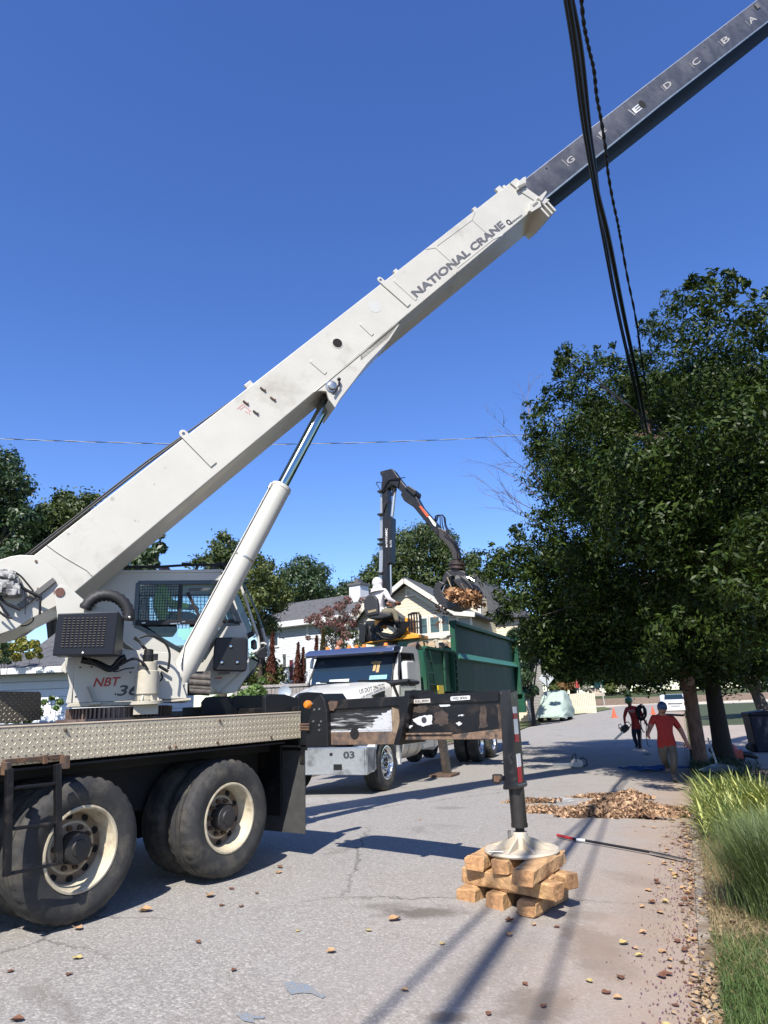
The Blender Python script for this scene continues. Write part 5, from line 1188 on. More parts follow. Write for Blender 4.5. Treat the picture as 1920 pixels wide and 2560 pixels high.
# wheels
for b,sg,ou in ((.0,1,True),(WID,-1,False)): wheel(T,.0,b,.545,truck,r=.49,R_rim=.285,outer=ou,sgn=sg,dish=.06,rm=mat('alloy_bright',(.75,.74,.72),.2,.9),dm=mat('alloy_dish',(.60,.59,.57),.25,.9,var=.1,vs=9),tyre_w=.29)
for a in (6.6,7.95):
    zz=gnd(*T.P(a,0,0)[:2])+.485
    wheel(T,a,-.02,zz,truck,rm=mat('alloy_bright',(.75,.74,.72),.2,.9),dm=mat('alloy_dish',(.60,.59,.57),.25,.9))
    wheel(T,a,.34,zz,truck,outer=False); wheel(T,a,WID,zz,truck,outer=False,sgn=-1)
# stabilizer leg
L0=T.c('S3',455,1215,.02);L1=T.c('S3',580,1640,-.25)
mb=MB(); bar(mb,T,(L0[0],L0[1]+.1),T.c('S3',590,1625,-.1),-.22,-.06,.17); lg_=tp_(mb,'stabilizer_leg',mat('leg_worn',(.10,.085,.075),.45,.3,var=.4,vs=8,dirt=(.25,.2,.16),dsc=8,dlo=.5,dhi=.7),bevel=.01)
pf=T.c('S3',585,1645,-.14); pz=gnd(*T.P(pf[0],-.14,0)[:2]); mb=MB().box(T,pf[0]-.34,pf[0]+.34,-.38,.12,pz+.01,pz+.05); mb.build('leg_foot',rust,lg_,bevel=.005)
# mirror
mb=MB().prism(T,[T.c('S4',x,y,-.42) for x,y in [(1330,385),(1345,372),(1425,372),(1440,390),(1475,640),(1345,625)]],-.42,-.30); mi_=tp_(mb,'side_mirror',whitepaint,bevel=.03,seg=3)
mb=MB(); mm=lambda x,y,b=-.45:T.P(*(lambda q:(q[0],b,q[1]))(T.c('S4',x,y,b)))
mb.tube([mm(1128,665,-.1),mm(1345,635),mm(1380,670),mm(1478,655)],[.06,.045,.05,.035],10); mb.tube([mm(1160,690,-.15),mm(1215,830,-.05)],.03,8); mb.build('mirror_arm',blackp,mi_,smooth=50)
mb=MB().tube([T.P(2.25,.35,1.0),T.P(2.25,.35,2.6)],.07,14); tp_(mb,'exhaust_stack',chromed,smooth=40)
# ---------------- debris body
mt_=lambda x,y,b=0:T.c('M',x,y,b)
mb=MB()
z0=1.80; zlow=mt_(1100,645)[1]; zhi=3.47
s_f=2.45; s_m=mt_(1272,700)[0]; s_e=12.0
mb.prism(T,[(s_f,z0),(s_f,zlow),(s_m,zlow),(s_m,z0)],.0,.06)
mb.box(T,s_f,s_f+.06,.06,WID+.15,z0,zlow)
mb.prism(T,[(s_m,z0),(s_m,zhi),(s_e,zhi),(s_e,z0)],.02,.07); mb.prism(T,[(s_f,z0),(s_f,zlow),(s_m,zlow),(s_m,zhi),(s_e,zhi),(s_e,z0)],WID+.1,WID+.16)
mb.box(T,s_f+.06,s_e,.07,WID+.1,z0,z0+.05)
mb.box(T,s_e-.06,s_e,.06,WID+.1,z0,zhi)
body=tp_(mb,'debris_body',green_c,bevel=.008)
mb=MB()
mb.box(T,s_m,s_e,-.10,.10,zhi,zhi+.10); mb.box(T,s_f,s_m,-.05,.08,zlow,zlow+.06); mb.box(T,s_e-.14,s_e+.04,-.16,.06,z0-.1,zhi+.15)
mb.box(T,s_m-.08,s_m+.10,-.07,.06,z0,zhi); mb.box(T,s_m-1.0,s_m-.9,-.04,0,z0,zlow)
mb.build('body_post',green_c,body,bevel=.01)
mb=MB(); bp=[T.c('S3',x,y,-.10) for x,y in [(700,190),(1490,82),(1508,146),(715,282)]]
bz0=(bp[2][1]+bp[3][1])/2;bz1=(bp[0][1]+bp[1][1])/2
vs=[T.P(s,b,z) for s in (s_m+.1,s_e-.14) for b,z in ((.018,bz0-.02),(-.13,bz0+.02),(-.02,bz1),(.018,bz1+.02))]
mb.add(vs,[(0,1,5,4),(1,2,6,5),(2,3,7,6),(0,3,2,1),(4,5,6,7)]); mb.build('side_belt',mat('green_pale',(.05,.19,.12),.45,var=.1),body)
mb=MB()
for i in range(8):
    z=zlow-.12-i*.16; mb.box(T,s_m-.32,s_m-.06,-.10,-.0,z-.035,z); 
mb.prism(T,[(s_m-.34,z0),(s_m-.30,zlow),(s_m-.36,zlow),(s_m-.40,z0)],-.09,0)
mb.build('hinge_ribs',green_c,body,bevel=.004)
mb=MB(); r1=[T.c('S3',x,y,-.06) for x,y in ((300,40),(360,450),(368,600))]; r2_=[T.c('S3',x,y,-.06) for x,y in ((375,40),(440,430),(470,620))]
for r in (r1,r2_): mb.tube([T.P(a,-.08,c) for a,c in r],.022,8)
for (x0,y0),(x1,y1) in (((325,165),(405,178)),((345,325),(430,328)),((370,470),(450,478)),((380,590),(465,592))):
    a=T.c('S3',x0,y0,-.06);b_=T.c('S3',x1,y1,-.06); mb.tube([T.P(a[0],-.08,a[1]),T.P(b_[0],-.08,b_[1])],.018,8)
mb.build('body_ladder',green_c if False else mat('dark_green',(.01,.05,.035),.4),body,smooth=50)
mb=MB().prism(T,[T.c('S3',x,y,-.07) for x,y in [(495,485),(565,485),(578,615),(460,615),(470,540),(500,540)]],-.07,-.04); mb.build('yellow_plate',yellow,body,bevel=.004)
# end bumper block
mb=MB(); 
mb.box(T,12.0,12.25,-.2,WID+.2,1.1,1.75); tp_(mb,'tail_frame',green_c,bevel=.01)
# catwalk
mb=MB().box(T,2.2,3.9,.1,WID+1.1,1.38,1.44); 
for a in (2.4,3.7): mb.box(T,a,a+.1,1.3,WID+1.0,1.2,1.38)
tp_(mb,'loader_platform',mat('platform_steel',(.10,.10,.10),.6,.4,var=.2))
# ---------------- loader
w2=lambda k,x,y,b=0:W2.c(k,x,y,b)
BP=lambda k,x,y,b=0:W2.P(*(lambda q:(q[0],b,q[1]))(W2.c(k,x,y,b)))
ld=lambda mb,name,m,**k:mb.build(name,m,loader,**k)
mb=MB().prism(W2,[w2('V1',*p) for p in [(200,885),(560,840),(720,830),(930,812),(925,765),(800,742),(770,720),(765,560),(735,545),(725,700),(640,740),(570,820),(280,860)]],-.25,.35)
mb.prism(W2,[w2('V1',*p) for p in [(340,640),(350,580),(440,555),(580,565),(575,640),(540,660),(500,590),(400,600),(375,680)]],-.25,.35)
loader=tp_(mb,'loader',orange,bevel=.02,seg=2)
mb=MB().tube([BP('V1',450,880,.1)-np.array([0,0,1.2]),BP('V1',450,830,.1)],.28,24).box(W2,w2('V1',450,880)[0]-.5,w2('V1',450,880)[0]+.5,-.4,.6,1.44,1.9); ld(mb,'pedestal',mat('pedestal_dark',(.08,.07,.06),.5,var=.3),smooth=40)
mb=MB().prism(W2,[w2('V1',*p) for p in [(640,770),(800,770),(925,770),(925,812),(560,850),(450,850)]],-.32,-.25); ld(mb,'loader_skirt',orange,bevel=.01)
# mast
mb=MB(); m0=w2('D',372,1100);m1=w2('D',405,1080)
mb.prism(W2,[w2('D',*p) for p in [(365,1120),(372,800),(365,150),(350,130),(352,108),(440,85),(470,120),(455,235),(418,245),(412,240),(413,860),(405,1120)]],-.14,.14)
mb.prism(W2,[w2('D',*p) for p in [(412,500),(446,480),(440,860),(412,870)]],-.16,.16)
mast=ld(mb,'mast',blackm,bevel=.012)
mb=MB()
for x in (332,341,350,359): mb.tube([BP('D',x-6,1130,-.05),BP('D',x,700,-.05),BP('D',x+8,250,-.05)],.018,8)
mb.tube([BP('D',425,1120,-.1),BP('D',420,870,-.1)],.022,8); mb.tube([BP('D',432,470,-.1),BP('D',455,240,-.1)],[.045,.045],12)
ld(mb,'hydraulic_tubes',mat('tube_steel',(.55,.55,.53),.3,.8),smooth=40)
mb=MB()
for y in (455,700,940,265,660): mb.box(W2,w2('D',330,y)[0],w2('D',375,y)[0],-.17,.0,w2('D',350,y+12)[1],w2('D',350,y)[1])
mb.tube([BP('D',455,240,-.1),BP('D',440,300,-.1)],.055,12)
ld(mb,'tube_clamps',blackm)
# arm
arm=[(430,90),(455,88),(490,140),(540,205),(575,245),(640,300),(690,390),(820,540),(830,600),(835,645),(810,625),(620,395),(555,355),(545,345),(520,300),(530,280),(470,225),(420,200)]
mb=MB().prism(W2,[w2('D',*p) for p in arm],-.15,.15); ar=ld(mb,'loader_arm',blackm,bevel=.015)
mb=MB().prism(W2,[w2('D',*p) for p in [(560,250),(590,228),(655,270),(650,300),(635,315)]],-.2,.2); ld(mb,'valve_block',blackp,bevel=.02)
mb=MB().prism(W2,[w2('D',*p) for p in [(672,395),(690,392),(750,470),(742,490),(700,435)]],-.157,-.15,0).prism(W2,[w2('D',*p) for p in [(745,478),(762,480),(815,545),(810,565),(790,550)]],-.157,-.15,1)
mb.build('arm_stripe',[mat('red_orange',(.75,.10,.03),.45),whitep],ar)
textpx('ROTOBEC',W2,cc('D',399,722),cc('D',394,566),.301*18,whitep,mast,b=-.14,name='mast_lettering',bold=.03)
textpx('ELITE',W2,cc('D',429,722),cc('D',430,665),.301*15,mat('pale_print',(.5,.5,.5),.5),mast,b=-.16,name='mast_lettering',bold=.02)
# jib (curved) 
jib=[(800,560),(850,575),(900,600),(950,670),(985,730),(998,800),(1000,830),(945,830),(935,770),(880,690),(815,640)]
mb=MB().prism(W2,[w2('D',*p) for p in jib],-.11,.11); ld(mb,'jib',mat('jib_brown',(.035,.028,.025),.45,var=.4,vs=8),bevel=.015)
mb=MB()
for dx in (0,22,48,60): 
    P=[(785+dx*.3,510),(790+dx*.4,465),(815+dx*.6,455),(830+dx*.7,480),(832+dx*.8,540),(845+dx,600)]
    mb.tube([BP('D',x,y,-.1+dx*.002) for x,y in P],.013,6)
for pts in ([(300,200),(305,185),(345,185),(345,260)],[(345,260),(400,180),(420,160),(540,145)],[(350,265),(430,200),(480,230),(500,150)],[(360,265),(375,200),(395,165),(500,160)],[(305,200),(340,255)],[(425,340),(380,370),(360,440)],[(860,600),(930,660),(970,740),(975,830)],[(880,590),(955,670),(990,760),(990,840)]):
    mb.tube([BP('D',x,y,-.17) for x,y in pts],.012,6)
ld(mb,'loader_hose',hosem,smooth=60)
# rotator
mb=MB(); c0_=BP('D',975,830);c1_=BP('D',970,920); dv=c1_-c0_
for t0,t1,r in ((-.1,.1,.10),(.1,.3,.16),(.3,.5,.20),(.5,.62,.15),(.62,.85,.19),(.85,1.1,.14)): mb.tube([c0_+dv*t0,c0_+dv*t1],r,14)
ld(mb,'rotator',mat('rotator_rust',(.06,.04,.035),.55,.3,var=.5,vs=10),smooth=35)
# grapple
gp=lambda pts,b0,b1,mb,mi=0: mb.prism(W2,[w2('V2',*p) for p in pts],b0,b1,mi)
mb=MB()
gp([(680,640),(980,650),(1050,690),(1060,740),(1010,800),(880,830),(820,770),(700,760),(640,800),(660,720)],-.12,.12,mb)
gp([(700,680),(640,800),(620,920),(560,1000),(520,1180),(560,1180),(640,1040),(700,900),(820,780),(780,760)],-.30,-.22,mb)
gp([(700,680),(640,800),(620,920),(560,1000),(520,1180),(560,1180),(640,1040),(700,900),(820,780),(780,760)],.22,.30,mb)
gp([(600,900),(510,980),(470,1100),(480,1200),(560,1330),(700,1450),(830,1460),(1020,1380),(1060,1370),(870,1330),(700,1230),(640,1120),(620,1050),(700,960)],-.42,.42,mb)
gp([(870,880),(1060,830),(1200,920),(1290,1050),(1290,1140),(1240,1240),(1200,1190),(1150,1090),(1020,1060),(930,950)],-.42,.42,mb)
gp([(1040,790),(1200,900),(1300,1060),(1280,1080),(1190,980),(1050,850)],-.46,-.42,mb)
gr_=ld(mb,'grapple',mat('grapple_black',(.02,.018,.018),.45,var=.4,vs=8),bevel=.02)
mb=MB().tube([BP('V2',545,1080,-.33),BP('V2',605,930,-.33)],.03,10).tube([BP('V2',1060,770,-.47),BP('V2',1215,850,-.47)],.02,8); mb.build('grapple_rod',chrome,gr_,smooth=40)
mb=MB()
for x,y in ((860,785),(1020,790),(540,1110)): mb.tube([BP('V2',x,y,-.34),BP('V2',x,y,.34)],.06,12)
mb.build('grapple_pin',steel,gr_,smooth=40)
# guard cage, hoses bundle, seat
mb=MB()
for x in (730,765,800,835,870): mb.tube([BP('V1',x+15,745,-.2),BP('V1',x+5,520,-.2),BP('V1',x,490,-.2)],.018,8)
mb.tube([BP('V1',735,500,-.2),BP('V1',800,478,-.2),BP('V1',870,480,-.2),BP('V1',890,520,-.2),BP('V1',900,750,-.2)],.022,8)
mb.tube([BP('V1',735,500,.2),BP('V1',870,480,.2),BP('V1',900,750,.2)],.022,8)
for y in (600,680): mb.tube([BP('V1',745,y,-.2),BP('V1',895,y-10,-.2)],.014,8)
ld(mb,'guard_rail',blackm,smooth=50)
mb=MB(); r5=random.Random(9)
for i in range(11):
    cx=455+r5.uniform(-20,20);cy=700+r5.uniform(-10,15);rx=r5.uniform(105,150); ry=r5.uniform(75,120); b=-.36-r5.uniform(0,.12); ph=r5.uniform(-.3,.3)
    mb.tube([BP('V1',cx+rx*math.cos(t)+ry*.3*math.sin(t+ph),cy+ry*math.sin(t),b) for t in [2*math.pi*k/20 for k in range(21)]],r5.uniform(.013,.020),6)
for i in range(9):
    cx=480+r5.uniform(-15,15);rx=r5.uniform(125,170); ry=r5.uniform(110,150)
    mb.tube([BP('V1',cx+rx*math.cos(t),690+ry*math.sin(t),-.36-.01*i) for t in [R_(20+140*k/12) for k in range(13)]],.018,6)
for i in range(7):
    x=610+i*18; mb.tube([BP('V1',x,590,-.42),BP('V1',x+12,620,-.42),BP('V1',x-30,720,-.40),BP('V1',x-110,800,-.36)],.020,6)
for i in range(8):
    x=200+r5.uniform(0,140); mb.tube([BP('V1',x,620+r5.uniform(0,40),-.2),BP('V1',x+r5.uniform(-40,40),720,-.25),BP('V1',x+r5.uniform(-30,70),840,-.2)],.016,6)
ld(mb,'hose_bundle',hosem,smooth=60)
mb=MB().prism(W2,[w2('V1',*p) for p in [(110,610),(180,620),(200,640),(185,870),(150,880),(110,840)]],-.1,.4); mb.prism(W2,[w2('V1',*p) for p in [(190,600),(320,580),(330,700),(240,720),(300,850),(210,860)]],.0,.4); mb.prism(W2,[w2('V1',*p) for p in [(590,600),(640,575),(720,600),(720,720),(660,740),(600,680)]],-.38,.0)
ld(mb,'control_block',blackp,bevel=.02)
mb=MB()
mb.prism(W2,[w2('V1',*p) for p in [(330,520),(315,430),(320,360),(345,310),(400,288),(450,295),(490,350),(500,440),(505,540),(470,545),(380,560),(345,560)]],-.76,-.66)
mb.prism(W2,[w2('V1',*p) for p in [(360,550),(505,500),(640,520),(650,560),(520,590),(360,590)]],-.72,-.05)
st_=ld(mb,'operator_seat',mat('seat_vinyl',(.022,.022,.024),.5,var=.15),bevel=.04,seg=4)
mb=MB(); bar(mb,W2,w2('V1',375,510),w2('V1',478,485),-.775,-.755,.05); mb.build('seat_panel',mat('seat_tan',(.30,.24,.14),.7),st_)
f=lambda x,y,b=0: BP('V1',x,y,b)
J=dict(pel=f(425,500,-.05),spi=f(420,400,-.05),che=f(425,270,-.05),nec=f(425,195,-.05),head=f(425,125,-.03),shL=f(350,235,-.1),elL=f(385,370,.25),wrL=f(520,390,.35),shR=f(510,220,-.02),elR=f(570,330,-.05),wrR=f(635,362,.05),hiL=f(460,500,.12),knL=f(620,460,.3),anL=f(660,590,.3),toL=f(700,605,.3),hiR=f(460,505,-.15),knR=f(640,480,-.1),anR=f(665,600,-.1),toR=f(705,615,-.1))
J={k:J[k]-W2.y*.42 for k in J}
P3=BP('V1',430,560); op,Fh,H,hr=person('operator in a white hooded sweatshirt sitting on the grapple loader seat, back turned',P3,J,[skin2,whitehood,oliv,bootsd],1.30,face=(.75,.65,-.1),sleeve='long')
mb=MB().sph(H-Fh.y*hr*.15,hr*1.12,18,0,(.84,.98,1.05),Fh); mb.tube([H-Fh.y*hr*.1-Fh.z*hr*.2,H-Fh.y*hr*.15-Fh.z*hr*.9,H-Fh.z*hr*1.7],[hr*.86,hr*.92,hr*1.5],18)
mb.build('hood',whitehood,op,smooth=70)
# crane operator
a_,c_=S.c('Q',420,700,.8); f=lambda a,b,c:S.P(a_-.02+a*.8,.56+(b-.8)*.72,c_-.06+c*.72)
J=dict(pel=f(0,.8,.08),spi=f(-.02,.8,.25),che=f(-.01,.8,.46),nec=f(0,.8,.62),head=f(.03,.8,.74),shL=f(0,.98,.52),elL=f(.15,1.02,.28),wrL=f(.38,1.0,.25),shR=f(0,.62,.52),elR=f(.12,.56,.27),wrR=f(.36,.58,.22),hiL=f(.05,.9,.06),knL=f(.45,.92,.08),anL=f(.52,.92,-.32),toL=f(.66,.92,-.36),hiR=f(.05,.7,.06),knR=f(.45,.68,.08),anR=f(.52,.68,-.32),toR=f(.66,.68,-.36))
person('crane operator in a bright yellow-green safety shirt sitting behind the glass of the crane cab',S.P(a_,.8,c_),J,[skin2,hivis,jeans,bootsd],.8,hs=.8,face=tuple(S.x),sleeve='long')
# worker in orange on the far side platform
P4=T.P(2.9,WID+.6,1.44); F4=Fr(P4,90)
h0=atZ(*cc('S4',438,128),float((P4-CAMP)@FW)); dz=h0[2]-1.66; P4=np.array([h0[0],h0[1],1.44])
f=lambda a,b,c:P4+np.array([a,b,0])+np.array([0,0,c*(h0[2]-1.44)/1.63])
J=dict(pel=f(0,0,.95),spi=f(0,0,1.12),che=f(-.0,0,1.32),nec=f(0,0,1.47),head=f(.02,0,1.63),shL=f(-.03,.18,1.40),elL=f(0,.24,1.12),wrL=f(.15,.2,.95),shR=f(-.03,-.18,1.40),elR=f(.02,-.24,1.12),wrR=f(.22,-.2,1.02),hiL=f(0,.09,.9),knL=f(.03,.1,.5),anL=f(0,.1,.08),toL=f(.15,.1,.03),hiR=f(0,-.09,.9),knR=f(.03,-.1,.5),anR=f(0,-.1,.08),toR=f(.15,-.1,.03))
o4,Fh,H,hr=person('dark haired worker in an orange shirt looking right behind the white cab roof',P4,J,[skin1,orshirt,jeans,bootsd],1.02,face=(1,-.35,-.05))
mb=MB().sph(H+Fh.z*hr*.18-Fh.y*hr*.12,hr*1.03,14,0,(.76,.86,.98),Fh); mb.build('hair',mat('dark_hair',(.02,.015,.012),.6),o4,smooth=60)
# logs in the body
barkm=mat('bark_tan',(.26,.18,.13),.9,var=.3,vs=8,bump=.8,bs=15); cutm=mat('cut_face',(.50,.38,.24),.8,var=.2,vs=10)
for i,(x,y,r,b,lab) in enumerate(((905,915,70,.5,'largest pale sawn log in the green truck body, nearest the cab'),(1040,905,58,.6,'second sawn log in the green truck body, right of the largest'),(1150,905,45,.8,'small log lying between two bigger logs in the green truck body'),(1212,868,38,.9,'log perched on top of the others in the green truck body'),(1262,895,40,.7,'light coloured log against the front post of the green truck body'))):
    a,c=T.c('V1',x,y,b); Fp=T.P(a,b,c); rr=r*.193/FPX*float((Fp-CAMP)@FW)
    t=thing('log',lab,'log',Fp-np.array([0,0,rr]),'logs heaped in the truck body')
    dv=np.array([.25,.9,-.05]) if i%2 else np.array([-.3,.95,.05]); dv/=np.linalg.norm(dv); dv=dv*(1 if dv[1]>0 else -1)
    Pn=Fp-dv*.1
    mb=MB().tube([Pn,Pn+dv*.05,Pn+dv*.9],[rr*.97,rr,rr*.9],18); mb.build('bark',barkm,t,smooth=40)
    mb=MB().lathe(Pn-dv*.002,-dv,[(rr*.9,0),(rr*.88,.004),(0,.006)],18); mb.build('cut_end',cutm,t)
mb=MB(); 
for pts in ([(1080,830),(1110,880),(1115,930)],[(1100,820),(1090,880),(1110,930)],[(1130,800),(1160,815),(1230,790),(1300,772)],[(1060,850),(1080,835),(1110,850)]):
    mb.tube([BP('V1',x,y,.9) for x,y in pts],.03,6)
mb.base=T.P(4.5,.9,2.6); tag(mb.build('branch',mat('pale_branch',(.52,.47,.38),.8,var=.2)),'pale bare branch sticking up out of the logs in the green truck body','branch')
# cribbing timbers
CF=Fr([.93,5.83,0],35)
def block(label,F,a,b,z,L,w_,h,tilt=0,seed=0):
    r=random.Random(seed); mb=MB(); n=9; secs=[]
    c=min(w_,h)*(.09+.09*r.random())
    base=[(-w_/2,c),(-w_/2,h-c),(-w_/2+c,h),(w_/2-c,h),(w_/2,h-c),(w_/2,c),(w_/2-c,0),(-w_/2+c,0)]
    N_=7; jit=[[r.uniform(-.009,.009) for _ in range(16)] for _ in range(N_)]
    vs=[]
    for i in range(N_):
        s=-L/2+L*i/(N_-1); sc_=1-(.035 if i in (0,N_-1) else 0)
        for j,(x,y) in enumerate(base): vs.append((s+(r.uniform(-.012,.012) if i in (0,N_-1) else 0),(x)*sc_+jit[i][j],h/2+(y-h/2)*sc_+jit[i][j+8]))
    O=F.P(a,b,z); G_=Fr(O,0); G_.x=F.x;G_.y=F.y;G_.z=F.z
    P=[G_.P(x,y,zz) for x,y,zz in vs]; mb.v=[tuple(p) for p in P]
    for i in range(N_-1):
        for j in range(8): mb.f.append((i*8+j,i*8+(j+1)%8,(i+1)*8+(j+1)%8,(i+1)*8+j)); mb.m.append(0)
    mb.f.append(tuple(range(7,-1,-1)));mb.m.append(1); mb.f.append(tuple((N_-1)*8+j for j in range(8)));mb.m.append(1)
    mb.base=O; o=mb.build('timber_block',[woodb,woodend],None,bevel=.004,seg=1); tag(o,label,'timber','timber cribbing blocks under the jack'); return o
CM=Fr([.93,5.83,0],125)
zb_=.075
bl=[("squared block at the left end of the bottom row",0,.07,.355,.080,.60,.16,.125),("bark edged knotty block in the middle of the bottom row",0,.03,.10,.080,.60,.155,.125),("tapered block at the right end of the bottom row",0,.0,-.19,.078,.60,.145,.128),
("nearest crosswise block of the middle row, sticking out to the right",1,-.155,.0,.208,.86,.14,.118),("central crosswise block of the middle row",1,.01,.03,.206,.74,.13,.119),("farthest crosswise block of the middle row, its end farthest right",1,.165,.02,.207,.86,.14,.118),
("split edged block at the left of the top row",0,.10,.28,.328,.60,.17,.103),("small rounded block in the middle of the top row",0,.06,.045,.328,.60,.15,.103),("longest block, at the right of the top row",0,-.09,-.21,.328,.74,.165,.103)]
for i,(lab,k,a,b,z,L,w_,h) in enumerate(bl):
    F=Fr(CF.O,35+rnd.uniform(-4,4)) if k==0 else None
    if k==0: block('rough cut tan timber, '+lab,F,a,b,z,L,w_,h,seed=i)
    else:
        c_=CF.P(a,b,0); F=Fr(c_,140+rnd.uniform(-2,2)); block('rough cut tan timber, '+lab,F,0,0,z,L,w_,h,seed=i)
# ================================================================== VEGETATION
nr=np.random.RandomState(11)
def leafmesh(name,C,size,mt,parent,normals=None,aspect=.45,droop=.0,jit=.5,base=None,jz=0):
    """C: (N,3) leaf positions; each leaf a bent four-sided blade"""
    if size>.3: size*=.72; k_=int(len(C)*.7); i_=nr.randint(len(C),size=k_); C=np.concatenate([np.asarray(C,float),np.asarray(C,float)[i_]+nr.normal(size=(k_,3))*size*.8]); normals=None if normals is None else np.concatenate([np.asarray(normals),np.asarray(normals)[i_]])
    n=len(C); C=np.asarray(C,float)
    if normals is None: nm=nr.normal(size=(n,3))
    else: nm=np.asarray(normals)+nr.normal(size=(n,3))*jit
    nm/=np.linalg.norm(nm,axis=1)[:,None]+1e-9
    d=nr.normal(size=(n,3)); d[:,2]-=droop; d-=nm*(d*nm).sum(1)[:,None]; d/=np.linalg.norm(d,axis=1)[:,None]+1e-9
    s=np.cross(nm,d); L=size*(.6+.8*nr.rand(n))[:,None]
    V=np.empty((n,4,3)); V[:,0]=C-d*L*.5; V[:,1]=C+s*L*aspect*.5+nm*L*.08; V[:,2]=C+d*L*.5-nm*L*.06; V[:,3]=C-s*L*aspect*.5+nm*L*.08
    me=bpy.data.meshes.new(name); off=np.zeros(3); p=parent
    while p is not None: off+=np.array(p.location); p=p.parent
    if parent is None and base is not None: off=np.array(base,float)
    V=V.reshape(-1,3)-off
    me.vertices.add(4*n); me.vertices.foreach_set('co',V.astype(np.float32).ravel())
    me.loops.add(4*n); me.loops.foreach_set('vertex_index',np.arange(4*n,dtype=np.int32))
    me.polygons.add(n); me.polygons.foreach_set('loop_start',np.arange(0,4*n,4,dtype=np.int32)); me.polygons.foreach_set('loop_total',np.full(n,4,dtype=np.int32))
    at=me.attributes.new('lv','FLOAT','FACE'); at.data.foreach_set('value',nr.rand(n).astype(np.float32))
    me.materials.append(mt); me.update(calc_edges=True)
    o=bpy.data.objects.new(name,me); COL.objects.link(o)
    if parent is not None: o.parent=parent
    else: o.location=tuple(off)
    return o
def leafmat(name,c1,c2,rough=.4,spec=.5,tr=.12):
    m=mat(name,c1,rough,spec=spec,attr=('lv',c2)); n=m.node_tree;N=n.nodes;L=n.links;b=N['Principled BSDF']; o=N['Material Output']
    t=N.new('ShaderNodeBsdfTranslucent'); t.inputs[0].default_value=(c2[0]*1.0,c2[1]*1.15,c2[2]*.6,1); x=N.new('ShaderNodeMixShader'); x.inputs[0].default_value=tr
    L.new(b.outputs[0],x.inputs[1]); L.new(t.outputs[0],x.inputs[2]); L.new(x.outputs[0],o.inputs[0]); return m
lf_mag=leafmat('magnolia_leaf',(.011,.027,.006),(.060,.092,.016),.45,.18)
lf_oak=leafmat('oak_leaf',(.035,.06,.016),(.085,.115,.03),.5,.35)
lf_dark=leafmat('dark_leaf',(.025,.05,.018),(.055,.095,.028),.45,.4)
lf_oliv=leafmat('olive_leaf',(.06,.085,.022),(.13,.15,.035),.5,.3)
lf_yel=leafmat('yellow_leaf',(.10,.13,.02),(.30,.26,.03),.5,.3)
lf_pink=leafmat('pink_blossom',(.085,.075,.05),(.26,.10,.10),.6,.2)
lf_redb=leafmat('red_brown_leaf',(.07,.022,.015),(.17,.06,.035),.7,.2)
lf_ivy=leafmat('ivy_leaf',(.05,.10,.02),(.16,.25,.06),.4,.4)
bark=mat('tree_bark',(.085,.065,.05),.9,var=.35,vs=6,bump=1,bs=18)
def clump_pts(c,r,n,flat=.8,shell=.55):
    q=nr.normal(size=(n,3)); q/=np.linalg.norm(q,axis=1)[:,None]; rr=(shell+(1-shell)*nr.rand(n)**.7)[:,None]
    # lumpy radius
    f=1+.30*np.sin(q[:,0]*5+c[0]*3)*np.sin(q[:,1]*6+c[1])*np.cos(q[:,2]*5+c[2]*2)
    P=c+q*rr*r*f[:,None]*np.array([1,1,flat]); return P,q
def tree(label,cat,base,clumps,nleaf,size,lm,trunk_r=.3,name='tree',group=None,fork=.35,limbs=8,bush=False,lean=.3,bk_=None,shell=.5,aspect=.45,normal_up=.3,droop=.2):
    base=np.array(base,float); t=thing(name,label,cat,base,group)
    cs=np.array([c[0] for c in clumps]); rs=np.array([c[1] for c in clumps]); w_=rs**2; w_/=w_.sum()
    PP=[];QQ=[]
    for c,r,ww in zip(cs,rs,w_):
        k=max(20,int(nleaf*ww)); P,q=clump_pts(c,r,k,shell=shell); PP.append(P); q=q+np.array([0,0,normal_up]); QQ.append(q)
    leafmesh('crown',np.concatenate(PP),size,lm,t,np.concatenate(QQ),aspect=aspect,droop=droop)
    if bush:
        mb=MB()
        for e in cs: mb.tube([e-np.array([0,0,.25]),e],[.008,.003],4)
        mb.build('stems',bark,t); return t
    cen=cs.mean(0); top=cs[:,2].max(); H=cen[2]-base[2]
    fk=base+np.array([(cen[0]-base[0])*lean,(cen[1]-base[1])*lean,max(1.2,H*fork)])
    mb=MB().tube([base-np.array([0,0,.2]),base+(fk-base)*.15,base+(fk-base)*.5,fk],[trunk_r*1.5,trunk_r*1.1,trunk_r*.92,trunk_r*.85],12)
    idx=np.argsort(-rs)[:limbs]
    for i in idx:
        e=cs[i]; m_=fk+(e-fk)*.5+np.array([0,0,.12*np.linalg.norm(e-fk)]); mb.tube([fk-np.array([0,0,.2]),fk+(m_-fk)*.5,m_,e],[trunk_r*.6,trunk_r*.42,trunk_r*.28,trunk_r*.08],7)
        for j in range(3):
            k=nr.randint(len(cs)); e2=cs[k]
            if np.linalg.norm(e2-m_)<np.linalg.norm(e-fk)*1.1: mb.tube([m_,(m_+e2)/2+nr.normal(size=3)*.1,e2],[trunk_r*.22,trunk_r*.14,trunk_r*.04],5)
    mb.build('trunk',bk_ or bark,t,smooth=60); return t
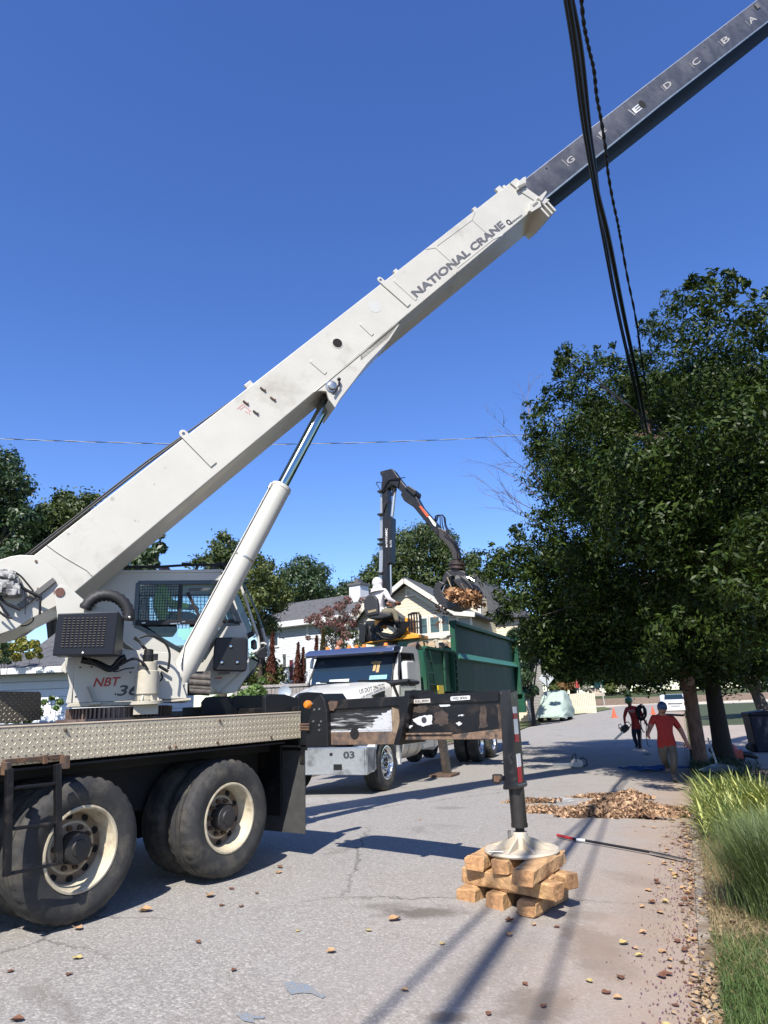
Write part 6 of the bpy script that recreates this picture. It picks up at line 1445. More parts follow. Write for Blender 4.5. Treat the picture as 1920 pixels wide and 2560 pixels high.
# --- the big tree on the right
CL=[(1250,170,140),(1380,100,95),(1480,250,150),(1100,190,85),(1050,310,120),(1200,350,150),(1400,400,180),(1560,350,130),(1590,200,80),(1220,70,50),(1385,35,35),
(620,500,120),(530,470,60),(760,470,85),(850,510,100),(550,620,120),(700,650,150),(900,600,150),(430,690,85),(420,810,110),(410,920,90),(600,800,150),(800,850,160),(1000,700,150),(1150,600,150),(1300,650,180),(1500,650,180),(960,460,90),(960,300,50),
(560,1050,120),(700,1100,150),(480,1120,80),(850,1120,140),(600,1230,110),(440,1250,60),(1000,1000,130),(1120,900,150),(1300,900,160),(1500,880,140),(720,1300,100),
(330,1450,85),(300,1360,50),(200,1480,85),(150,1560,80),(260,1560,110),(400,1550,120),(550,1480,110),(300,1680,120),(450,1700,130),(600,1650,150),(220,1780,70),(400,1850,120),(560,1850,150),(700,1750,150),(350,1960,80),(500,1980,110),(700,1950,140),(850,1800,160),(730,1560,120),(860,1600,110),
(1120,1150,120),(1250,1200,150),(1400,1150,150),(1150,1330,120),(1100,1520,100),(1300,1400,170),(1500,1400,180),(1250,1580,150),(1450,1650,180),(1050,1850,120),(1200,1700,150),(1350,1850,160),(1250,1940,90),(1400,1990,110),(1550,1930,120),(1550,1700,150),(1000,1980,110),(850,1980,110),(1000,1680,110),(960,1530,50)]
TB=np.array(rw(15.3,-.85)); TB[2]=gz_s(14)+.05
cl=[]
k_=CR['J'][2]
for x,y,r in CL:
    us=1150+x*k_; vs_=680+y*k_; Zc=np.interp(us,[1180,1480,1640,1920],[16.6,15.6,12.6,10.8])+nr.uniform(-1.3,1.3)
    if 1490<us<1690 and vs_<1130: Zc=18.0+nr.uniform(-.6,1.2)
    if x<700: Zc-=.6
    P=atZ(*cc('J',x,y),Zc); cl.append((P,r*k_/FPX*Zc*1.04))
front=list(cl)
back=[]
for x,y,r in CL:
    if 900<y<1900 and x<1650 and not (820<x<1010 and 1330<y<1560):
        Zc=18.5+nr.uniform(-1,1.5); P=atZ(*cc('J',x,y),Zc); back.append((P,r*k_/FPX*Zc*.95))
shade=[]
for x,y,z,r in ((5.0,12.3,4.5,1.),(5.3,12.,5.4,1.),(4.5,12.6,4.9,1.),(5.9,11.8,4.7,1.),(4.3,11.4,5.4,.8),(7.4,20,4.8,1.2),(7.0,18.2,6.8,1.3),(6.8,19.2,5.6,1.2),(6.2,20.5,5.2,1.1),(6.6,10.2,3.9,.8),(7.6,10.9,3.8,.9),(8.6,10.2,3.9,1.),(4.8,11.6,4.4,.9),(5.6,12.6,4.0,.9),(6.4,11.4,4.2,1.),(7.2,12.8,4.0,1.),(6.0,13.6,4.2,.9),(5.0,13.2,4.6,.9),(8.2,12,4.6,1.2),(9.4,13,4.8,1.3),(8.8,11,4.5,1.2),(10.5,12,5.2,1.4),(11.5,13.8,5.5,1.5),(9.8,10.6,5.,1.3),(8,10.6,5.5,1.2),(10.8,15.5,6,1.5),(12.5,12,6.5,1.5),(9.5,14.8,5.2,1.3),(8.2,14,4.6,1.1),(7,14.6,4.4,1.),(11,10,6.5,1.5),(12.3,16,7,1.6),(6.6,9.8,5.0,.9),(7.6,9.4,5.4,1.),(5.6,10.2,5.6,.8),(9,8.9,6,1.2)): shade.append((np.array([x,y,z]),r))
def tufts(L):
    out=[]
    for c,r in L:
        out.append((c,r*.92))
        for _ in range(4):
            q=nr.normal(size=3); q[2]=abs(q[2])*.8+.1; q[1]=-abs(q[1])*.6; q/=np.linalg.norm(q); out.append((c+q*r*nr.uniform(.85,1.12),r*nr.uniform(.20,.34)))
    return out
fill=[]
for px_,py_,r_ in ((330,1900,90),(420,1960,90),(480,2040,90),(560,2070,90),(640,2060,90),(720,2060,90),(800,2070,80),(900,2060,90),(980,2060,80),(1060,2030,80),(620,1560,130),(700,1500,120),(640,1420,100),(760,1420,60),(1080,1400,90),(860,1700,120),(960,1640,80),(1080,1650,110),(760,1680,130)):
    Zc=np.interp(1150+px_*k_,[1180,1480,1640,1920],[17,16,13.6,12]); fill.append((atZ(*cc('J',px_,py_),Zc),r_*k_/FPX*Zc))
for i in range(190):
    x=nr.uniform(420,1640); y=nr.uniform(500,2050)
    if (x-920)**2+(y-1440)**2<190**2 or (x<640 and y<900) or x<430 and y<1400: continue
    if y<520+max(0,(1000-x))*.5: continue
    us=1150+x*k_; Zc=np.interp(us,[1180,1480,1640,1920],[17.8,17.4,16,14.5])+nr.uniform(-.8,2)
    if 1490<us<1690 and 680+y*k_<1150: Zc=19.5
    P=atZ(*cc('J',x,y),Zc); fill.append((P,.85))
tree_big=tree('big dark glossy evergreen tree overhanging the kerb behind the utility pole','tree',TB,tufts(front)+back+fill+shade,330000,.118,lf_mag,.20,'broadleaf_tree',limbs=12,shell=.2,aspect=.36,fork=.62,lean=.02,bk_=mat('dark_bark',(.03,.024,.019),.9,var=.35,vs=6,bump=1,bs=18))
# dead twigs at its left edge
mb=MB(); r6=random.Random(4)
def twig(p,d,L,r,dep):
    q=p; pts=[p]; n=5
    for i in range(n):
        d=d+np.array([r6.uniform(-.12,.12) for _ in range(3)]); d/=np.linalg.norm(d); q=q+d*L/n; pts.append(q)
    mb.tube(pts,[r*(1-.75*i/n) for i in range(n+1)],4,caps=False)
    if dep>0:
        for k in range(5):
            i=r6.randint(1,n); dd=d*.8+np.array([r6.uniform(-.55,.55) for _ in range(3)]); dd/=np.linalg.norm(dd); twig(pts[i],dd,L*r6.uniform(.35,.6),r*.5,dep-1)
ups=[((440,1330),(90,1030)),((430,1180),(160,960)),((400,1060),(190,860)),((380,950),(210,740)),((360,760),(315,560)),((430,1300),(170,1210)),((420,1120),(250,700)),((420,1250),(100,1100))]
for a,b_ in ups:
    A=atZ(*cc('J',*a),17.5+r6.uniform(-.6,.6)); E_=atZ(*cc('J',*b_),17.5+r6.uniform(-1,1)); L=np.linalg.norm(E_-A); twig(A,(E_-A)/L,L*.78,.013,2)
tw_=mb.build('dead_branch',mat('dead_twig',(.20,.15,.13),.9,var=.3),tree_big)
# hidden wood linking the dead twigs and the low left branches to the trunk
# --- background trees: (label, px centre list, Z)
def pxtree(label,cat,Z,pts,n,size,lm,bx,tr=.35,group='trees behind the houses',zb=0.,name='tree',dz=.05,**k):
    cl=[]
    for x,y,r in pts:
        z=Z*(1+nr.uniform(-dz,dz)); cl.append((atZ(x,y,z),r/FPX*z))
        z2=Z*(1+dz+nr.uniform(0,dz)); cl.append((atZ(x,y,z2),r/FPX*z2*.95))
        if group=='trees behind the houses' and r>=28 and y>1380:
            q=atZ(x,y,z2).copy(); q[2]=max(2.5,q[2]*.42); cl.append((q,r/FPX*z2))
    B0=atZ(bx,1700,Z); B0[2]=zb; return tree(label,cat,B0,cl,n,size,lm,tr,name,group,**k)
pxtree('tall dense evergreen tree cut off by the left edge of the photo','tree',34,[(10,1160,45),(-40,1200,70),(40,1215,45),(15,1270,60),(60,1300,50),(0,1350,60),(50,1370,40),(-60,1300,80),(30,1400,40)],9000,.34,lf_dark,-10)
pxtree('olive green tree whose crown shows just above the lower part of the boom at left','tree',38,[(160,1250,30),(130,1290,45),(190,1280,40),(215,1250,22),(240,1245,15),(95,1330,45),(150,1340,50),(200,1320,40),(80,1380,45),(130,1400,45)],8000,.34,lf_oak,140)
pxtree('small leafy tree peeping out beneath the boom above the crane cab','tree',36,[(350,1400,22),(375,1385,20),(400,1370,18),(360,1420,25),(405,1340,8),(330,1430,25),(385,1410,16)],1500,.30,lf_dark,360)
pxtree('tree with upright pointed tops just behind the crane lift cylinder','tree',48,[(540,1365,14),(560,1345,16),(580,1360,14),(555,1385,28),(520,1400,18),(590,1390,22),(490,1405,12),(600,1420,30),(545,1420,30),(560,1450,40)],5000,.40,lf_oak,560)
pxtree('pale green bushy tree between the lift cylinder and the white sided house','tree',44,[(640,1400,22),(665,1420,25),(640,1440,35),(680,1460,30),(650,1490,40),(690,1510,30),(625,1520,35),(660,1560,40),(610,1480,30),(720,1490,20)],7000,.36,lf_oliv,650)
pxtree('round dark green tree behind the roof of the white sided house','tree',62,[(760,1420,40),(720,1435,28),(800,1430,28),(745,1460,45),(790,1470,40),(815,1490,28),(700,1470,25),(770,1500,45),(730,1500,40),(825,1510,20)],8000,.46,lf_dark,760)
pxtree('small distant tree seen between the two house roofs','tree',75,[(860,1470,20),(885,1480,18),(845,1490,22),(870,1500,25)],1500,.5,lf_dark,865)
pxtree('huge spreading oak tree rising behind the cream gabled house','tree',72,[(1060,1335,35),(1010,1350,35),(1110,1355,40),(1000,1390,45),(1060,1385,50),(1120,1400,45),(960,1400,30),(950,1440,45),(1010,1440,50),(1080,1450,50),(1150,1430,40),(1180,1400,25),(920,1450,28),(905,1480,30),(950,1490,40),(1150,1470,40),(1190,1450,35),(890,1460,15),(1100,1490,40),(1030,1490,40),(1200,1490,30),(880,1500,22),(920,1510,35)],22000,.55,lf_oak,1040,tr=.8)
# dark backdrop of trees at the end of the street and along it
labs=['dense dark tree at the far end of the street behind the diamond sign','dark tree above the covered jeep','shadowed tree above the two orange cones','dark tree above the white sedan','dense tree beyond the bins at the right edge']
for i,(x,lab) in enumerate(zip((1330,1430,1560,1700,1860),labs)):
    pts=[(x+nr.uniform(-75,75),1620+nr.uniform(-80,80),nr.uniform(32,50)) for _ in range(22)]+[(x-60,1690,22),(x-30,1680,25),(x,1690,24),(x+35,1685,25),(x+65,1690,22)]
    pxtree(lab,'tree',98,pts,11000,.75,lf_dark,x,tr=.6,group='trees at the end of the street')
pxtree('leafy tree standing behind the tail of the green truck body','tree',40,[(1310,1735,18),(1330,1725,18),(1300,1720,16),(1290,1735,14),(1330,1620,30),(1315,1662,24),(1300,1640,26),(1360,1600,30),(1290,1590,25),(1320,1570,25),(1310,1690,25),(1375,1610,16)],7500,.26,lf_dark,1325,tr=.12,group=None,bk_=mat('dark_bark',(.03,.024,.019),.9,var=.35,vs=6,bump=1,bs=18))
pxtree('big shadowed tree on the right side of the street past the bins','tree',38,[(1880,1580,50),(1840,1620,40),(1900,1650,50),(1850,1670,35),(1800,1640,40),(1760,1650,35),(1900,1710,25),(1870,1700,22),(1830,1695,18)],5000,.28,lf_dark,1900,group=None)
# yellow-green bush and overhanging sprig at left
pxtree('yellow green shrub on the roof line of the low white building','bush',19,[(60,1615,18),(30,1620,18),(85,1610,14),(50,1600,14),(15,1630,16),(95,1625,10),(75,1638,12),(40,1642,14),(10,1645,12),(100,1640,8)],1600,.12,lf_yel,55,tr=.05,group=None,zb=2.6,name='bush',bush=True)
pxtree('dark sprig of leaves hanging at the left edge below the boom foot','branch',12,[(8,1615,12),(15,1635,10),(5,1650,10),(20,1655,7),(10,1600,8)],260,.10,lf_dark,5,tr=.02,group=None,zb=2.7,name='leafy_branch',bush=True)
# hedge behind the deck, ivy
pxtree('pale green hedge behind the black bins on the crane deck','hedge',14,[(500,1785,18),(520,1775,20),(560,1768,20),(600,1768,20),(540,1755,20),(580,1755,20),(615,1740,22),(640,1730,25),(655,1760,20),(560,1780,18),(620,1775,20),(470,1780,12),(655,1700,10)],5200,.10,lf_ivy,580,tr=.04,group=None,name='hedge',bush=True)
pxtree('ivy growing over the low wall behind the grey tread plate at left','ivy',11.5,[(70,1800,12),(95,1780,12),(40,1802,10),(15,1800,8),(80,1765,8),(110,1755,8),(150,1755,9),(20,1800,9),(55,1785,8),(140,1770,6),(130,1745,5)],700,.09,lf_ivy,70,tr=.02,group=None,name='ivy',bush=True)
# crape myrtle with pink bloom
cm=pxtree('crape myrtle with dusty pink blossom between the white and the cream house','tree',38,[(790,1545,18),(820,1530,20),(850,1515,18),(870,1500,14),(800,1560,15),(830,1555,20),(860,1545,20),(890,1530,14),(770,1550,12),(895,1515,10),(880,1560,14),(770,1595,8),(905,1500,10),(850,1570,16),(865,1590,16)],3200,.15,lf_pink,835,tr=.12,group=None,limbs=15)
cl=[(atZ(x,y,38.3),r/FPX*38) for x,y,r in ((850,1590,16),(880,1585,16),(860,1620,18),(885,1640,16),(840,1630,12),(820,1580,14),(895,1610,14),(860,1660,14))]
PP=[clump_pts(c,r,220)[0] for c,r in cl]; leafmesh('lower_leaves',np.concatenate(PP),.15,lf_oak,cm)
# columnar red-brown cypresses
def column(label,x,ytop,ybot,w_,Z,lm,n,side=0,green=False):
    A=atZ(x,ybot,Z); Bt=atZ(x+(ytop-ybot)*-.0,ytop,Z); R=w_/FPX*Z/2; H=Bt[2]-A[2]; base=np.array([A[0],A[1],A[2]-.3])
    t=thing('column_conifer',label,'tree',base,'columnar conifers beside the white house')
    h=nr.rand(n)**.8; th=nr.rand(n)*2*math.pi; rr=R*(1-h**1.6)*(.35+.65*nr.rand(n)**.5)*(1+.25*np.sin(h*40+th*2)); rr=np.maximum(rr,.02)
    P=np.stack([A[0]+rr*np.cos(th)+(Bt[0]-A[0])*h,A[1]+rr*np.sin(th),A[2]+h*H],1)
    leafmesh('foliage',P,.20,lm,t,np.stack([np.cos(th),np.sin(th),.2+0*th],1),aspect=.25,droop=-1.5)
    mb=MB().tube([base,A+np.array([0,0,H*.8])],[.09,.02],6); mb.build('stem',bark,t); 
    if green:
        h=nr.rand(400)*.28; th=nr.rand(400)*6.28; rr=R*(.5+.55*nr.rand(400)); P=np.stack([A[0]+rr*np.cos(th),A[1]+rr*np.sin(th),A[2]-.1+h*H],1); leafmesh('green_base',P,.20,lf_oliv,t,np.stack([np.cos(th),np.sin(th),.2+0*th],1),aspect=.25,droop=-1.5)
    return t
column('tall narrow red-brown conifer, leftmost by the house, still green at its base',676,1580,1712,26,33,lf_redb,1500,green=True)
column('shorter red-brown conifer in the middle, in front of the house door',742,1605,1712,20,33,lf_redb,1000)
column('thin red-brown conifer leaning on the middle one, right of it',755,1618,1712,16,33.4,lf_redb,700)
column('red-brown conifer with bare top beside the green one at the truck windscreen',788,1588,1720,22,32.5,lf_redb,1100)
column('green and brown narrow conifer nearest the truck windscreen',804,1570,1720,22,32,leafmat('mixed_conifer',(.05,.05,.018),(.12,.08,.03),.6,.2),1300)
# ================================================================== HOUSES
sid_c=siding('cream_siding',(.62,.54,.38),.19); sid_w=siding('white_siding',(.62,.66,.67),.19); sid_g=siding('garage_siding',(.70,.75,.80),.24)
roofd=mat('roof_shingle',(.075,.078,.085),.9,var=.3,vs=3,bump=.6,bs=8); roofg=mat('roof_shingle_grey',(.11,.11,.115),.9,var=.3,vs=3,bump=.6,bs=8,col2=(.05,.05,.052),lo=.55,hi=.65)
trim=mat('house_trim',(.70,.66,.56),.6,var=.04); trimw=mat('white_trim',(.78,.79,.78),.6); wgl=mat('house_window_glass',(.05,.09,.085),.08,coat=.5); wdk=mat('house_window_dark',(.02,.025,.03),.1,coat=.5)
def hwin(F,pxs,k,b,parent,gl=wgl,fr=trim,bars=True):
    P=[F.c(k,x,y,b) for x,y in pxs]
    z0=(P[2][1]+P[3][1])/2;z1=(P[0][1]+P[1][1])/2;s0=(P[0][0]+P[3][0])/2;s1=(P[1][0]+P[2][0])/2
    w_=.13; mb=MB().box(F,s0-w_,s1+w_,b-.07,b,z1,z1+w_*1.2).box(F,s0-w_,s1+w_,b-.09,b,z0-w_,z0).box(F,s0-w_,s0,b-.07,b,z0,z1).box(F,s1,s1+w_,b-.07,b,z0,z1)
    wn=mb.build('window',fr,parent)
    mb=MB().box(F,s0,s1,b-.03,b-.005,z0,z1); mb.build('pane',gl,wn)
    if bars: mb=MB().box(F,s0,s1,b-.045,b-.03,(z0+z1)/2-.04,(z0+z1)/2+.04); mb.build('sash',mat('sash_dark',(.04,.045,.05),.5),wn)
    return wn
# cream gabled house
ZC=42.; hc0=atZ(1100,1600,ZC); HC=Fr([hc0[0],hc0[1],0],113)
hc=lambda x,y,b=0,k='V1':HC.c(k,x,y,b)
house=thing('cream_house','cream lap sided house with a large front gable behind the grapple truck','house',HC.P(0,4,0))
zb0=-.3
gp_=[hc(560,235),hc(720,95),hc(1330,480)]
wl=[(hc(440,330)[0],zb0),hc(440,330),hc(720,100),hc(1325,500),(hc(1325,500)[0],zb0)]
mb=MB().prism(HC,wl,0,9.5); mb.build('wall',sid_c,house)
# roof slabs
def slab(F,p,q,b0,b1,th,mt,parent,name='roof'):
    p=np.array(p);q=np.array(q); mb=MB().prism(F,[tuple(p),tuple(q),(q[0],q[1]+th),(p[0],p[1]+th)],b0,b1); return mb.build(name,mt,parent)
ap=hc(722,72); re_=hc(1330,480); le_=hc(400,355)
slab(HC,ap,(re_[0]+.3,re_[1]-.1),-.6,10,.22,roofd,house); slab(HC,le_,ap,-.6,10,.22,roofd,house)
mb=MB(); bar(mb,HC,(ap[0],ap[1]-.02),(re_[0]+.3,re_[1]-.12),-.72,-.6,.28); bar(mb,HC,(ap[0],ap[1]-.02),le_,-.72,-.6,.28); mb.build('barge_board',trim,house)
mb=MB(); bar(mb,HC,(ap[0],ap[1]-.5),(re_[0]+.2,re_[1]-.5),-.10,0,.25);mb.build('soffit_trim',trim,house)
hwin(HC,[(716,165),(775,150),(780,235),(725,245)],'V1',0,house,gl=mat('vent_cream',(.55,.49,.36),.7),bars=False)
for p in ([(880,560),(972,548),(982,745),(890,750)],[(1015,540),(1128,528),(1138,728),(1028,738)],[(1168,520),(1255,508),(1268,712),(1180,720)]): hwin(HC,p,'V1',0,house)
a0=hc(900,770);a1=hc(1325,745); mb=MB(); mb.box(HC,a0[0]-3,a1[0],-.12,0,(a0[1]+a1[1])/2-.22,(a0[1]+a1[1])/2+.02); mb.box(HC,a1[0]-.25,a1[0]+.05,-.1,0,zb0,hc(1325,505)[1]); mb.build('band_trim',trim,house)
# left small gable, nearer
b=-1.6; pl=[hc(x,y,b) for x,y in ((70,600),(265,335),(560,560))]
mb=MB().prism(HC,[(pl[0][0],zb0),pl[0],pl[1],pl[2],(pl[2][0],zb0)],b,0-.02); mb.build('wall',sid_c,house)
slab(HC,(pl[0][0]-.5,pl[0][1]-.35),(pl[1][0],pl[1][1]+.1),b-.5,0,.2,roofd,house); slab(HC,(pl[1][0],pl[1][1]+.1),(pl[2][0]+.3,pl[2][1]-.1),b-.5,0,.2,roofd,house)
mb=MB(); bar(mb,HC,(pl[1][0],pl[1][1]+.1),(pl[0][0]-.5,pl[0][1]-.35),b-.62,b-.5,.4); bar(mb,HC,(pl[1][0],pl[1][1]+.1),(pl[2][0]+.3,pl[2][1]-.1),b-.62,b-.5,.4)
cnr=hc(85,600,b)[0]; mb.box(HC,cnr-.25,cnr+.25,b-.08,b,zb0,pl[0][1]-.3); mb.build('barge_board',trim,house)
hwin(HC,[(250,430),(305,425),(305,500),(250,505)],'V1',b,house,gl=mat('vent_cream',(.55,.49,.36),.7),bars=False)
hwin(HC,[(180,585),(330,575),(330,760),(180,760)],'V1',b,house,gl=wdk)
# right bump-out and rear wing
b=1.2; w0=[hc(x,y,b) for x,y in ((1335,500),(1560,505),(1560,800),(1335,800))]
mb=MB().prism(HC,[(w0[0][0],zb0),w0[0],w0[1],(w0[1][0],zb0)],b-1.4,b+6); mb.build('wall',sid_c,house)
mb=MB().prism(HC,[hc(1320,470,b-1.8),hc(1590,500,b-1.8),hc(1590,480,b-1.8),hc(1480,420,b-1.8),hc(1330,440,b-1.8)],b-1.8,b+4); mb.build('roof',roofd,house)
mb=MB(); bar(mb,HC,hc(1320,475,b-1.9),hc(1592,497,b-1.9),b-1.95,b-1.8,.3); mb.build('gutter',trim,house)
hwin(HC,[(1385,540),(1535,550),(1530,668),(1385,655)],'V1',b-1.4,house,gl=mat('blind_grey',(.30,.31,.30),.5),bars=False)
b=4.5; w1=[hc(x,y,b,'V2') for x,y in ((1130,1390),(1200,1330),(1300,1140),(1320,1800))]
mb=MB().prism(HC,[(w1[0][0],zb0),(w1[0][0],w1[2][1]),w1[2],(w1[2][0],zb0)],b,b+7); mb.build('wall',sid_c,house)
mb=MB(); mb.box(HC,w1[2][0]-.3,w1[2][0]+.1,b-.08,b,zb0,w1[2][1]+.1); mb.build('corner_board',trim,house)
b=7.; w2_=[hc(x,y,b,'V2') for x,y in ((1320,1560),(1700,1640))]
mb=MB().box(HC,w2_[0][0],w2_[1][0]+1.5,b,b+6,zb0,w2_[0][1]-.3); mb.build('wall',sid_c,house)
mb=MB().prism(HC,[(w2_[0][0]-.1,w2_[0][1]-.4),(w2_[1][0]+2,w2_[0][1]-.4),(w2_[1][0]+2,w2_[0][1]-.2),(w2_[1][0]-.5,w2_[0][1]+1.9),(w2_[0][0]-.1,w2_[0][1]+3.4)],b-.5,b+6); mb.build('roof',roofd,house)
hwin(HC,[(1360,1630),(1420,1640),(1420,1742),(1360,1740)],'V2',b,house,gl=wdk,bars=False)
# white sided house
ZW=52.; hw0=atZ(760,1640,ZW); HW=Fr([hw0[0],hw0[1],0],122)
hw=lambda x,y,b=0,k='V5':HW.c(k,x,y,b)
wh=thing('white_house','pale grey lap sided house with white chimney, left of the cream house','house',HW.P(0,4,0))
e0=hw(95,432);e1=hw(1480,200)
zE=(e0[1]+e1[1])/2; s0=e0[0]; s1=e1[0]+1.0
mb=MB().box(HW,s0,s1,0,7.5,-.2,zE); mb.build('wall',sid_w,wh)
rb=hw(455,92,4.0); zR=rb[1]
sR0=rb[0]
mb=MB(); A_0=HW.P(s0-.5,-.5,zE-.05);A_1=HW.P(s1+.3,-.5,zE-.05);R_0=HW.P(s0-.5+ (0),3.9,zR);R_1=HW.P(s1+.3,3.9,zR);C_0=HW.P(s0-.5,8.1,zE-.05);C_1=HW.P(s1+.3,8.1,zE-.05)
up_=np.array([0,0,.2])
for q in ((A_0,A_1,R_1,R_0),(R_0,R_1,C_1,C_0)):
    mb.add(list(q)+[p+up_ for p in q],[(0,1,2,3),(7,6,5,4),(0,4,5,1),(1,5,6,2),(2,6,7,3),(3,7,4,0)])
mb.build('roof',roofg,wh)
mb=MB().add([HW.P(s0,.0,zE),HW.P(s0,3.9,zR-.1),HW.P(s0,7.5,zE),HW.P(s0+.1,.0,zE),HW.P(s0+.1,3.9,zR-.1),HW.P(s0+.1,7.5,zE)],[(0,1,2),(5,4,3),(0,3,4,1),(1,4,5,2)]); mb.add([HW.P(s1,.0,zE),HW.P(s1,3.9,zR-.1),HW.P(s1,7.5,zE),HW.P(s1-.1,.0,zE),HW.P(s1-.1,3.9,zR-.1),HW.P(s1-.1,7.5,zE)],[(0,1,2),(5,4,3),(0,3,4,1),(1,4,5,2)]); mb.build('gable',sid_w,wh)
mb=MB().box(HW,s0-.5,s1+.3,-.66,-.5,zE-.28,zE+.14).box(HW,s0-.5,s1+.3,-.5,0,zE-.30,zE-.24); mb.build('gutter',trimw,wh)
mb=MB(); 
for x in (s0,hw(770,900)[0],): mb.box(HW,x-.12,x+.12,-.05,0,-.2,zE-.3)
mb.build('corner_board',trimw,wh)
hwin(HW,[(175,450),(330,435),(325,675),(255,680)],'V5',0,wh,gl=wdk,fr=trimw,bars=False)
a=hw(258,450);mb=MB().box(HW,a[0]-.07,a[0]+.07,-.07,0,hw(258,680)[1],a[1]); mb.build('mullion',trimw,wh)
hwin(HW,[(265,910),(320,910),(320,1015),(265,1015)],'V5',0,wh,gl=wgl,fr=trimw); hwin(HW,[(500,890),(560,885),(555,1190),(505,1195)],'V5',0,wh,gl=mat('door_red',(.12,.02,.03),.4),fr=trimw,bars=False); hwin(HW,[(700,860),(760,855),(760,1040),(705,1040)],'V5',0,wh,gl=wgl,fr=trimw)
mb=MB(); p=hw(430,830); mb.box(HW,p[0]-.1,p[0]+.1,-.2,0,p[1]-.15,p[1]+.15); p=hw(428,925); mb.box(HW,p[0]-.12,p[0]+.12,-.1,0,p[1]-.45,p[1]+.45); mb.build('wall_lamp',mat('lamp_dark',(.1,.1,.1),.5),wh,bevel=.03)
ch=[HW.c('V1',x,y,2.5) for x,y in ((10,140),(150,150),(155,430),(15,430))]
mb=MB().box(HW,ch[0][0],ch[1][0],2.0,3.2,zE-1,ch[0][1]); cn=mb.build('chimney',trimw,wh)
mb=MB().box(HW,ch[0][0]-.12,ch[1][0]+.12,1.9,3.3,ch[0][1],ch[0][1]+.18).box(HW,ch[0][0]+.35,ch[1][0]-.35,2.3,2.9,ch[0][1]+.18,ch[0][1]+.55); mb.build('chimney_cap',mat('cap_grey',(.12,.12,.12),.6),cn)
# deck rail
mb=MB(); r0=hw(0,1040,-1.4);r1=hw(545,1035,-1.4); mb.box(HW,r0[0]-2,r1[0],-1.45,-1.38,r0[1]-.05,r0[1]+.05)
mb.build('deck_rail',mat('rail_dark',(.06,.03,.03),.6),wh)
mb=MB(); zr0=hw(60,1075,-1.4)[1];zr1=hw(60,1195,-1.4)[1]; x=hw(-60,1100,-1.4)[0]; xe=hw(130,1100,-1.4)[0]
while x<xe: mb.box(HW,x,x+.06,-1.44,-1.38,zr1,zr0); x+=.19
mb.box(HW,hw(-60,1100,-1.4)[0],xe,-1.46,-1.36,zr0,zr0+.08).box(HW,hw(-60,1100,-1.4)[0],xe,-1.46,-1.36,zr1-.06,zr1); mb.build('porch_balusters',trimw,wh)
# white pillar in front of the house
P=atZ(789,1715,30.); mb=MB(); F9=WF((P[0],P[1],0)); w9=.20
mb.box(F9,-.30,.30,-.30,.30,0,atZ(789,1682,30.)[2]).box(F9,-.22,.22,-.22,.22,atZ(789,1682,30.)[2],atZ(789,1645,30.)[2]); mb.base=F9.O; tag(mb.build('white_pillar',trimw,bevel=.02),'white square pillar left of the truck windscreen in front of the white house','pillar')
# wooden fence
fz=28.; f0=atZ(655,1716,fz);f1=atZ(765,1716,fz)
FF=Fr([f0[0],f0[1],0],90); zt9=f0[2]
t=thing('wooden_fence','weathered grey board fence standing in front of the white house','fence',FF.O)
mb=MB(); x=-1.2
while x<(f1[0]-f0[0])+.3: mb.box(FF,x,x+.13,0,.02,-.1,zt9-.05+rnd.uniform(-.01,.01)); x+=.145
mb.build('boards',mat('fence_grey',(.30,.27,.25),.9,var=.3,vs=4,bump=.3,bs=20),t)
mb=MB().box(FF,-1.25,f1[0]-f0[0]+.35,-.05,.06,zt9-.05,zt9+.05)
for x in (-.6,1.0,2.0): mb.box(FF,x,x+.09,-.06,0,-.1,zt9-.05)
mb.build('fence_rail',mat('fence_grey2',(.36,.33,.31),.9,var=.2),t)
P=atZ(711,1731,26.); t=thing('satellite_dish','small pale satellite dish in front of the grey board fence','satellite dish',[P[0],P[1],.0])
mb=MB().lathe(P,-FW+np.array([.2,0,.4]),[(0,.0),(.10,.01),(.2,.04),(.24,.065),(.245,.06),(.2,.03),(0,-.015)],24); mb.build('dish',mat('dish_grey',(.42,.48,.56),.4),t,smooth=40); mb=MB().tube([[P[0],P[1]+.05,0],P+np.array([0,.05,0])],.03,8); mb.build('mast',steel,t)
# low white building at the far left
ZG=21.; hg0=atZ(80,1750,ZG); HG=Fr([hg0[0],hg0[1],0],92)
hg=lambda x,y,b=0:HG.c('V3',x,y,b)
gar=thing('low_white_building','low white lap sided outbuilding with a dark shallow roof behind the crane turret at left','outbuilding',HG.P(0,2,0))
zf_=hg(300,600)[1]
xr=hg(1750,700)[0]
mb=MB().box(HG,hg(-500,700)[0],xr,0,5,-.2,zf_); mb.build('wall',sid_g,gar)
mb=MB().box(HG,hg(-520,600)[0],xr+.3,-.62,-.50,zf_-.05,zf_+.13); mb.build('gutter',trimw,gar)
zr_=hg(300,385,2.6)[1]
mb=MB(); 
def slab4(mb,F,s0,s1,b0,z0,b1,z1,th):
    q=[F.P(s0,b0,z0),F.P(s1,b0,z0),F.P(s1,b1,z1),F.P(s0,b1,z1)]; u=np.array([0,0,th]); mb.add(q+[p+u for p in q],[(0,1,2,3),(7,6,5,4),(0,4,5,1),(1,5,6,2),(2,6,7,3),(3,7,4,0)])
slab4(mb,HG,hg(-520,500)[0],xr+.4,-.55,zf_+.02,2.6,zr_,.12); slab4(mb,HG,hg(-520,500)[0],xr+.4,2.6,zr_,5.5,zf_+.1,.12); mb.build('roof',roofg,gar)
u0=hg(505,370,6);u1=hg(1600,370,6); mb=MB().box(HG,u0[0],u1[0],6,10,0,u0[1]); mb.build('upper_wall',sid_g,gar)
zq2=hg(505,95,8)[1]; mb=MB(); slab4(mb,HG,u0[0]-.3,u1[0],5.7,u0[1],8,zq2,.1); mb.build('upper_roof',roofg,gar)
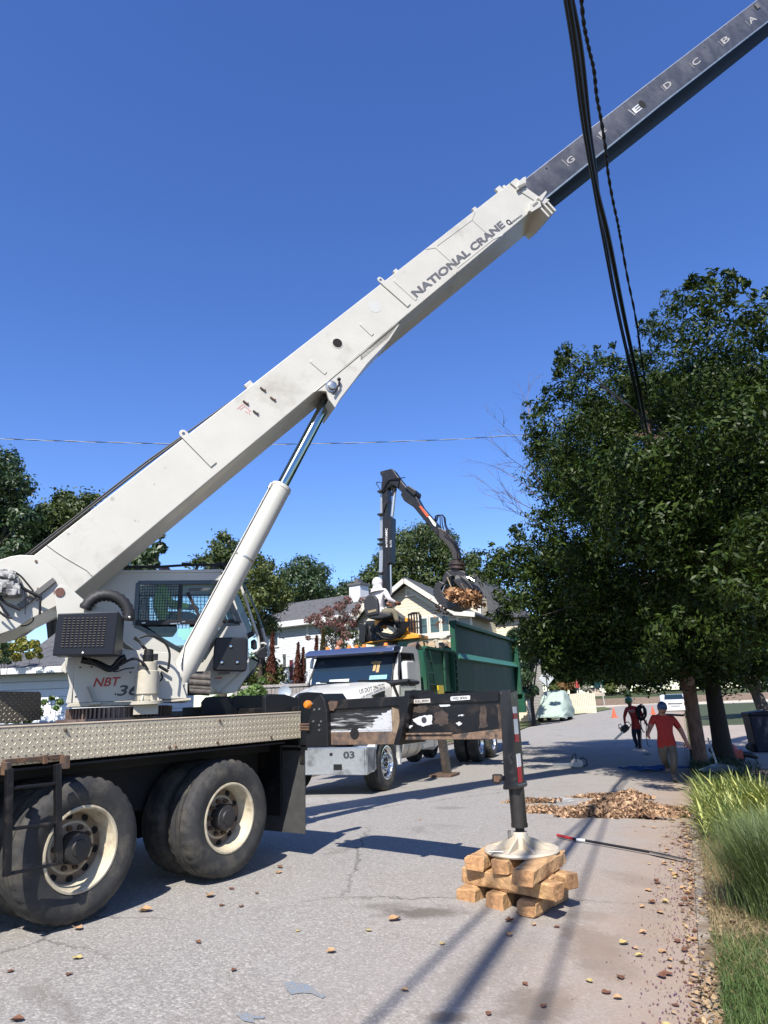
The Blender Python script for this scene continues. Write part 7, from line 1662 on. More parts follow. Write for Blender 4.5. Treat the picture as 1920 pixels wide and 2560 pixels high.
# ================================================================== CARS AND STREET THINGS
tyred=mat('far_tyre',(.02,.02,.02),.8)
def simplewheel(F,a,b,z,r,parent,w_=.22,side=1,hub=mat('hub_alu',(.5,.5,.5),.3,.7)):
    O=F.P(a,b,z); mb=MB().lathe(O,F.y*side,[(0,.0),(r*.55,.0),(r*.62,-.02),(r*.9,-.02),(r,.03),(r,w_-.03),(r*.9,w_),(0,w_)],28); wo=mb.build('wheel',tyred,parent,smooth=35)
    mb=MB().lathe(O,F.y*side,[(r*.58,-.004),(r*.56,.02),(r*.2,.03),(r*.16,-.005),(0,-.008)],20); 
    for k in range(5):
        an=k*2*math.pi/5; u=F.x*math.cos(an)+F.z*math.sin(an); v=np.cross(F.y,u); mb.add([O+u*r*.12+v*.03,O+u*r*.12-v*.03,O+u*r*.55-v*.045,O+u*r*.55+v*.045],[(0,1,2,3)])
    mb.build('rim',hub,wo); return wo
# covered car
Pc_=G(*cc('R',515,610)); zc_=Pc_[2]; dist=float((Pc_-CAMP)@FW)
FCo=Fr([Pc_[0],Pc_[1],zc_],14)      # x = away along the car
pc_=lambda x,y,b=0:FCo.c('R',x,y,b)
wd=lambda x:None
sc0=dist/FPX*.27125   # metres per crop px
t=thing('covered_car','off-road car under a pale grey-green fabric cover parked on the left edge of the street','covered car',Pc_)
# grid body: cross-sections along the length with cloth folds
Wc=205*sc0; LC=3.9; Hc=290*sc0
FC=Fr([Pc_[0]-.35,Pc_[1]+.2,zc_],24)
secs=[(0,.30,.52,.78),(.15,.62,.62,.90),(.55,1.0,.72,.96),(1.25,1.12,.78,.98),(1.45,1.30,.8,.98),(1.85,1.82,.72,.97),(2.3,1.90,.70,.96),(3.2,1.92,.70,.96),(3.75,1.80,.68,.94),(3.95,1.2,.74,.95)]
ncs=29; V=[]; 
for i,(a,h,tw_,bw) in enumerate(secs):
    for j in range(ncs):
        u=j/(ncs-1)*2-1
        au=abs(u)
        if au<.45: y=u/.45*tw_*.90; z=h-.03*(au/.45)**2
        else:
            q=(au-.45)/.55; y=math.copysign(tw_*.90+(bw-tw_*.90)*min(1,q*1.6),u); z=h*(1-q)+.22*q+.02
        fold=.055*math.sin(j*1.9+i*1.3)+.05*mnoise.noise(Vector((i*1.1,j*.7,2)))
        V.append(FC.P(a*1.0+(fold if au>.5 else 0),y*(1+fold*.8),z+fold*.4*(z>.5)+(.05*math.sin(j*2.3) if au>.97 else 0)))
mb=MB(); mb.add(V,[(i*ncs+j,i*ncs+j+1,(i+1)*ncs+j+1,(i+1)*ncs+j) for i in range(len(secs)-1) for j in range(ncs-1)]+[tuple(range(ncs)),tuple((len(secs)-1)*ncs+j for j in range(ncs))])
cov=mb.build('cover',mat('cover_cloth',(.40,.49,.43),.95,spec=.1,var=.08,vs=2,bump=.8,bs=3.5),t,smooth=50); 
sb=cov.modifiers.new('sub','SUBSURF'); sb.levels=1; sb.render_levels=1
for a in (.75,3.3):
    simplewheel(FC,a,-.80,.40,.40,t,.25,1); simplewheel(FC,a,.80,.40,.40,t,.25,-1)
# dark suv behind the green truck tail
Pd=G(*cc('R',300,545)); FD=Fr([Pd[0],Pd[1],Pd[2]],205)
t=thing('dark_suv','dark navy sport utility car parked partly behind the tail of the green truck body','car',Pd)
def carbody(F,t,prof,W_,mt,wins=None,gl=None,L=0):
    mb=MB(); mb.prism(F,prof,-W_/2,W_/2); return mb.build('body',mt,t,bevel=.09,seg=4,smooth=50)
pr=[(-2.3,.35),(-2.35,.9),(-2.25,1.05),(-1.0,1.15),(-.35,1.68),(1.9,1.72),(2.3,1.1),(2.35,.45),(2.2,.35)]
FD.O=FD.O+FD.x*1.35+FD.y*.9
bd=carbody(FD,t,pr,1.85,mat('navy_paint',(.008,.012,.03),.2,coat=.8))
mb=MB().prism(FD,[(-.85,1.15),(-.3,1.58),(.5,1.60),(.5,1.15)],-.935,.935).prism(FD,[(.6,1.15),(.6,1.6),(1.7,1.6),(2.0,1.15)],-.935,.935); mb.build('side_window',glassd,bd)
for a in (-1.45,1.45): simplewheel(FD,a,-.93,.36,.36,t); simplewheel(FD,a,.93,.36,.36,t,side=-1)
# white sedan seen from behind
Ps=G(*cc('V4',310,775)); FS=Fr([Ps[0],Ps[1],Ps[2]],20)
t=thing('white_sedan','white sedan seen from the rear, parked beyond the two walking men','car',Ps)
pr=[(0,.35),(-.04,.62),(.02,.98),(.75,1.05),(1.3,1.40),(2.5,1.43),(3.3,1.0),(4.4,.85),(4.6,.55),(4.5,.3),(.1,.3)]
bd=carbody(FS,t,pr,1.8,mat('white_car',(.78,.78,.78),.25,coat=.6))
mb=MB(); 
def sl(F,a,b,z): return F.P(a,b,z)
mb.add([sl(FS,.80,-.62,1.08),sl(FS,.80,.62,1.08),sl(FS,1.27,.55,1.38),sl(FS,1.27,-.55,1.38)],[(0,1,2,3)])
for q in range(4): mb.v[q]=tuple(np.array(mb.v[q])-FS.x*.03+np.array([0,0,.02]))
mb.build('rear_window',glassd,bd)
mb=MB().prism(FS,[(1.0,1.06),(1.4,1.35),(2.4,1.37),(3.0,1.04)],-.91,.91); mb.build('side_window',glassd,bd)
mb=MB().box(FS,-.07,0,-.85,-.55,.70,.88).box(FS,-.07,0,.55,.85,.70,.88); mb.build('tail_light',mat('tail_red',(.35,.03,.03),.2),bd,bevel=.02)
mb=MB().box(FS,-.075,0,-.28,.28,.62,.80); mb.build('licence_plate',mat('plate_pale',(.5,.5,.5),.5),bd); mb=MB().box(FS,-.06,-.02,-.45,.45,.81,.85); mb.build('trunk_trim',blackm,bd)
mb=MB().box(FS,-.12,.1,-.92,.92,.36,.56); mb.build('rear_bumper',mat('white_car',(.78,.78,.78)),bd,bevel=.04,seg=3)
for a in (.85,3.6): simplewheel(FS,a,-.9,.32,.32,t); simplewheel(FS,a,.9,.32,.32,t,side=-1)
# traffic cones
def cone(label,P,h):
    t=thing('traffic_cone',label,'traffic cone',P,'orange traffic cones on the street'); F=WF(P)
    mb=MB().lathe(P,[0,0,1],[(h*.30,.035),(h*.24,.05),(h*.05,h),(h*.035,h),(0,h*.99)],24); mb.build('cone_shell',mat('cone_orange',(.85,.12,.04),.5),t,smooth=40)
    mb=MB().box(F,-h*.33,h*.33,-h*.33,h*.33,0,.035); mb.build('cone_base',mat('cone_orange',(.85,.12,.04),.5),t,bevel=.01)
cone('orange traffic cone standing alone in the sunny part of the street, the left one',G(*cc('R',1055,568)),.60); cone('orange traffic cone beside the white sedan, seen between the two men',G(*cc('V6',850,355)),.55)
# diamond sign from behind
P=atZ(*cc('R',427,205),48.); t=thing('road_sign','diamond road sign seen from its blank silver back above the covered car','road sign',[P[0],P[1],gz_s(48)]); Fs=WF(P,R_(-12))
mb=MB().prism(type('F',(),{'P':lambda s,a,b,c:Fs.P(a,b,c)})(),[(-.53,0),(0,.57),(.53,0),(0,-.57)],-.02,.0)
mb.build('sign_plate',mat('sign_back',(.62,.66,.68),.4,.3),t,bevel=.003); mb=MB().tube([[P[0],P[1]-.05,gz_s(48)],P+Fs.y*-.05+np.array([0,0,.45])],.045,8); mb.build('post',mat('post_dark',(.06,.06,.06),.6),t)
# thin pole by the junction
A=atZ(*cc('R',970,480),80.);Bp=atZ(*cc('R',938,265),80.); mb=MB().tube([[A[0],A[1],0],[A[0]-.2,A[1],Bp[2]]],.07,8); mb.base=np.array([A[0],A[1],0]); tag(mb.build('sign_post',mat('post_grey',(.5,.47,.42),.6)),'thin pale leaning post on the corner of the far junction','post')
# pale fence near the covered car
FA=Fr(atZ(*cc('R',700,430),58.)*np.array([1,1,0]),100); 
t=thing('picket_fence','cream solid board fence to the right of the covered car','fence',FA.O)
pts=[FA.c('R',x,y) for x,y in [(640,465),(640,365),(700,345),(760,340),(820,352),(868,375),(878,468)]]
mb=MB()
for i in range(len(pts)-3):
    pass
x=pts[1][0]; zt1=pts[3][1]; zbt=pts[0][1]-.6
xe=pts[5][0]
while x<xe:
    u=(x-pts[1][0])/(xe-pts[1][0]); mb.box(FA,x,x+.13,0,.03,zbt,zt1-.10*abs(u-.4)*1.2+rnd.uniform(-.015,.015)); x+=.15
mb.box(FA,pts[1][0],xe,.03,.08,zbt+.4,zbt+.5); mb.build('boards',mat('fence_cream',(.72,.66,.50),.8,var=.1,vs=3),t)
# grass patch on the left of the street beyond
def patch(name,pxs,dz,mt,k='R'):
    P=[G(*cc(k,x,y)) for x,y in pxs]; c=sum(P)/len(P); mb=MB(); n=len(P)
    mb.add([p+np.array([0,0,dz]) for p in P]+[c+np.array([0,0,dz+.03])],[(i,(i+1)%n,n) for i in range(n)]); o=mb.build(name,mt,smooth=60); tag(o,None,None,kind='structure'); return o
patch('grass_strip',[(150,700),(250,660),(370,625),(560,570),(700,545),(870,520),(1035,490),(990,478),(900,466),(600,462),(150,470)],.05,mat('left_grass',(.10,.13,.035),.95,var=.25,vs=1.2,col2=(.16,.13,.06),lo=.5,hi=.7,bump=.6,bs=10))
# retaining wall, far garden
FWl=Fr(atZ(*cc('R',1100,420),86.)*np.array([1,1,0]),96)
w_0=FWl.c('R',880,445);w_1=FWl.c('R',1500,390)
mb=MB().box(FWl,w_0[0],w_1[0]+34,0,.4,-.2,(FWl.c('R',1100,388)[1])); mb.base=FWl.O; tag(mb.build('retaining_wall',mat('stone_wall',(.23,.17,.13),.9,var=.35,vs=3,bump=.8,bs=6)),'long low brown stone retaining wall across the far end of the street','wall')
mb=MB().box(FWl,w_0[0]-20,w_1[0]+34,-1.2,-.9,-.1,.22); mb.base=FWl.O; o=tag(mb.build('far_kerb',mat('kerb_pale',(.55,.50,.42),.8)),None,None,kind='structure')
zt3=FWl.c('R',1100,388)[1]
mb=MB().add([FWl.P(-30,.3,zt3),FWl.P(60,.3,zt3),FWl.P(60,14,zt3+.8),FWl.P(-30,14,zt3+.8)],[(0,1,2,3)]); tag(mb.build('lawn_bank',mat('far_lawn',(.09,.14,.035),.95)),None,None,kind='structure')
st=[FWl.c('R',x,y,8) for x,y in ((835,350),(940,350),(920,285),(850,285))]
mb=MB()
for i in range(7):
    f=i/6; z0=st[0][1]+(st[2][1]-st[0][1])*f; s0=st[0][0]+(st[3][0]-st[0][0])*f; s1_=st[1][0]+(st[2][0]-st[1][0])*f; mb.box(FWl,s0,s1_,6+i*.7,7+i*.7,-.2,z0)
mb.base=FWl.P(st[0][0],6,0); tag(mb.build('garden_steps',mat('step_stone',(.50,.42,.34),.85)),'flight of pale steps climbing the planted bank at the end of the street','steps')
def shrub(label,x,y,r,Z,lm,n=700,sz=.3,k='R',g='flowering shrubs on the far bank'):
    P=atZ(*cc(k,x,y),Z); R=r*CR[k][2]/FPX*Z; t=thing('shrub',label,'shrub',P-np.array([0,0,R]),g); Pt,q=clump_pts(P,R,n,.8,.4); leafmesh('foliage',Pt,sz,lm,t,q+np.array([0,0,.3]),aspect=.6); mb=MB()
    for i in range(4): mb.tube([P-np.array([0,0,R]),P+np.array([math.cos(i*1.6),math.sin(i*1.6),.2])*R*.5],[R*.06,R*.02],5)
    mb.build('stems',bark,t)
lf_w=leafmat('white_flower',(.07,.10,.04),(.50,.46,.38),.6,.2); lf_r=leafmat('rust_shrub',(.10,.08,.03),(.30,.15,.06),.6,.2)
shrub('cream and peach flowering shrub left of the diamond sign',350,270,42,56,lf_w,600,.16); shrub('green and rust shrub above the roof of the covered car',560,290,60,90,lf_r)
shrub('low green shrub just right of the diamond sign post',500,300,45,86,lf_oliv)
shrub('reddish shrub behind the distant person',650,270,50,93,lf_r); shrub('white flowering shrub left of the garden steps',790,300,38,90,lf_w,500,.2); shrub('tall thin white flowering shrub at the head of the steps',968,220,28,100,lf_w,300,.22)
shrub('wide green shrub right of the garden steps',1020,300,60,92,lf_oliv); shrub('yellow flowering shrub above the man with the green helmet',1130,305,45,92,lf_w,450,.2); shrub('low dark shrub at the right end of the far bank',1280,320,50,95,lf_oliv); shrub('pale flowering shrub left of the white sedan',1420,330,35,92,lf_w,400,.2)
shrub('small round tree-like bush on the wall behind the green helmet',1180,345,38,88,lf_dark,500,.2); shrub('dark shrub over the retaining wall',1350,350,40,90,lf_dark,500,.2)
# blue-green and small sign in the far garden
P=atZ(*cc('R',905,243),97.); mb=MB(); Fz=WF(P); mb.box(Fz,-.7,.7,0,.1,-.8,.8); mb.tube([P-np.array([0,-.05,4]),P-np.array([0,-.05,.8])],.1,6); mb.base=P-np.array([0,0,4]); tag(mb.build('garden_banner',mat('banner_teal',(.25,.60,.50),.6)),'small pale teal banner among the dark trees above the garden steps','banner')
# ---------------- utility pole
Pp=G(1757,1930); Pp[2]=gz_s(13.8)+.05
up0=atZ(*cc('V4',590,140),float((Pp-CAMP)@FW)); 
t=thing('utility_pole','weathered brown wooden utility pole with a round tag standing at the kerb','utility pole',Pp)
top=np.array([Pp[0]-.12,Pp[1],Pp[2]+9.6]); 
mid=Pp+(top-Pp)*.3
mb=MB().tube([Pp-np.array([0,0,.3]),Pp+(top-Pp)*.15,mid,top],[.165,.155,.15,.115],20); mb.build('pole_shaft',mat('pole_wood',(.17,.10,.07),.85,var=.4,vs=7,bump=.8,bs=20,dirt=(.45,.36,.30),dsc=4,dlo=.60,dhi=.72,sc=(1,1,.3)),t,smooth=50)
zt_g=atZ(*cc('V4',578,235),float((Pp-CAMP)@FW))[2]; dc=Pp+(top-Pp)*((zt_g-Pp[2])/9.6)-np.array([.03,.16,0])
mb=MB().lathe(dc,[0,-1,.05],[(.125,0),(.125,.02),(.115,.03),(0,.032)],24); mb.build('round_tag',mat('tag_pale',(.42,.32,.28),.6,var=.2,vs=20),t,smooth=40)
mb=MB().box(WF(dc),-.02,.10,-.01,.03,.06,.22); mb.build('red_tag',redshirt,t)
mb=MB()
zc9=Pp[2]+8.2
mb.box(WF((top[0]+.02,top[1],zc9),R_(20)),-.5,.5,-.16,-.05,-.05,.05); mb.build('cross_arm',mat('arm_wood',(.15,.10,.07),.9),t)
mb=MB().tube([np.array([top[0]+.3,top[1]-.1,zc9-1.1]),np.array([top[0]+.3,top[1]-.1,zc9-.1])],.17,16); mb.build('transformer',mat('trafo',(.30,.30,.31),.5),t,smooth=40)
# ---------------- overhead wires
def wire(label,pts,r,z=8.,strand=0,name='power_cable',mt=hosem,n=8,endp=None):
    P=[]
    for i,(u,v) in enumerate(pts):
        d=ray(u,v); q=CAMP+d*((z-CAMP[2])/d[2]); P.append(q)
    out=[]
    for i in range(len(P)-1):
        p0=P[max(i-1,0)];p1=P[i];p2=P[i+1];p3=P[min(i+2,len(P)-1)]
        for tt in [k/8 for k in range(8)]: out.append(.5*((2*p1)+(-p0+p2)*tt+(2*p0-5*p1+4*p2-p3)*tt*tt+(-p0+3*p1-3*p2+p3)*tt**3))
    out.append(P[-1])
    d0=out[0]-out[1]; out=[out[0]+d0/np.linalg.norm(d0)*30]+out
    mb=MB()
    if strand:
        a=[];b_=[]
        for i,p in enumerate(out):
            s=i*1.1; o_=np.array([math.cos(s),0,math.sin(s)])*strand; a.append(p+o_); b_.append(p-o_)
        mb.tube(a,r,6); mb.tube(b_,r,6)
    else: mb.tube(out,r,n)
    mb.base=Pp; return tag(mb.build(name,mt,None,smooth=60),label,'overhead cable','overhead cables along the kerb')
wire('thickest black overhead cable of the bundle running from the top edge down to the pole',[(1418,-10),(1440,130),(1466,330),(1490,470),(1522,600),(1560,790),(1600,980),(1626,1120),(1640,1200)],.036,7.9)
wire('thinner black overhead cable twisted against the thickest one',[(1428,-10),(1454,130),(1475,330),(1488,420),(1506,560),(1548,790),(1598,1010),(1625,1160)],.024,8.05)
wire('slim wavy overhead cable right of the black bundle',[(1453,-10),(1460,60),(1472,120),(1485,175),(1492,240),(1503,300),(1514,370),(1520,430),(1532,500),(1545,560),(1552,600),(1570,700),(1590,800),(1612,950),(1635,1080)],.013,8.3,strand=.012)
wire('second thin cable hugging the left side of the black bundle',[(1411,-10),(1433,130),(1455,300),(1481,450),(1508,600),(1545,790),(1590,990),(1618,1120)],.016,7.6)
# far thin service wire
Zs=24.; P=[atZ(u,v,Zs+(u/1500)*6) for u,v in ((-200,1088),(0,1097),(200,1104),(430,1110),(680,1111),(900,1107),(1150,1098),(1400,1080),(1500,1070))]
mb=MB(); a=[];b_=[]
oo=[]
for i in range(len(P)-1):
    for k in range(14): oo.append(P[i]+(P[i+1]-P[i])*k/14)
for i,p in enumerate(oo):
    o_=np.array([0,math.cos(i*.9),math.sin(i*.9)])*.012; a.append(p+o_); b_.append(p-o_)
mb.tube(a,.011,5); mb.tube(b_,.011,5,1); mb.base=P[0]; tag(mb.build('service_wire',[hosem,mat('wire_pale',(.55,.55,.55),.5)]),'thin twisted service wire crossing the sky behind the boom','overhead cable')
# ---------------- bin, mower, net, rope, pole saw
Pb_=G(*cc('F',1560,605)); FB=Fr([Pb_[0]+.35,Pb_[1],gz_s(16)+.07],100)
t=thing('wheeled_bin','dark blue wheeled rubbish bin standing in the shade at the right edge','bin',FB.O)
mb=MB().prism(FB,[(-.30,0),(.30,0),(.36,1.0),(-.36,1.0)],-.34,.34,poly2=None); bb=mb.build('bin_body',mat('bin_blue',(.004,.009,.03),.6,spec=.3),t,bevel=.03,seg=3)
mb=MB().prism(FB,[(-.39,1.0),(.39,1.0),(.37,1.07),(.1,1.12),(-.37,1.07)],-.38,.36); mb.build('bin_lid',mat('bin_blue_lid',(.004,.008,.022),.6,spec=.3),t,bevel=.02,seg=3)
mb=MB().tube([FB.P(-.34,-.22,.12),FB.P(-.34,.22,.12)],.10,14); mb.build('bin_wheel',tyred,t,smooth=40)
Pm=G(*cc('F',1440,690)); Fm=WF((Pm[0],Pm[1]+.3,gz_s(13)+.08),.3)
t=thing('leaf_blower','red backpack leaf blower lying in the shade behind the striped grass plants','leaf blower',Fm.O)
mb=MB().sph(Fm.P(0,0,.26),.26,16,0,(1.2,.8,.8),Fm).box(Fm,-.2,.3,-.2,.1,.08,.3); mb.build('engine_cover',mat('blower_red',(.40,.05,.03),.5),t,bevel=.02,smooth=50)
mb=MB().tube([Fm.P(.3,0,.2),Fm.P(.55,-.15,.15),Fm.P(.75,-.1,.10),Fm.P(.9,.1,.09)],[.07,.07,.06,.05],12).tube([Fm.P(-.3,0,.1),Fm.P(-.35,.2,.3),Fm.P(-.1,.3,.45)],.02,6).lathe(Fm.P(.35,-.1,.09),Fm.y,[(0,0),(.09,0),(.09,.05),(0,.05)],16); mb.build('blower_tube',blackp,t,smooth=50)
# landing net / fan rake leaning on pole
n0=atZ(*cc('V4',900,1480),13.2); n1=atZ(*cc('V4',770,1100),14.6)
t=thing('leaf_rake','pale metal handled rake with a broad grey fan head leaning against the utility pole','rake',[n0[0],n0[1],gz_s(11)+.06])
mb=MB().tube([n0,n1],.016,8); mb.build('handle',mat('handle_alu',(.45,.48,.47),.35,.6),t,smooth=50)
dn=(n0-n1)/np.linalg.norm(n0-n1); sd=np.array([1,0,0.]); mb=MB()
for i in range(19):
    an=R_(-62+124*i/18); e=n0+dn*(.42*math.cos(an*.8))+sd*.42*math.sin(an); mb.tube([n0+sd*.02*math.sin(an),(n0+e)/2+np.array([0,-.04,0.02]),e],.008,4)
mb.tube([n0+dn*.25*math.cos(R_(a)*.8)+sd*.26*math.sin(R_(a)) for a in range(-60,61,12)],.012,5); mb.prism(type('F',(),{'P':lambda s,a,b,c:n0+sd*a-dn*c+np.array([0,b,0])})(),[(-.03,.05),(.03,.05),(.20,-.2),(-.20,-.2)],-.004,.004)
mb.build('fan_head',mat('rake_grey',(.16,.20,.20),.45),t)
# blue rope heap
Pr_=G(*cc('F',900,715)); t=thing('rope_heap','heap of bright blue rope lying on the shaded road by the walking man','rope',Pr_)
mb=MB(); r8=random.Random(8)
for k in range(14):
    cx,cy=r8.uniform(-.5,.5),r8.uniform(-.35,.35); a,b_=r8.uniform(.15,.4),r8.uniform(.08,.2); ph=r8.uniform(0,6)
    mb.tube([Pr_+np.array([cx+a*math.cos(s+ph),cy+b_*math.sin(s*1.0+ph*2),.02+.04*abs(math.sin(s*2+k))+.01*k%.05]) for s in [2*math.pi*i/16 for i in range(17)]],.014,5)
mb.build('loops',mat('blue_rope',(.01,.07,.24),.6),t)
# red and white tipped pole saw
q=[G(*cc('K',x,y),.03) for x,y in ((-22,600),(108,630),(130,635),(200,642),(720,735),(860,765),(950,800))]
for p in q: p[2]=gnd(p[0],p[1])+.03
t=thing('pole_pruner','long black pole pruner with red grip lying on the road by the leaf pile','pole pruner',(q[0]+q[-1])/2)
mb=MB().tube([q[0],q[1]],.016,10); mb.build('red_grip',mat('grip_red',(.45,.03,.03),.45),t,smooth=50); mb=MB().tube([q[2],q[3]],.015,10); mb.build('white_band',whitep,t,smooth=50)
mb=MB().tube([q[1],q[2]],.014,10).tube([q[3],q[4]],.013,10); mb.build('pole',blackp,t,smooth=50)
mb=MB(); dq=(q[5]-q[4]); dq/=np.linalg.norm(dq); nq=np.array([-dq[1],dq[0],0]); mb.prism(type('F',(),{'P':lambda s,a,b,c:q[4]+dq*a+nq*c+np.array([0,0,b])})(),[(0,-.02),(.10,-.035),(.45,-.02),(.50,.0),(.12,.03),(0,.02)],-.004,.008); mb.build('saw_head',steel,t)
# ================================================================== LEAVES ON THE ROAD
dry=mat('dry_leaf',(.42,.22,.09),.8,attr=('lv',(.62,.42,.22)),var=.2); 
def dryleaf(P,s,ang,curl,mt,label=None,r=rnd):
    n=9; pts=[]
    for i in range(n):
        t_=2*math.pi*i/n; rr=s*(.5+.28*abs(math.cos(t_*2.5))+r.uniform(-.08,.08)); x=rr*math.cos(t_)*1.3;y=rr*math.sin(t_); z=abs(y)*curl+r.uniform(0,.2)*s+x*x/s*.2*curl
        pts.append((P[0]+x*math.cos(ang)-y*math.sin(ang),P[1]+x*math.sin(ang)+y*math.cos(ang),P[2]+max(z,.001)))
    mb=MB(); mb.add(pts+[(P[0],P[1],P[2]+.003)],[(i,(i+1)%n,n) for i in range(n)]); mb.base=P
    o=mb.build('fallen_leaf',mt,merge=False); so_=o.modifiers.new('thick','SOLIDIFY'); so_.thickness=.0012; return o
tanl=mat('leaf_tan',(.46,.28,.14),.8,var=.2,vs=30); brl=mat('leaf_brown',(.17,.07,.035),.8,var=.2,vs=30); yll=mat('leaf_yellow',(.50,.38,.14),.8,var=.15,vs=30)
LV=[('S2',715,60,.075,0,'large curled tan leaf lying right of the front wheel of the crane'),('S2',425,88,.075,0,'crumpled tan leaf right beside the nearest crane tyre'),('S2',383,148,.06,0,'pale round leaf just below the nearest crane tyre'),('S2',382,292,.045,2,'yellowish leaf at lower left of the road'),('S2',340,370,.035,1,'small brown leaf at lower left of the road'),('S2',50,357,.035,1,'thin brown leaf near the left edge of the road'),('S2',85,601,.05,1,'brown leaf at the bottom left corner'),('S2',978,215,.035,1,'dark curled leaf in the middle of the bare road'),('S2',1155,353,.03,1,'reddish leaf in the middle foreground'),('S2',1470,157,.025,2,'tiny pale leaf right of the dark curled one'),('S2',1635,262,.05,0,'orange brown leaf above the blue paint mark'),('S1',370,1010,.075,0,'big crumpled tan leaf left of the cribbing'),('S1',205,1077,.035,2,'small yellow leaf below the big crumpled one'),('S1',1090,1105,.05,0,'tan leaf in front of the cribbing'),('S1',1095,1018,.055,1,'dark brown leaf close to the cribbing'),('S1',1245,1040,.035,0,'small tan leaf touching the cable shadow'),('S1',1388,1053,.035,1,'red brown leaf right of the cribbing shadow'),('S1',432,1455,.035,0,'small tan leaf in the foreground left of the cable shadows'),('S1',1190,1417,.03,1,'red leaf on the dark stain'),('S1',1305,1553,.035,1,'red leaf at the bottom on the dark stain'),('S1',960,1605,.03,1,'red leaf at the bottom between the cable shadows'),('S1',1595,1395,.03,2,'small yellow leaf right of the dark stain'),('S1',668,1160,.035,2,'pale folded leaf on the broad cable shadow'),('S1',528,377,.035,0,'pale leaf on the road between the two broad shadows'),('K',490,1745,.045,1,'orange brown leaf near the dark stain at lower right'),('K',235,1773,.035,2,'small yellow leaf at the lower right foreground'),('B',1085,1125,.07,0,'crumpled leaves below the rear tyre of the crane'),('B',1445,1000,.06,0,'tan leaf behind the mud flap'),('B',1450,975,.05,1,'brown leaf touching the tan leaf behind the mud flap'),('B',1200,1085,.04,1,'red brown leaf near the rear tyre'),('B',1330,1110,.03,1,'small red leaf right of the rear tyre'),('B',1150,1172,.035,1,'thin red brown leaf below the rear tyre'),('B',1250,1177,.035,1,'curled red leaf below the rear tyre, right of the thin one')]
for k,x,y,s,m_,lab in LV:
    P=G(*cc(k,x,y)); P[2]+=.004; o=dryleaf(P,s*.72,rnd.uniform(0,6),rnd.uniform(.2,.7),(tanl,brl,yll)[m_]); tag(o,lab,'leaf','single leaves fallen on the road')
# gutter leaves along the kerb
for i in range(110):
    s=rnd.uniform(-.3,7.5); t_=abs(rnd.gauss(0,.24))+.02
    P=np.array(rw(s,t_)); P[2]=gnd(P[0],P[1])+.006
    o=dryleaf(P,rnd.uniform(.014,.042),rnd.uniform(0,6),rnd.uniform(.2,.9),rnd.choice((tanl,tanl,tanl,brl,brl,yll))); tag(o,'dry leaf in the gutter along the kerb','leaf','dry leaves scattered in the gutter')
# the leaf pile
drypile=mat('dry_leaf_heap',(.10,.045,.022),.85,attr=('lv',(.66,.43,.25)),var=.3)
hp=[(G(*cc('K',x,y)),h,rx,ry) for x,y,h,rx,ry in ((380,440,.15,.60,.28),(620,400,.13,.42,.25),(150,440,.13,.30,.25),(540,300,.13,.30,.16),(430,350,.10,.45,.2),(820,430,.04,.50,.33),(330,300,.05,.45,.15),(950,420,.02,.35,.35))]+[(G(*cc('F',130,985)),.08,.22,.2),(G(*cc('F',60,925)),.04,.35,.12),(G(*cc('F',215,995)),.02,.40,.12)]
PP=[];
for c,h,rx,ry in hp:
    n=int(3900*rx*ry/.28*(.35+h*5))+80; r_=np.sqrt(nr.rand(n))*(.75+.5*nr.rand(n)); th=nr.rand(n)*6.283; wob=1+.3*np.sin(th*3+c[0])+.2*np.sin(th*7)
    x=c[0]+rx*r_*np.cos(th)*wob; y=c[1]+ry*r_*np.sin(th)*wob; z=c[2]+.68*h*np.maximum(1-r_**2,0)*nr.rand(n)**.5*(1+.5*np.sin(x*9)*np.sin(y*8))+.015; PP.append(np.stack([x,y,z],1))
o=leafmesh('leaf_pile',np.concatenate(PP),.078,drypile,None,base=hp[0][0],aspect=.75,jit=1); tag(o,'heap of dry brown and tan leaves swept together on the road by the kerb','leaf pile',None,'stuff')
# debris in the grapple
c=BP('V2',1020,1200,-.30); n=1300; P,q=clump_pts(c,.36,n,.6,.1); P=(P-c)@np.array([[1.25,0,-.28],[0,1,0],[0,0,1.]])+c; P=P[:]; 
o=leafmesh('leaf_load',P,.11,mat('dry_leaf_red',(.30,.12,.05),.8,attr=('lv',(.60,.36,.18))),None,base=c,aspect=.5); 
mb=MB()
for i in range(14):
    a=c+np.array([rnd.uniform(-.3,.3),rnd.uniform(-.2,.2),rnd.uniform(-.15,.15)]); mb.tube([a,a+np.array([rnd.uniform(-.25,.25),rnd.uniform(-.3,.3),rnd.uniform(-.2,.35)])],.012,4)
o['x']=0; del o['x']; mb.base=c; o2=mb.build('twigs',mat('twig_pale',(.45,.33,.2),.8),o); tag(o,'bundle of brown dead leaves and twigs held in the jaws of the grapple','leaf bundle',None,'stuff')
c=BP('V2',520,1430,-.2); P=c+nr.normal(size=(60,3))*np.array([.12,.1,.2]); o=leafmesh('leaf_sprig',P,.10,brl,None,base=c); tag(o,'sprig of dark withered leaves dangling from the left underside of the grapple','leaf sprig')
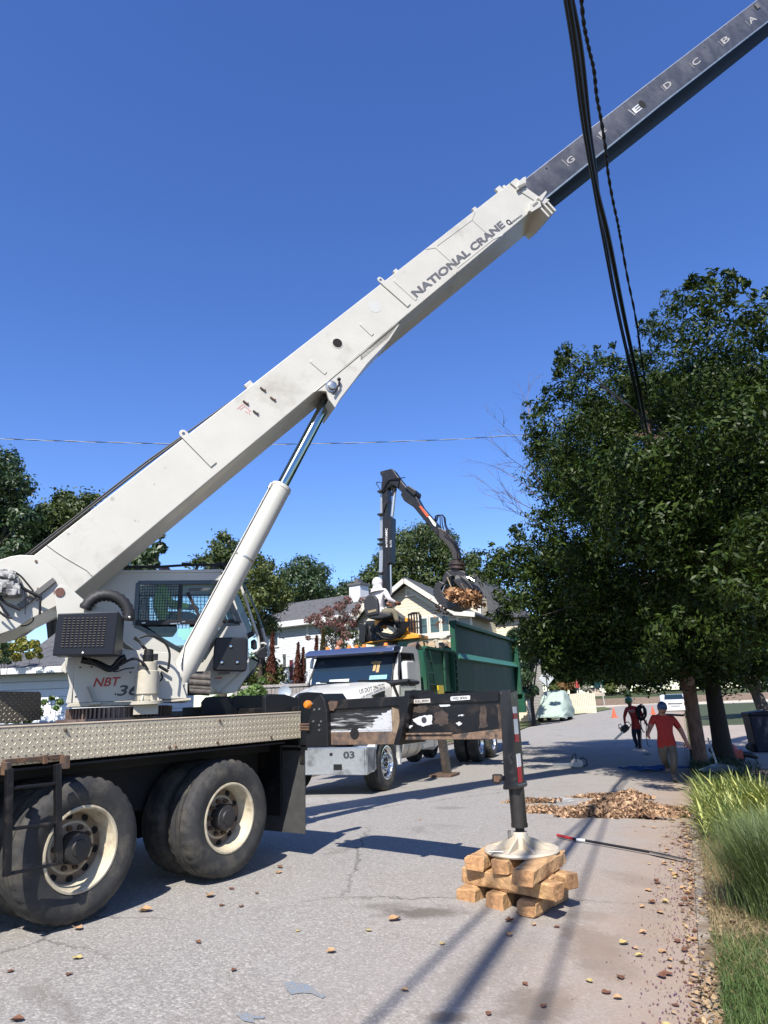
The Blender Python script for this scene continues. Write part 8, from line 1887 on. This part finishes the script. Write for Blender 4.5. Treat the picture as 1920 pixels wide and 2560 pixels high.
# ================================================================== BLUE PAINT MARKS
def decal(name,label,pxs,k,mt,dz=.004):
    P=[G(*cc(k,x,y)) for x,y in pxs]; n=len(P); c=sum(P)/n; mb=MB(); mb.add([(p[0],p[1],gnd(p[0],p[1])+dz) for p in P]+[(c[0],c[1],gnd(c[0],c[1])+dz)],[(i,(i+1)%n,n) for i in range(n)]); o=mb.build(name,mt,merge=False); tag(o,None,None,kind='structure'); return o
bp_=mat('blue_spray',(.22,.31,.42),.85,var=.35,vs=45,dirt=(.33,.315,.29),dsc=55,dlo=.36,dhi=.56,bump=.6,bs=150)
decal('paint_mark','',[(1400,415),(1440,403),(1500,415),(1545,432),(1570,460),(1610,480),(1590,490),(1540,465),(1490,462),(1440,470),(1415,445)],'S2',bp_)
decal('paint_mark','',[(1165,570),(1210,562),(1250,575),(1310,580),(1300,590),(1250,590),(1260,612),(1200,600)],'S2',bp_)
wst=mat('white_splash',(.50,.49,.46),.85,var=.2,vs=12,dirt=(.25,.24,.23),dsc=9,dlo=.45,dhi=.6)
decal('pale_patch','',[(185,895),(260,888),(340,900),(370,915),(320,930),(270,935),(220,918)],'F',wst)
# ================================================================== GRASSES
def blades(name,N,cf,L,w_,mt,parent=None,base=None,lean=.5,dirs=None,seg=4,kind=None):
    """N curved blades; cf() gives root point"""
    V=[];Fc=[];lv=[]
    for i in range(N):
        p=np.array(cf(i)); a=rnd.uniform(0,2*math.pi) if dirs is None else dirs(i); l=L*rnd.uniform(.55,1.15); le=lean*rnd.uniform(.4,1.3)
        h=np.array([math.cos(a),math.sin(a),0]); s=np.array([-h[1],h[0],0])*w_/2*rnd.uniform(.7,1.2); o=len(V); 
        for k in range(seg+1):
            t=k/seg; q=p+h*l*le*t**1.8+np.array([0,0,1])*l*(t-.45*le*t*t*min(1,le)); ww=(1-t)**.6 if t<1 else .02
            V.append(q-s*ww);V.append(q+s*ww)
        for k in range(seg): Fc.append((o+2*k,o+2*k+1,o+2*k+3,o+2*k+2))
        lv+= [rnd.random()]*seg
    off=np.zeros(3); p_=parent
    while p_ is not None: off+=np.array(p_.location); p_=p_.parent
    if parent is None and base is not None: off=np.array(base,float)
    me=bpy.data.meshes.new(name); me.from_pydata([tuple(v-off) for v in V],[],Fc); at=me.attributes.new('lv','FLOAT','FACE'); at.data.foreach_set('value',np.array(lv,dtype=np.float32)); me.materials.append(mt)
    o=bpy.data.objects.new(name,me); COL.objects.link(o)
    if parent is not None: o.parent=parent
    else: o.location=tuple(off)
    return o
def vz(s,t): return gz_s(s)+.06+.02*min(3,-t)
g_iris=leafmat('striped_blade',(.085,.15,.04),(.60,.60,.20),.5,.3); g_gr=leafmat('fine_blade',(.045,.08,.022),(.19,.235,.085),.5,.3); g_lawn=leafmat('lawn_blade',(.045,.09,.02),(.13,.19,.05),.55,.3); g_dry=leafmat('dry_blade',(.25,.19,.09),(.42,.34,.19),.7,.2)
for i,(s,t,n,L,lab) in enumerate(((5.0,-.42,330,.50,'clump of yellow and green striped sword leaves, nearest the camera'),(6.1,-.36,330,.50,'clump of yellow and green striped sword leaves at the kerb edge, second from the front'),(7.3,-.38,330,.52,'clump of yellow and green striped sword leaves nearest the leaning rake'),(6.4,-.95,330,.55,'clump of striped sword leaves set back from the kerb at the right edge'),(8.4,-.75,300,.48,'farthest clump of striped sword leaves behind the others'))):
    b0=rw(s,t,vz(s,t)); tt=thing('striped_grass',lab,'ornamental grass',b0,'striped grass clumps on the verge')
    blades('leaves',n,lambda i:rw(s+max(-.6,min(.6,rnd.gauss(0,.33))),min(-.13,t+rnd.gauss(0,.17)),vz(s,t)-.02),L*.95,.044,g_iris,tt,lean=.75,dirs=lambda i:rnd.gauss(R_(200),1.1))
for i,(s,t,n,L,lab) in enumerate(((1.8,-.56,2600,.68,'large fountain of fine green grass blades at the right edge, nearest the camera'),(2.6,-.85,2400,.62,'fountain of fine green grass behind the nearest one at the right edge'),(3.4,-.60,1500,.50,'small mound of fine green grass just in front of the striped clumps'))):
    b0=rw(s,t,vz(s,t)); tt=thing('fountain_grass',lab,'ornamental grass',b0,'fine grass clumps on the verge')
    blades('blades',n,lambda i:rw(s+rnd.gauss(0,.16),t+rnd.gauss(0,.12),vz(s,t)-.02),L,.006,g_gr,tt,lean=.62,seg=5,dirs=lambda i:rnd.gauss(R_(150),1.5))
o=blades('lawn_grass',16000,lambda i:(lambda s,t:rw(s,t,vz(s,t)-.01))(rnd.uniform(-1.8,1.25)-abs(rnd.gauss(0,.2)),-.10-abs(rnd.gauss(0,.6))),.10,.0055,g_lawn,None,rw(1,-.7),lean=.9,seg=3); tag(o,'green lawn grass along the kerb at the bottom right','grass',None,'stuff')
o=blades('dry_grass',7000,lambda i:(lambda s,t:rw(s,t,vz(s,t)-.01))(rnd.uniform(.4,6.),-.09-abs(rnd.gauss(0,.30))),.11,.0045,g_dry,None,rw(4,-.4),lean=1.4,seg=3); tag(o,'straw coloured dry grass on the verge under the ornamental grasses','grass',None,'stuff')
o=blades('weed_grass',2600,lambda i:(lambda s,t:rw(s,t,vz(s,t)-.01))(rnd.uniform(9,15),-.1-abs(rnd.gauss(0,.5))),.30,.03,lf_dark,None,rw(10,-.4),lean=.9,seg=3); tag(o,'dark green ground cover at the foot of the utility pole','ground cover',None,'stuff')
P=[]
for i in range(2600):
    s=rnd.uniform(-1.2,6.5); t_=rnd.uniform(-.75,.10) if s>.6 else rnd.gauss(-.03,.05); q=np.array(rw(s,t_)); P.append((q[0],q[1],(gnd(q[0],q[1])+.012) if t_>0 else vz(s,t_)+rnd.uniform(.0,.02)))
o=leafmesh('leaf_litter',np.array(P),.034,mat('litter_leaf',(.16,.085,.04),.85,attr=('lv',(.50,.36,.20))),None,base=rw(3,-.3),normals=np.tile([0,0,1.],(2600,1)),aspect=.6,jit=.5); tag(o,'brown leaf litter and mulch on the verge between kerb and grasses','leaf litter',None,'stuff')
P=[]
for i in range(1500):
    s=rnd.uniform(-.5,6); t_=abs(rnd.gauss(0,.16))+.02; q=np.array(rw(s,t_)); P.append((q[0],q[1],gnd(q[0],q[1])+.008))
o=leafmesh('petal_litter',np.array(P),.013,leafmat('purple_petal',(.10,.03,.12),(.30,.16,.12),.8,.1),None,base=rw(3,.1),normals=np.tile([0,0,1.],(1500,1)),aspect=.8); tag(o,'purple and brown petal litter in the gutter along the kerb','petal litter',None,'stuff')
# ------------------------------------------------------------------ one object per separate piece
def split_parts(names):
    for o in list(COL.objects):
        b=o.name.split('.')[0]
        if b not in names or o.type!='MESH': continue
        me=o.data; n=len(me.vertices); par=list(range(n))
        def f(x):
            while par[x]!=x: par[x]=par[par[x]]; x=par[x]
            return x
        for e in me.edges: par[f(e.vertices[0])]=f(e.vertices[1])
        ids={}; 
        for v in me.vertices: ids.setdefault(f(v.index),[]).append(v.index)
        keys=list(ids); bb=[]
        for k in keys:
            A=np.array([me.vertices[i].co[:] for i in ids[k]]); bb.append((A.min(0)-.01,A.max(0)+.01))
        g=list(range(len(keys)))
        def ff(x):
            while g[x]!=x: x=g[x]
            return x
        for i in range(len(keys)):
            for j in range(i):
                if (bb[i][0]<=bb[j][1]).all() and (bb[j][0]<=bb[i][1]).all(): g[ff(i)]=ff(j)
        grp={}
        for i,k in enumerate(keys): grp.setdefault(ff(i),set()).update(ids[k])
        if len(grp)<2: continue
        kids=list(o.children)
        gs=list(grp.values())
        for q,vs in enumerate(gs):
            bm=bmesh.new(); bm.from_mesh(me); bm.verts.ensure_lookup_table(); bmesh.ops.delete(bm,geom=[v for v in bm.verts if v.index not in vs],context='VERTS')
            m2=bpy.data.meshes.new(names[b]); bm.to_mesh(m2); bm.free()
            for m in me.materials:
                if m.name not in [x.name for x in m2.materials if x]: m2.materials.append(m)
            c=o.copy(); c.data=m2; c.name=names[b]; COL.objects.link(c)
            if q==0:
                for ch in kids: ch.parent=c
        bpy.data.objects.remove(o)
split_parts(dict(skirt_bolts='skirt_bolt',lug_nuts='lug_nut',hand_holes='hand_hole',head_bolts='head_bolt',unit_bolts='unit_bolt',boom_bracket='boom_bracket',line_clamp='line_clamp',cylinder_lug='cylinder_lug',strap_plate='strap_plate',eye_hole='eye_hole',cable_clip='cable_clip',top_fitting='top_fitting',wear_pad='wear_pad',pin_hole='pin_hole',window_surround='window_surround',window_latch='window_latch',bolt_recess='bolt_recess',panel_bolt='panel_bolt',guard_bar='guard_bar',mirror='mirror',bare_patch='bare_patch',rust_patch='rust_patch',tower_bolt='tower_bolt',reflective_tape='reflective_tape',pad_handle='pad_handle',door_gap='door_gap',wiper='wiper',dashboard_clutter='dashboard_item',marker_lights='marker_light',fender='fender',bumper_slot='bumper_slot',tank_strap='tank_strap',tar_streak='tar_streak',hydraulic_tubes='hydraulic_tube',tube_clamps='tube_clamp',grapple_rod='grapple_rod',grapple_pin='grapple_pin',control_block='control_block',gable='gable',corner_board='corner_board',tail_light='tail_light',plate_holes='plate_hole',cab_interior='cab_interior',window_frame='window_frame',guard_rail='guard_rail',loader_hose='loader_hose',dirt_mark='dirt_mark',blower_tube='blower_tube'))
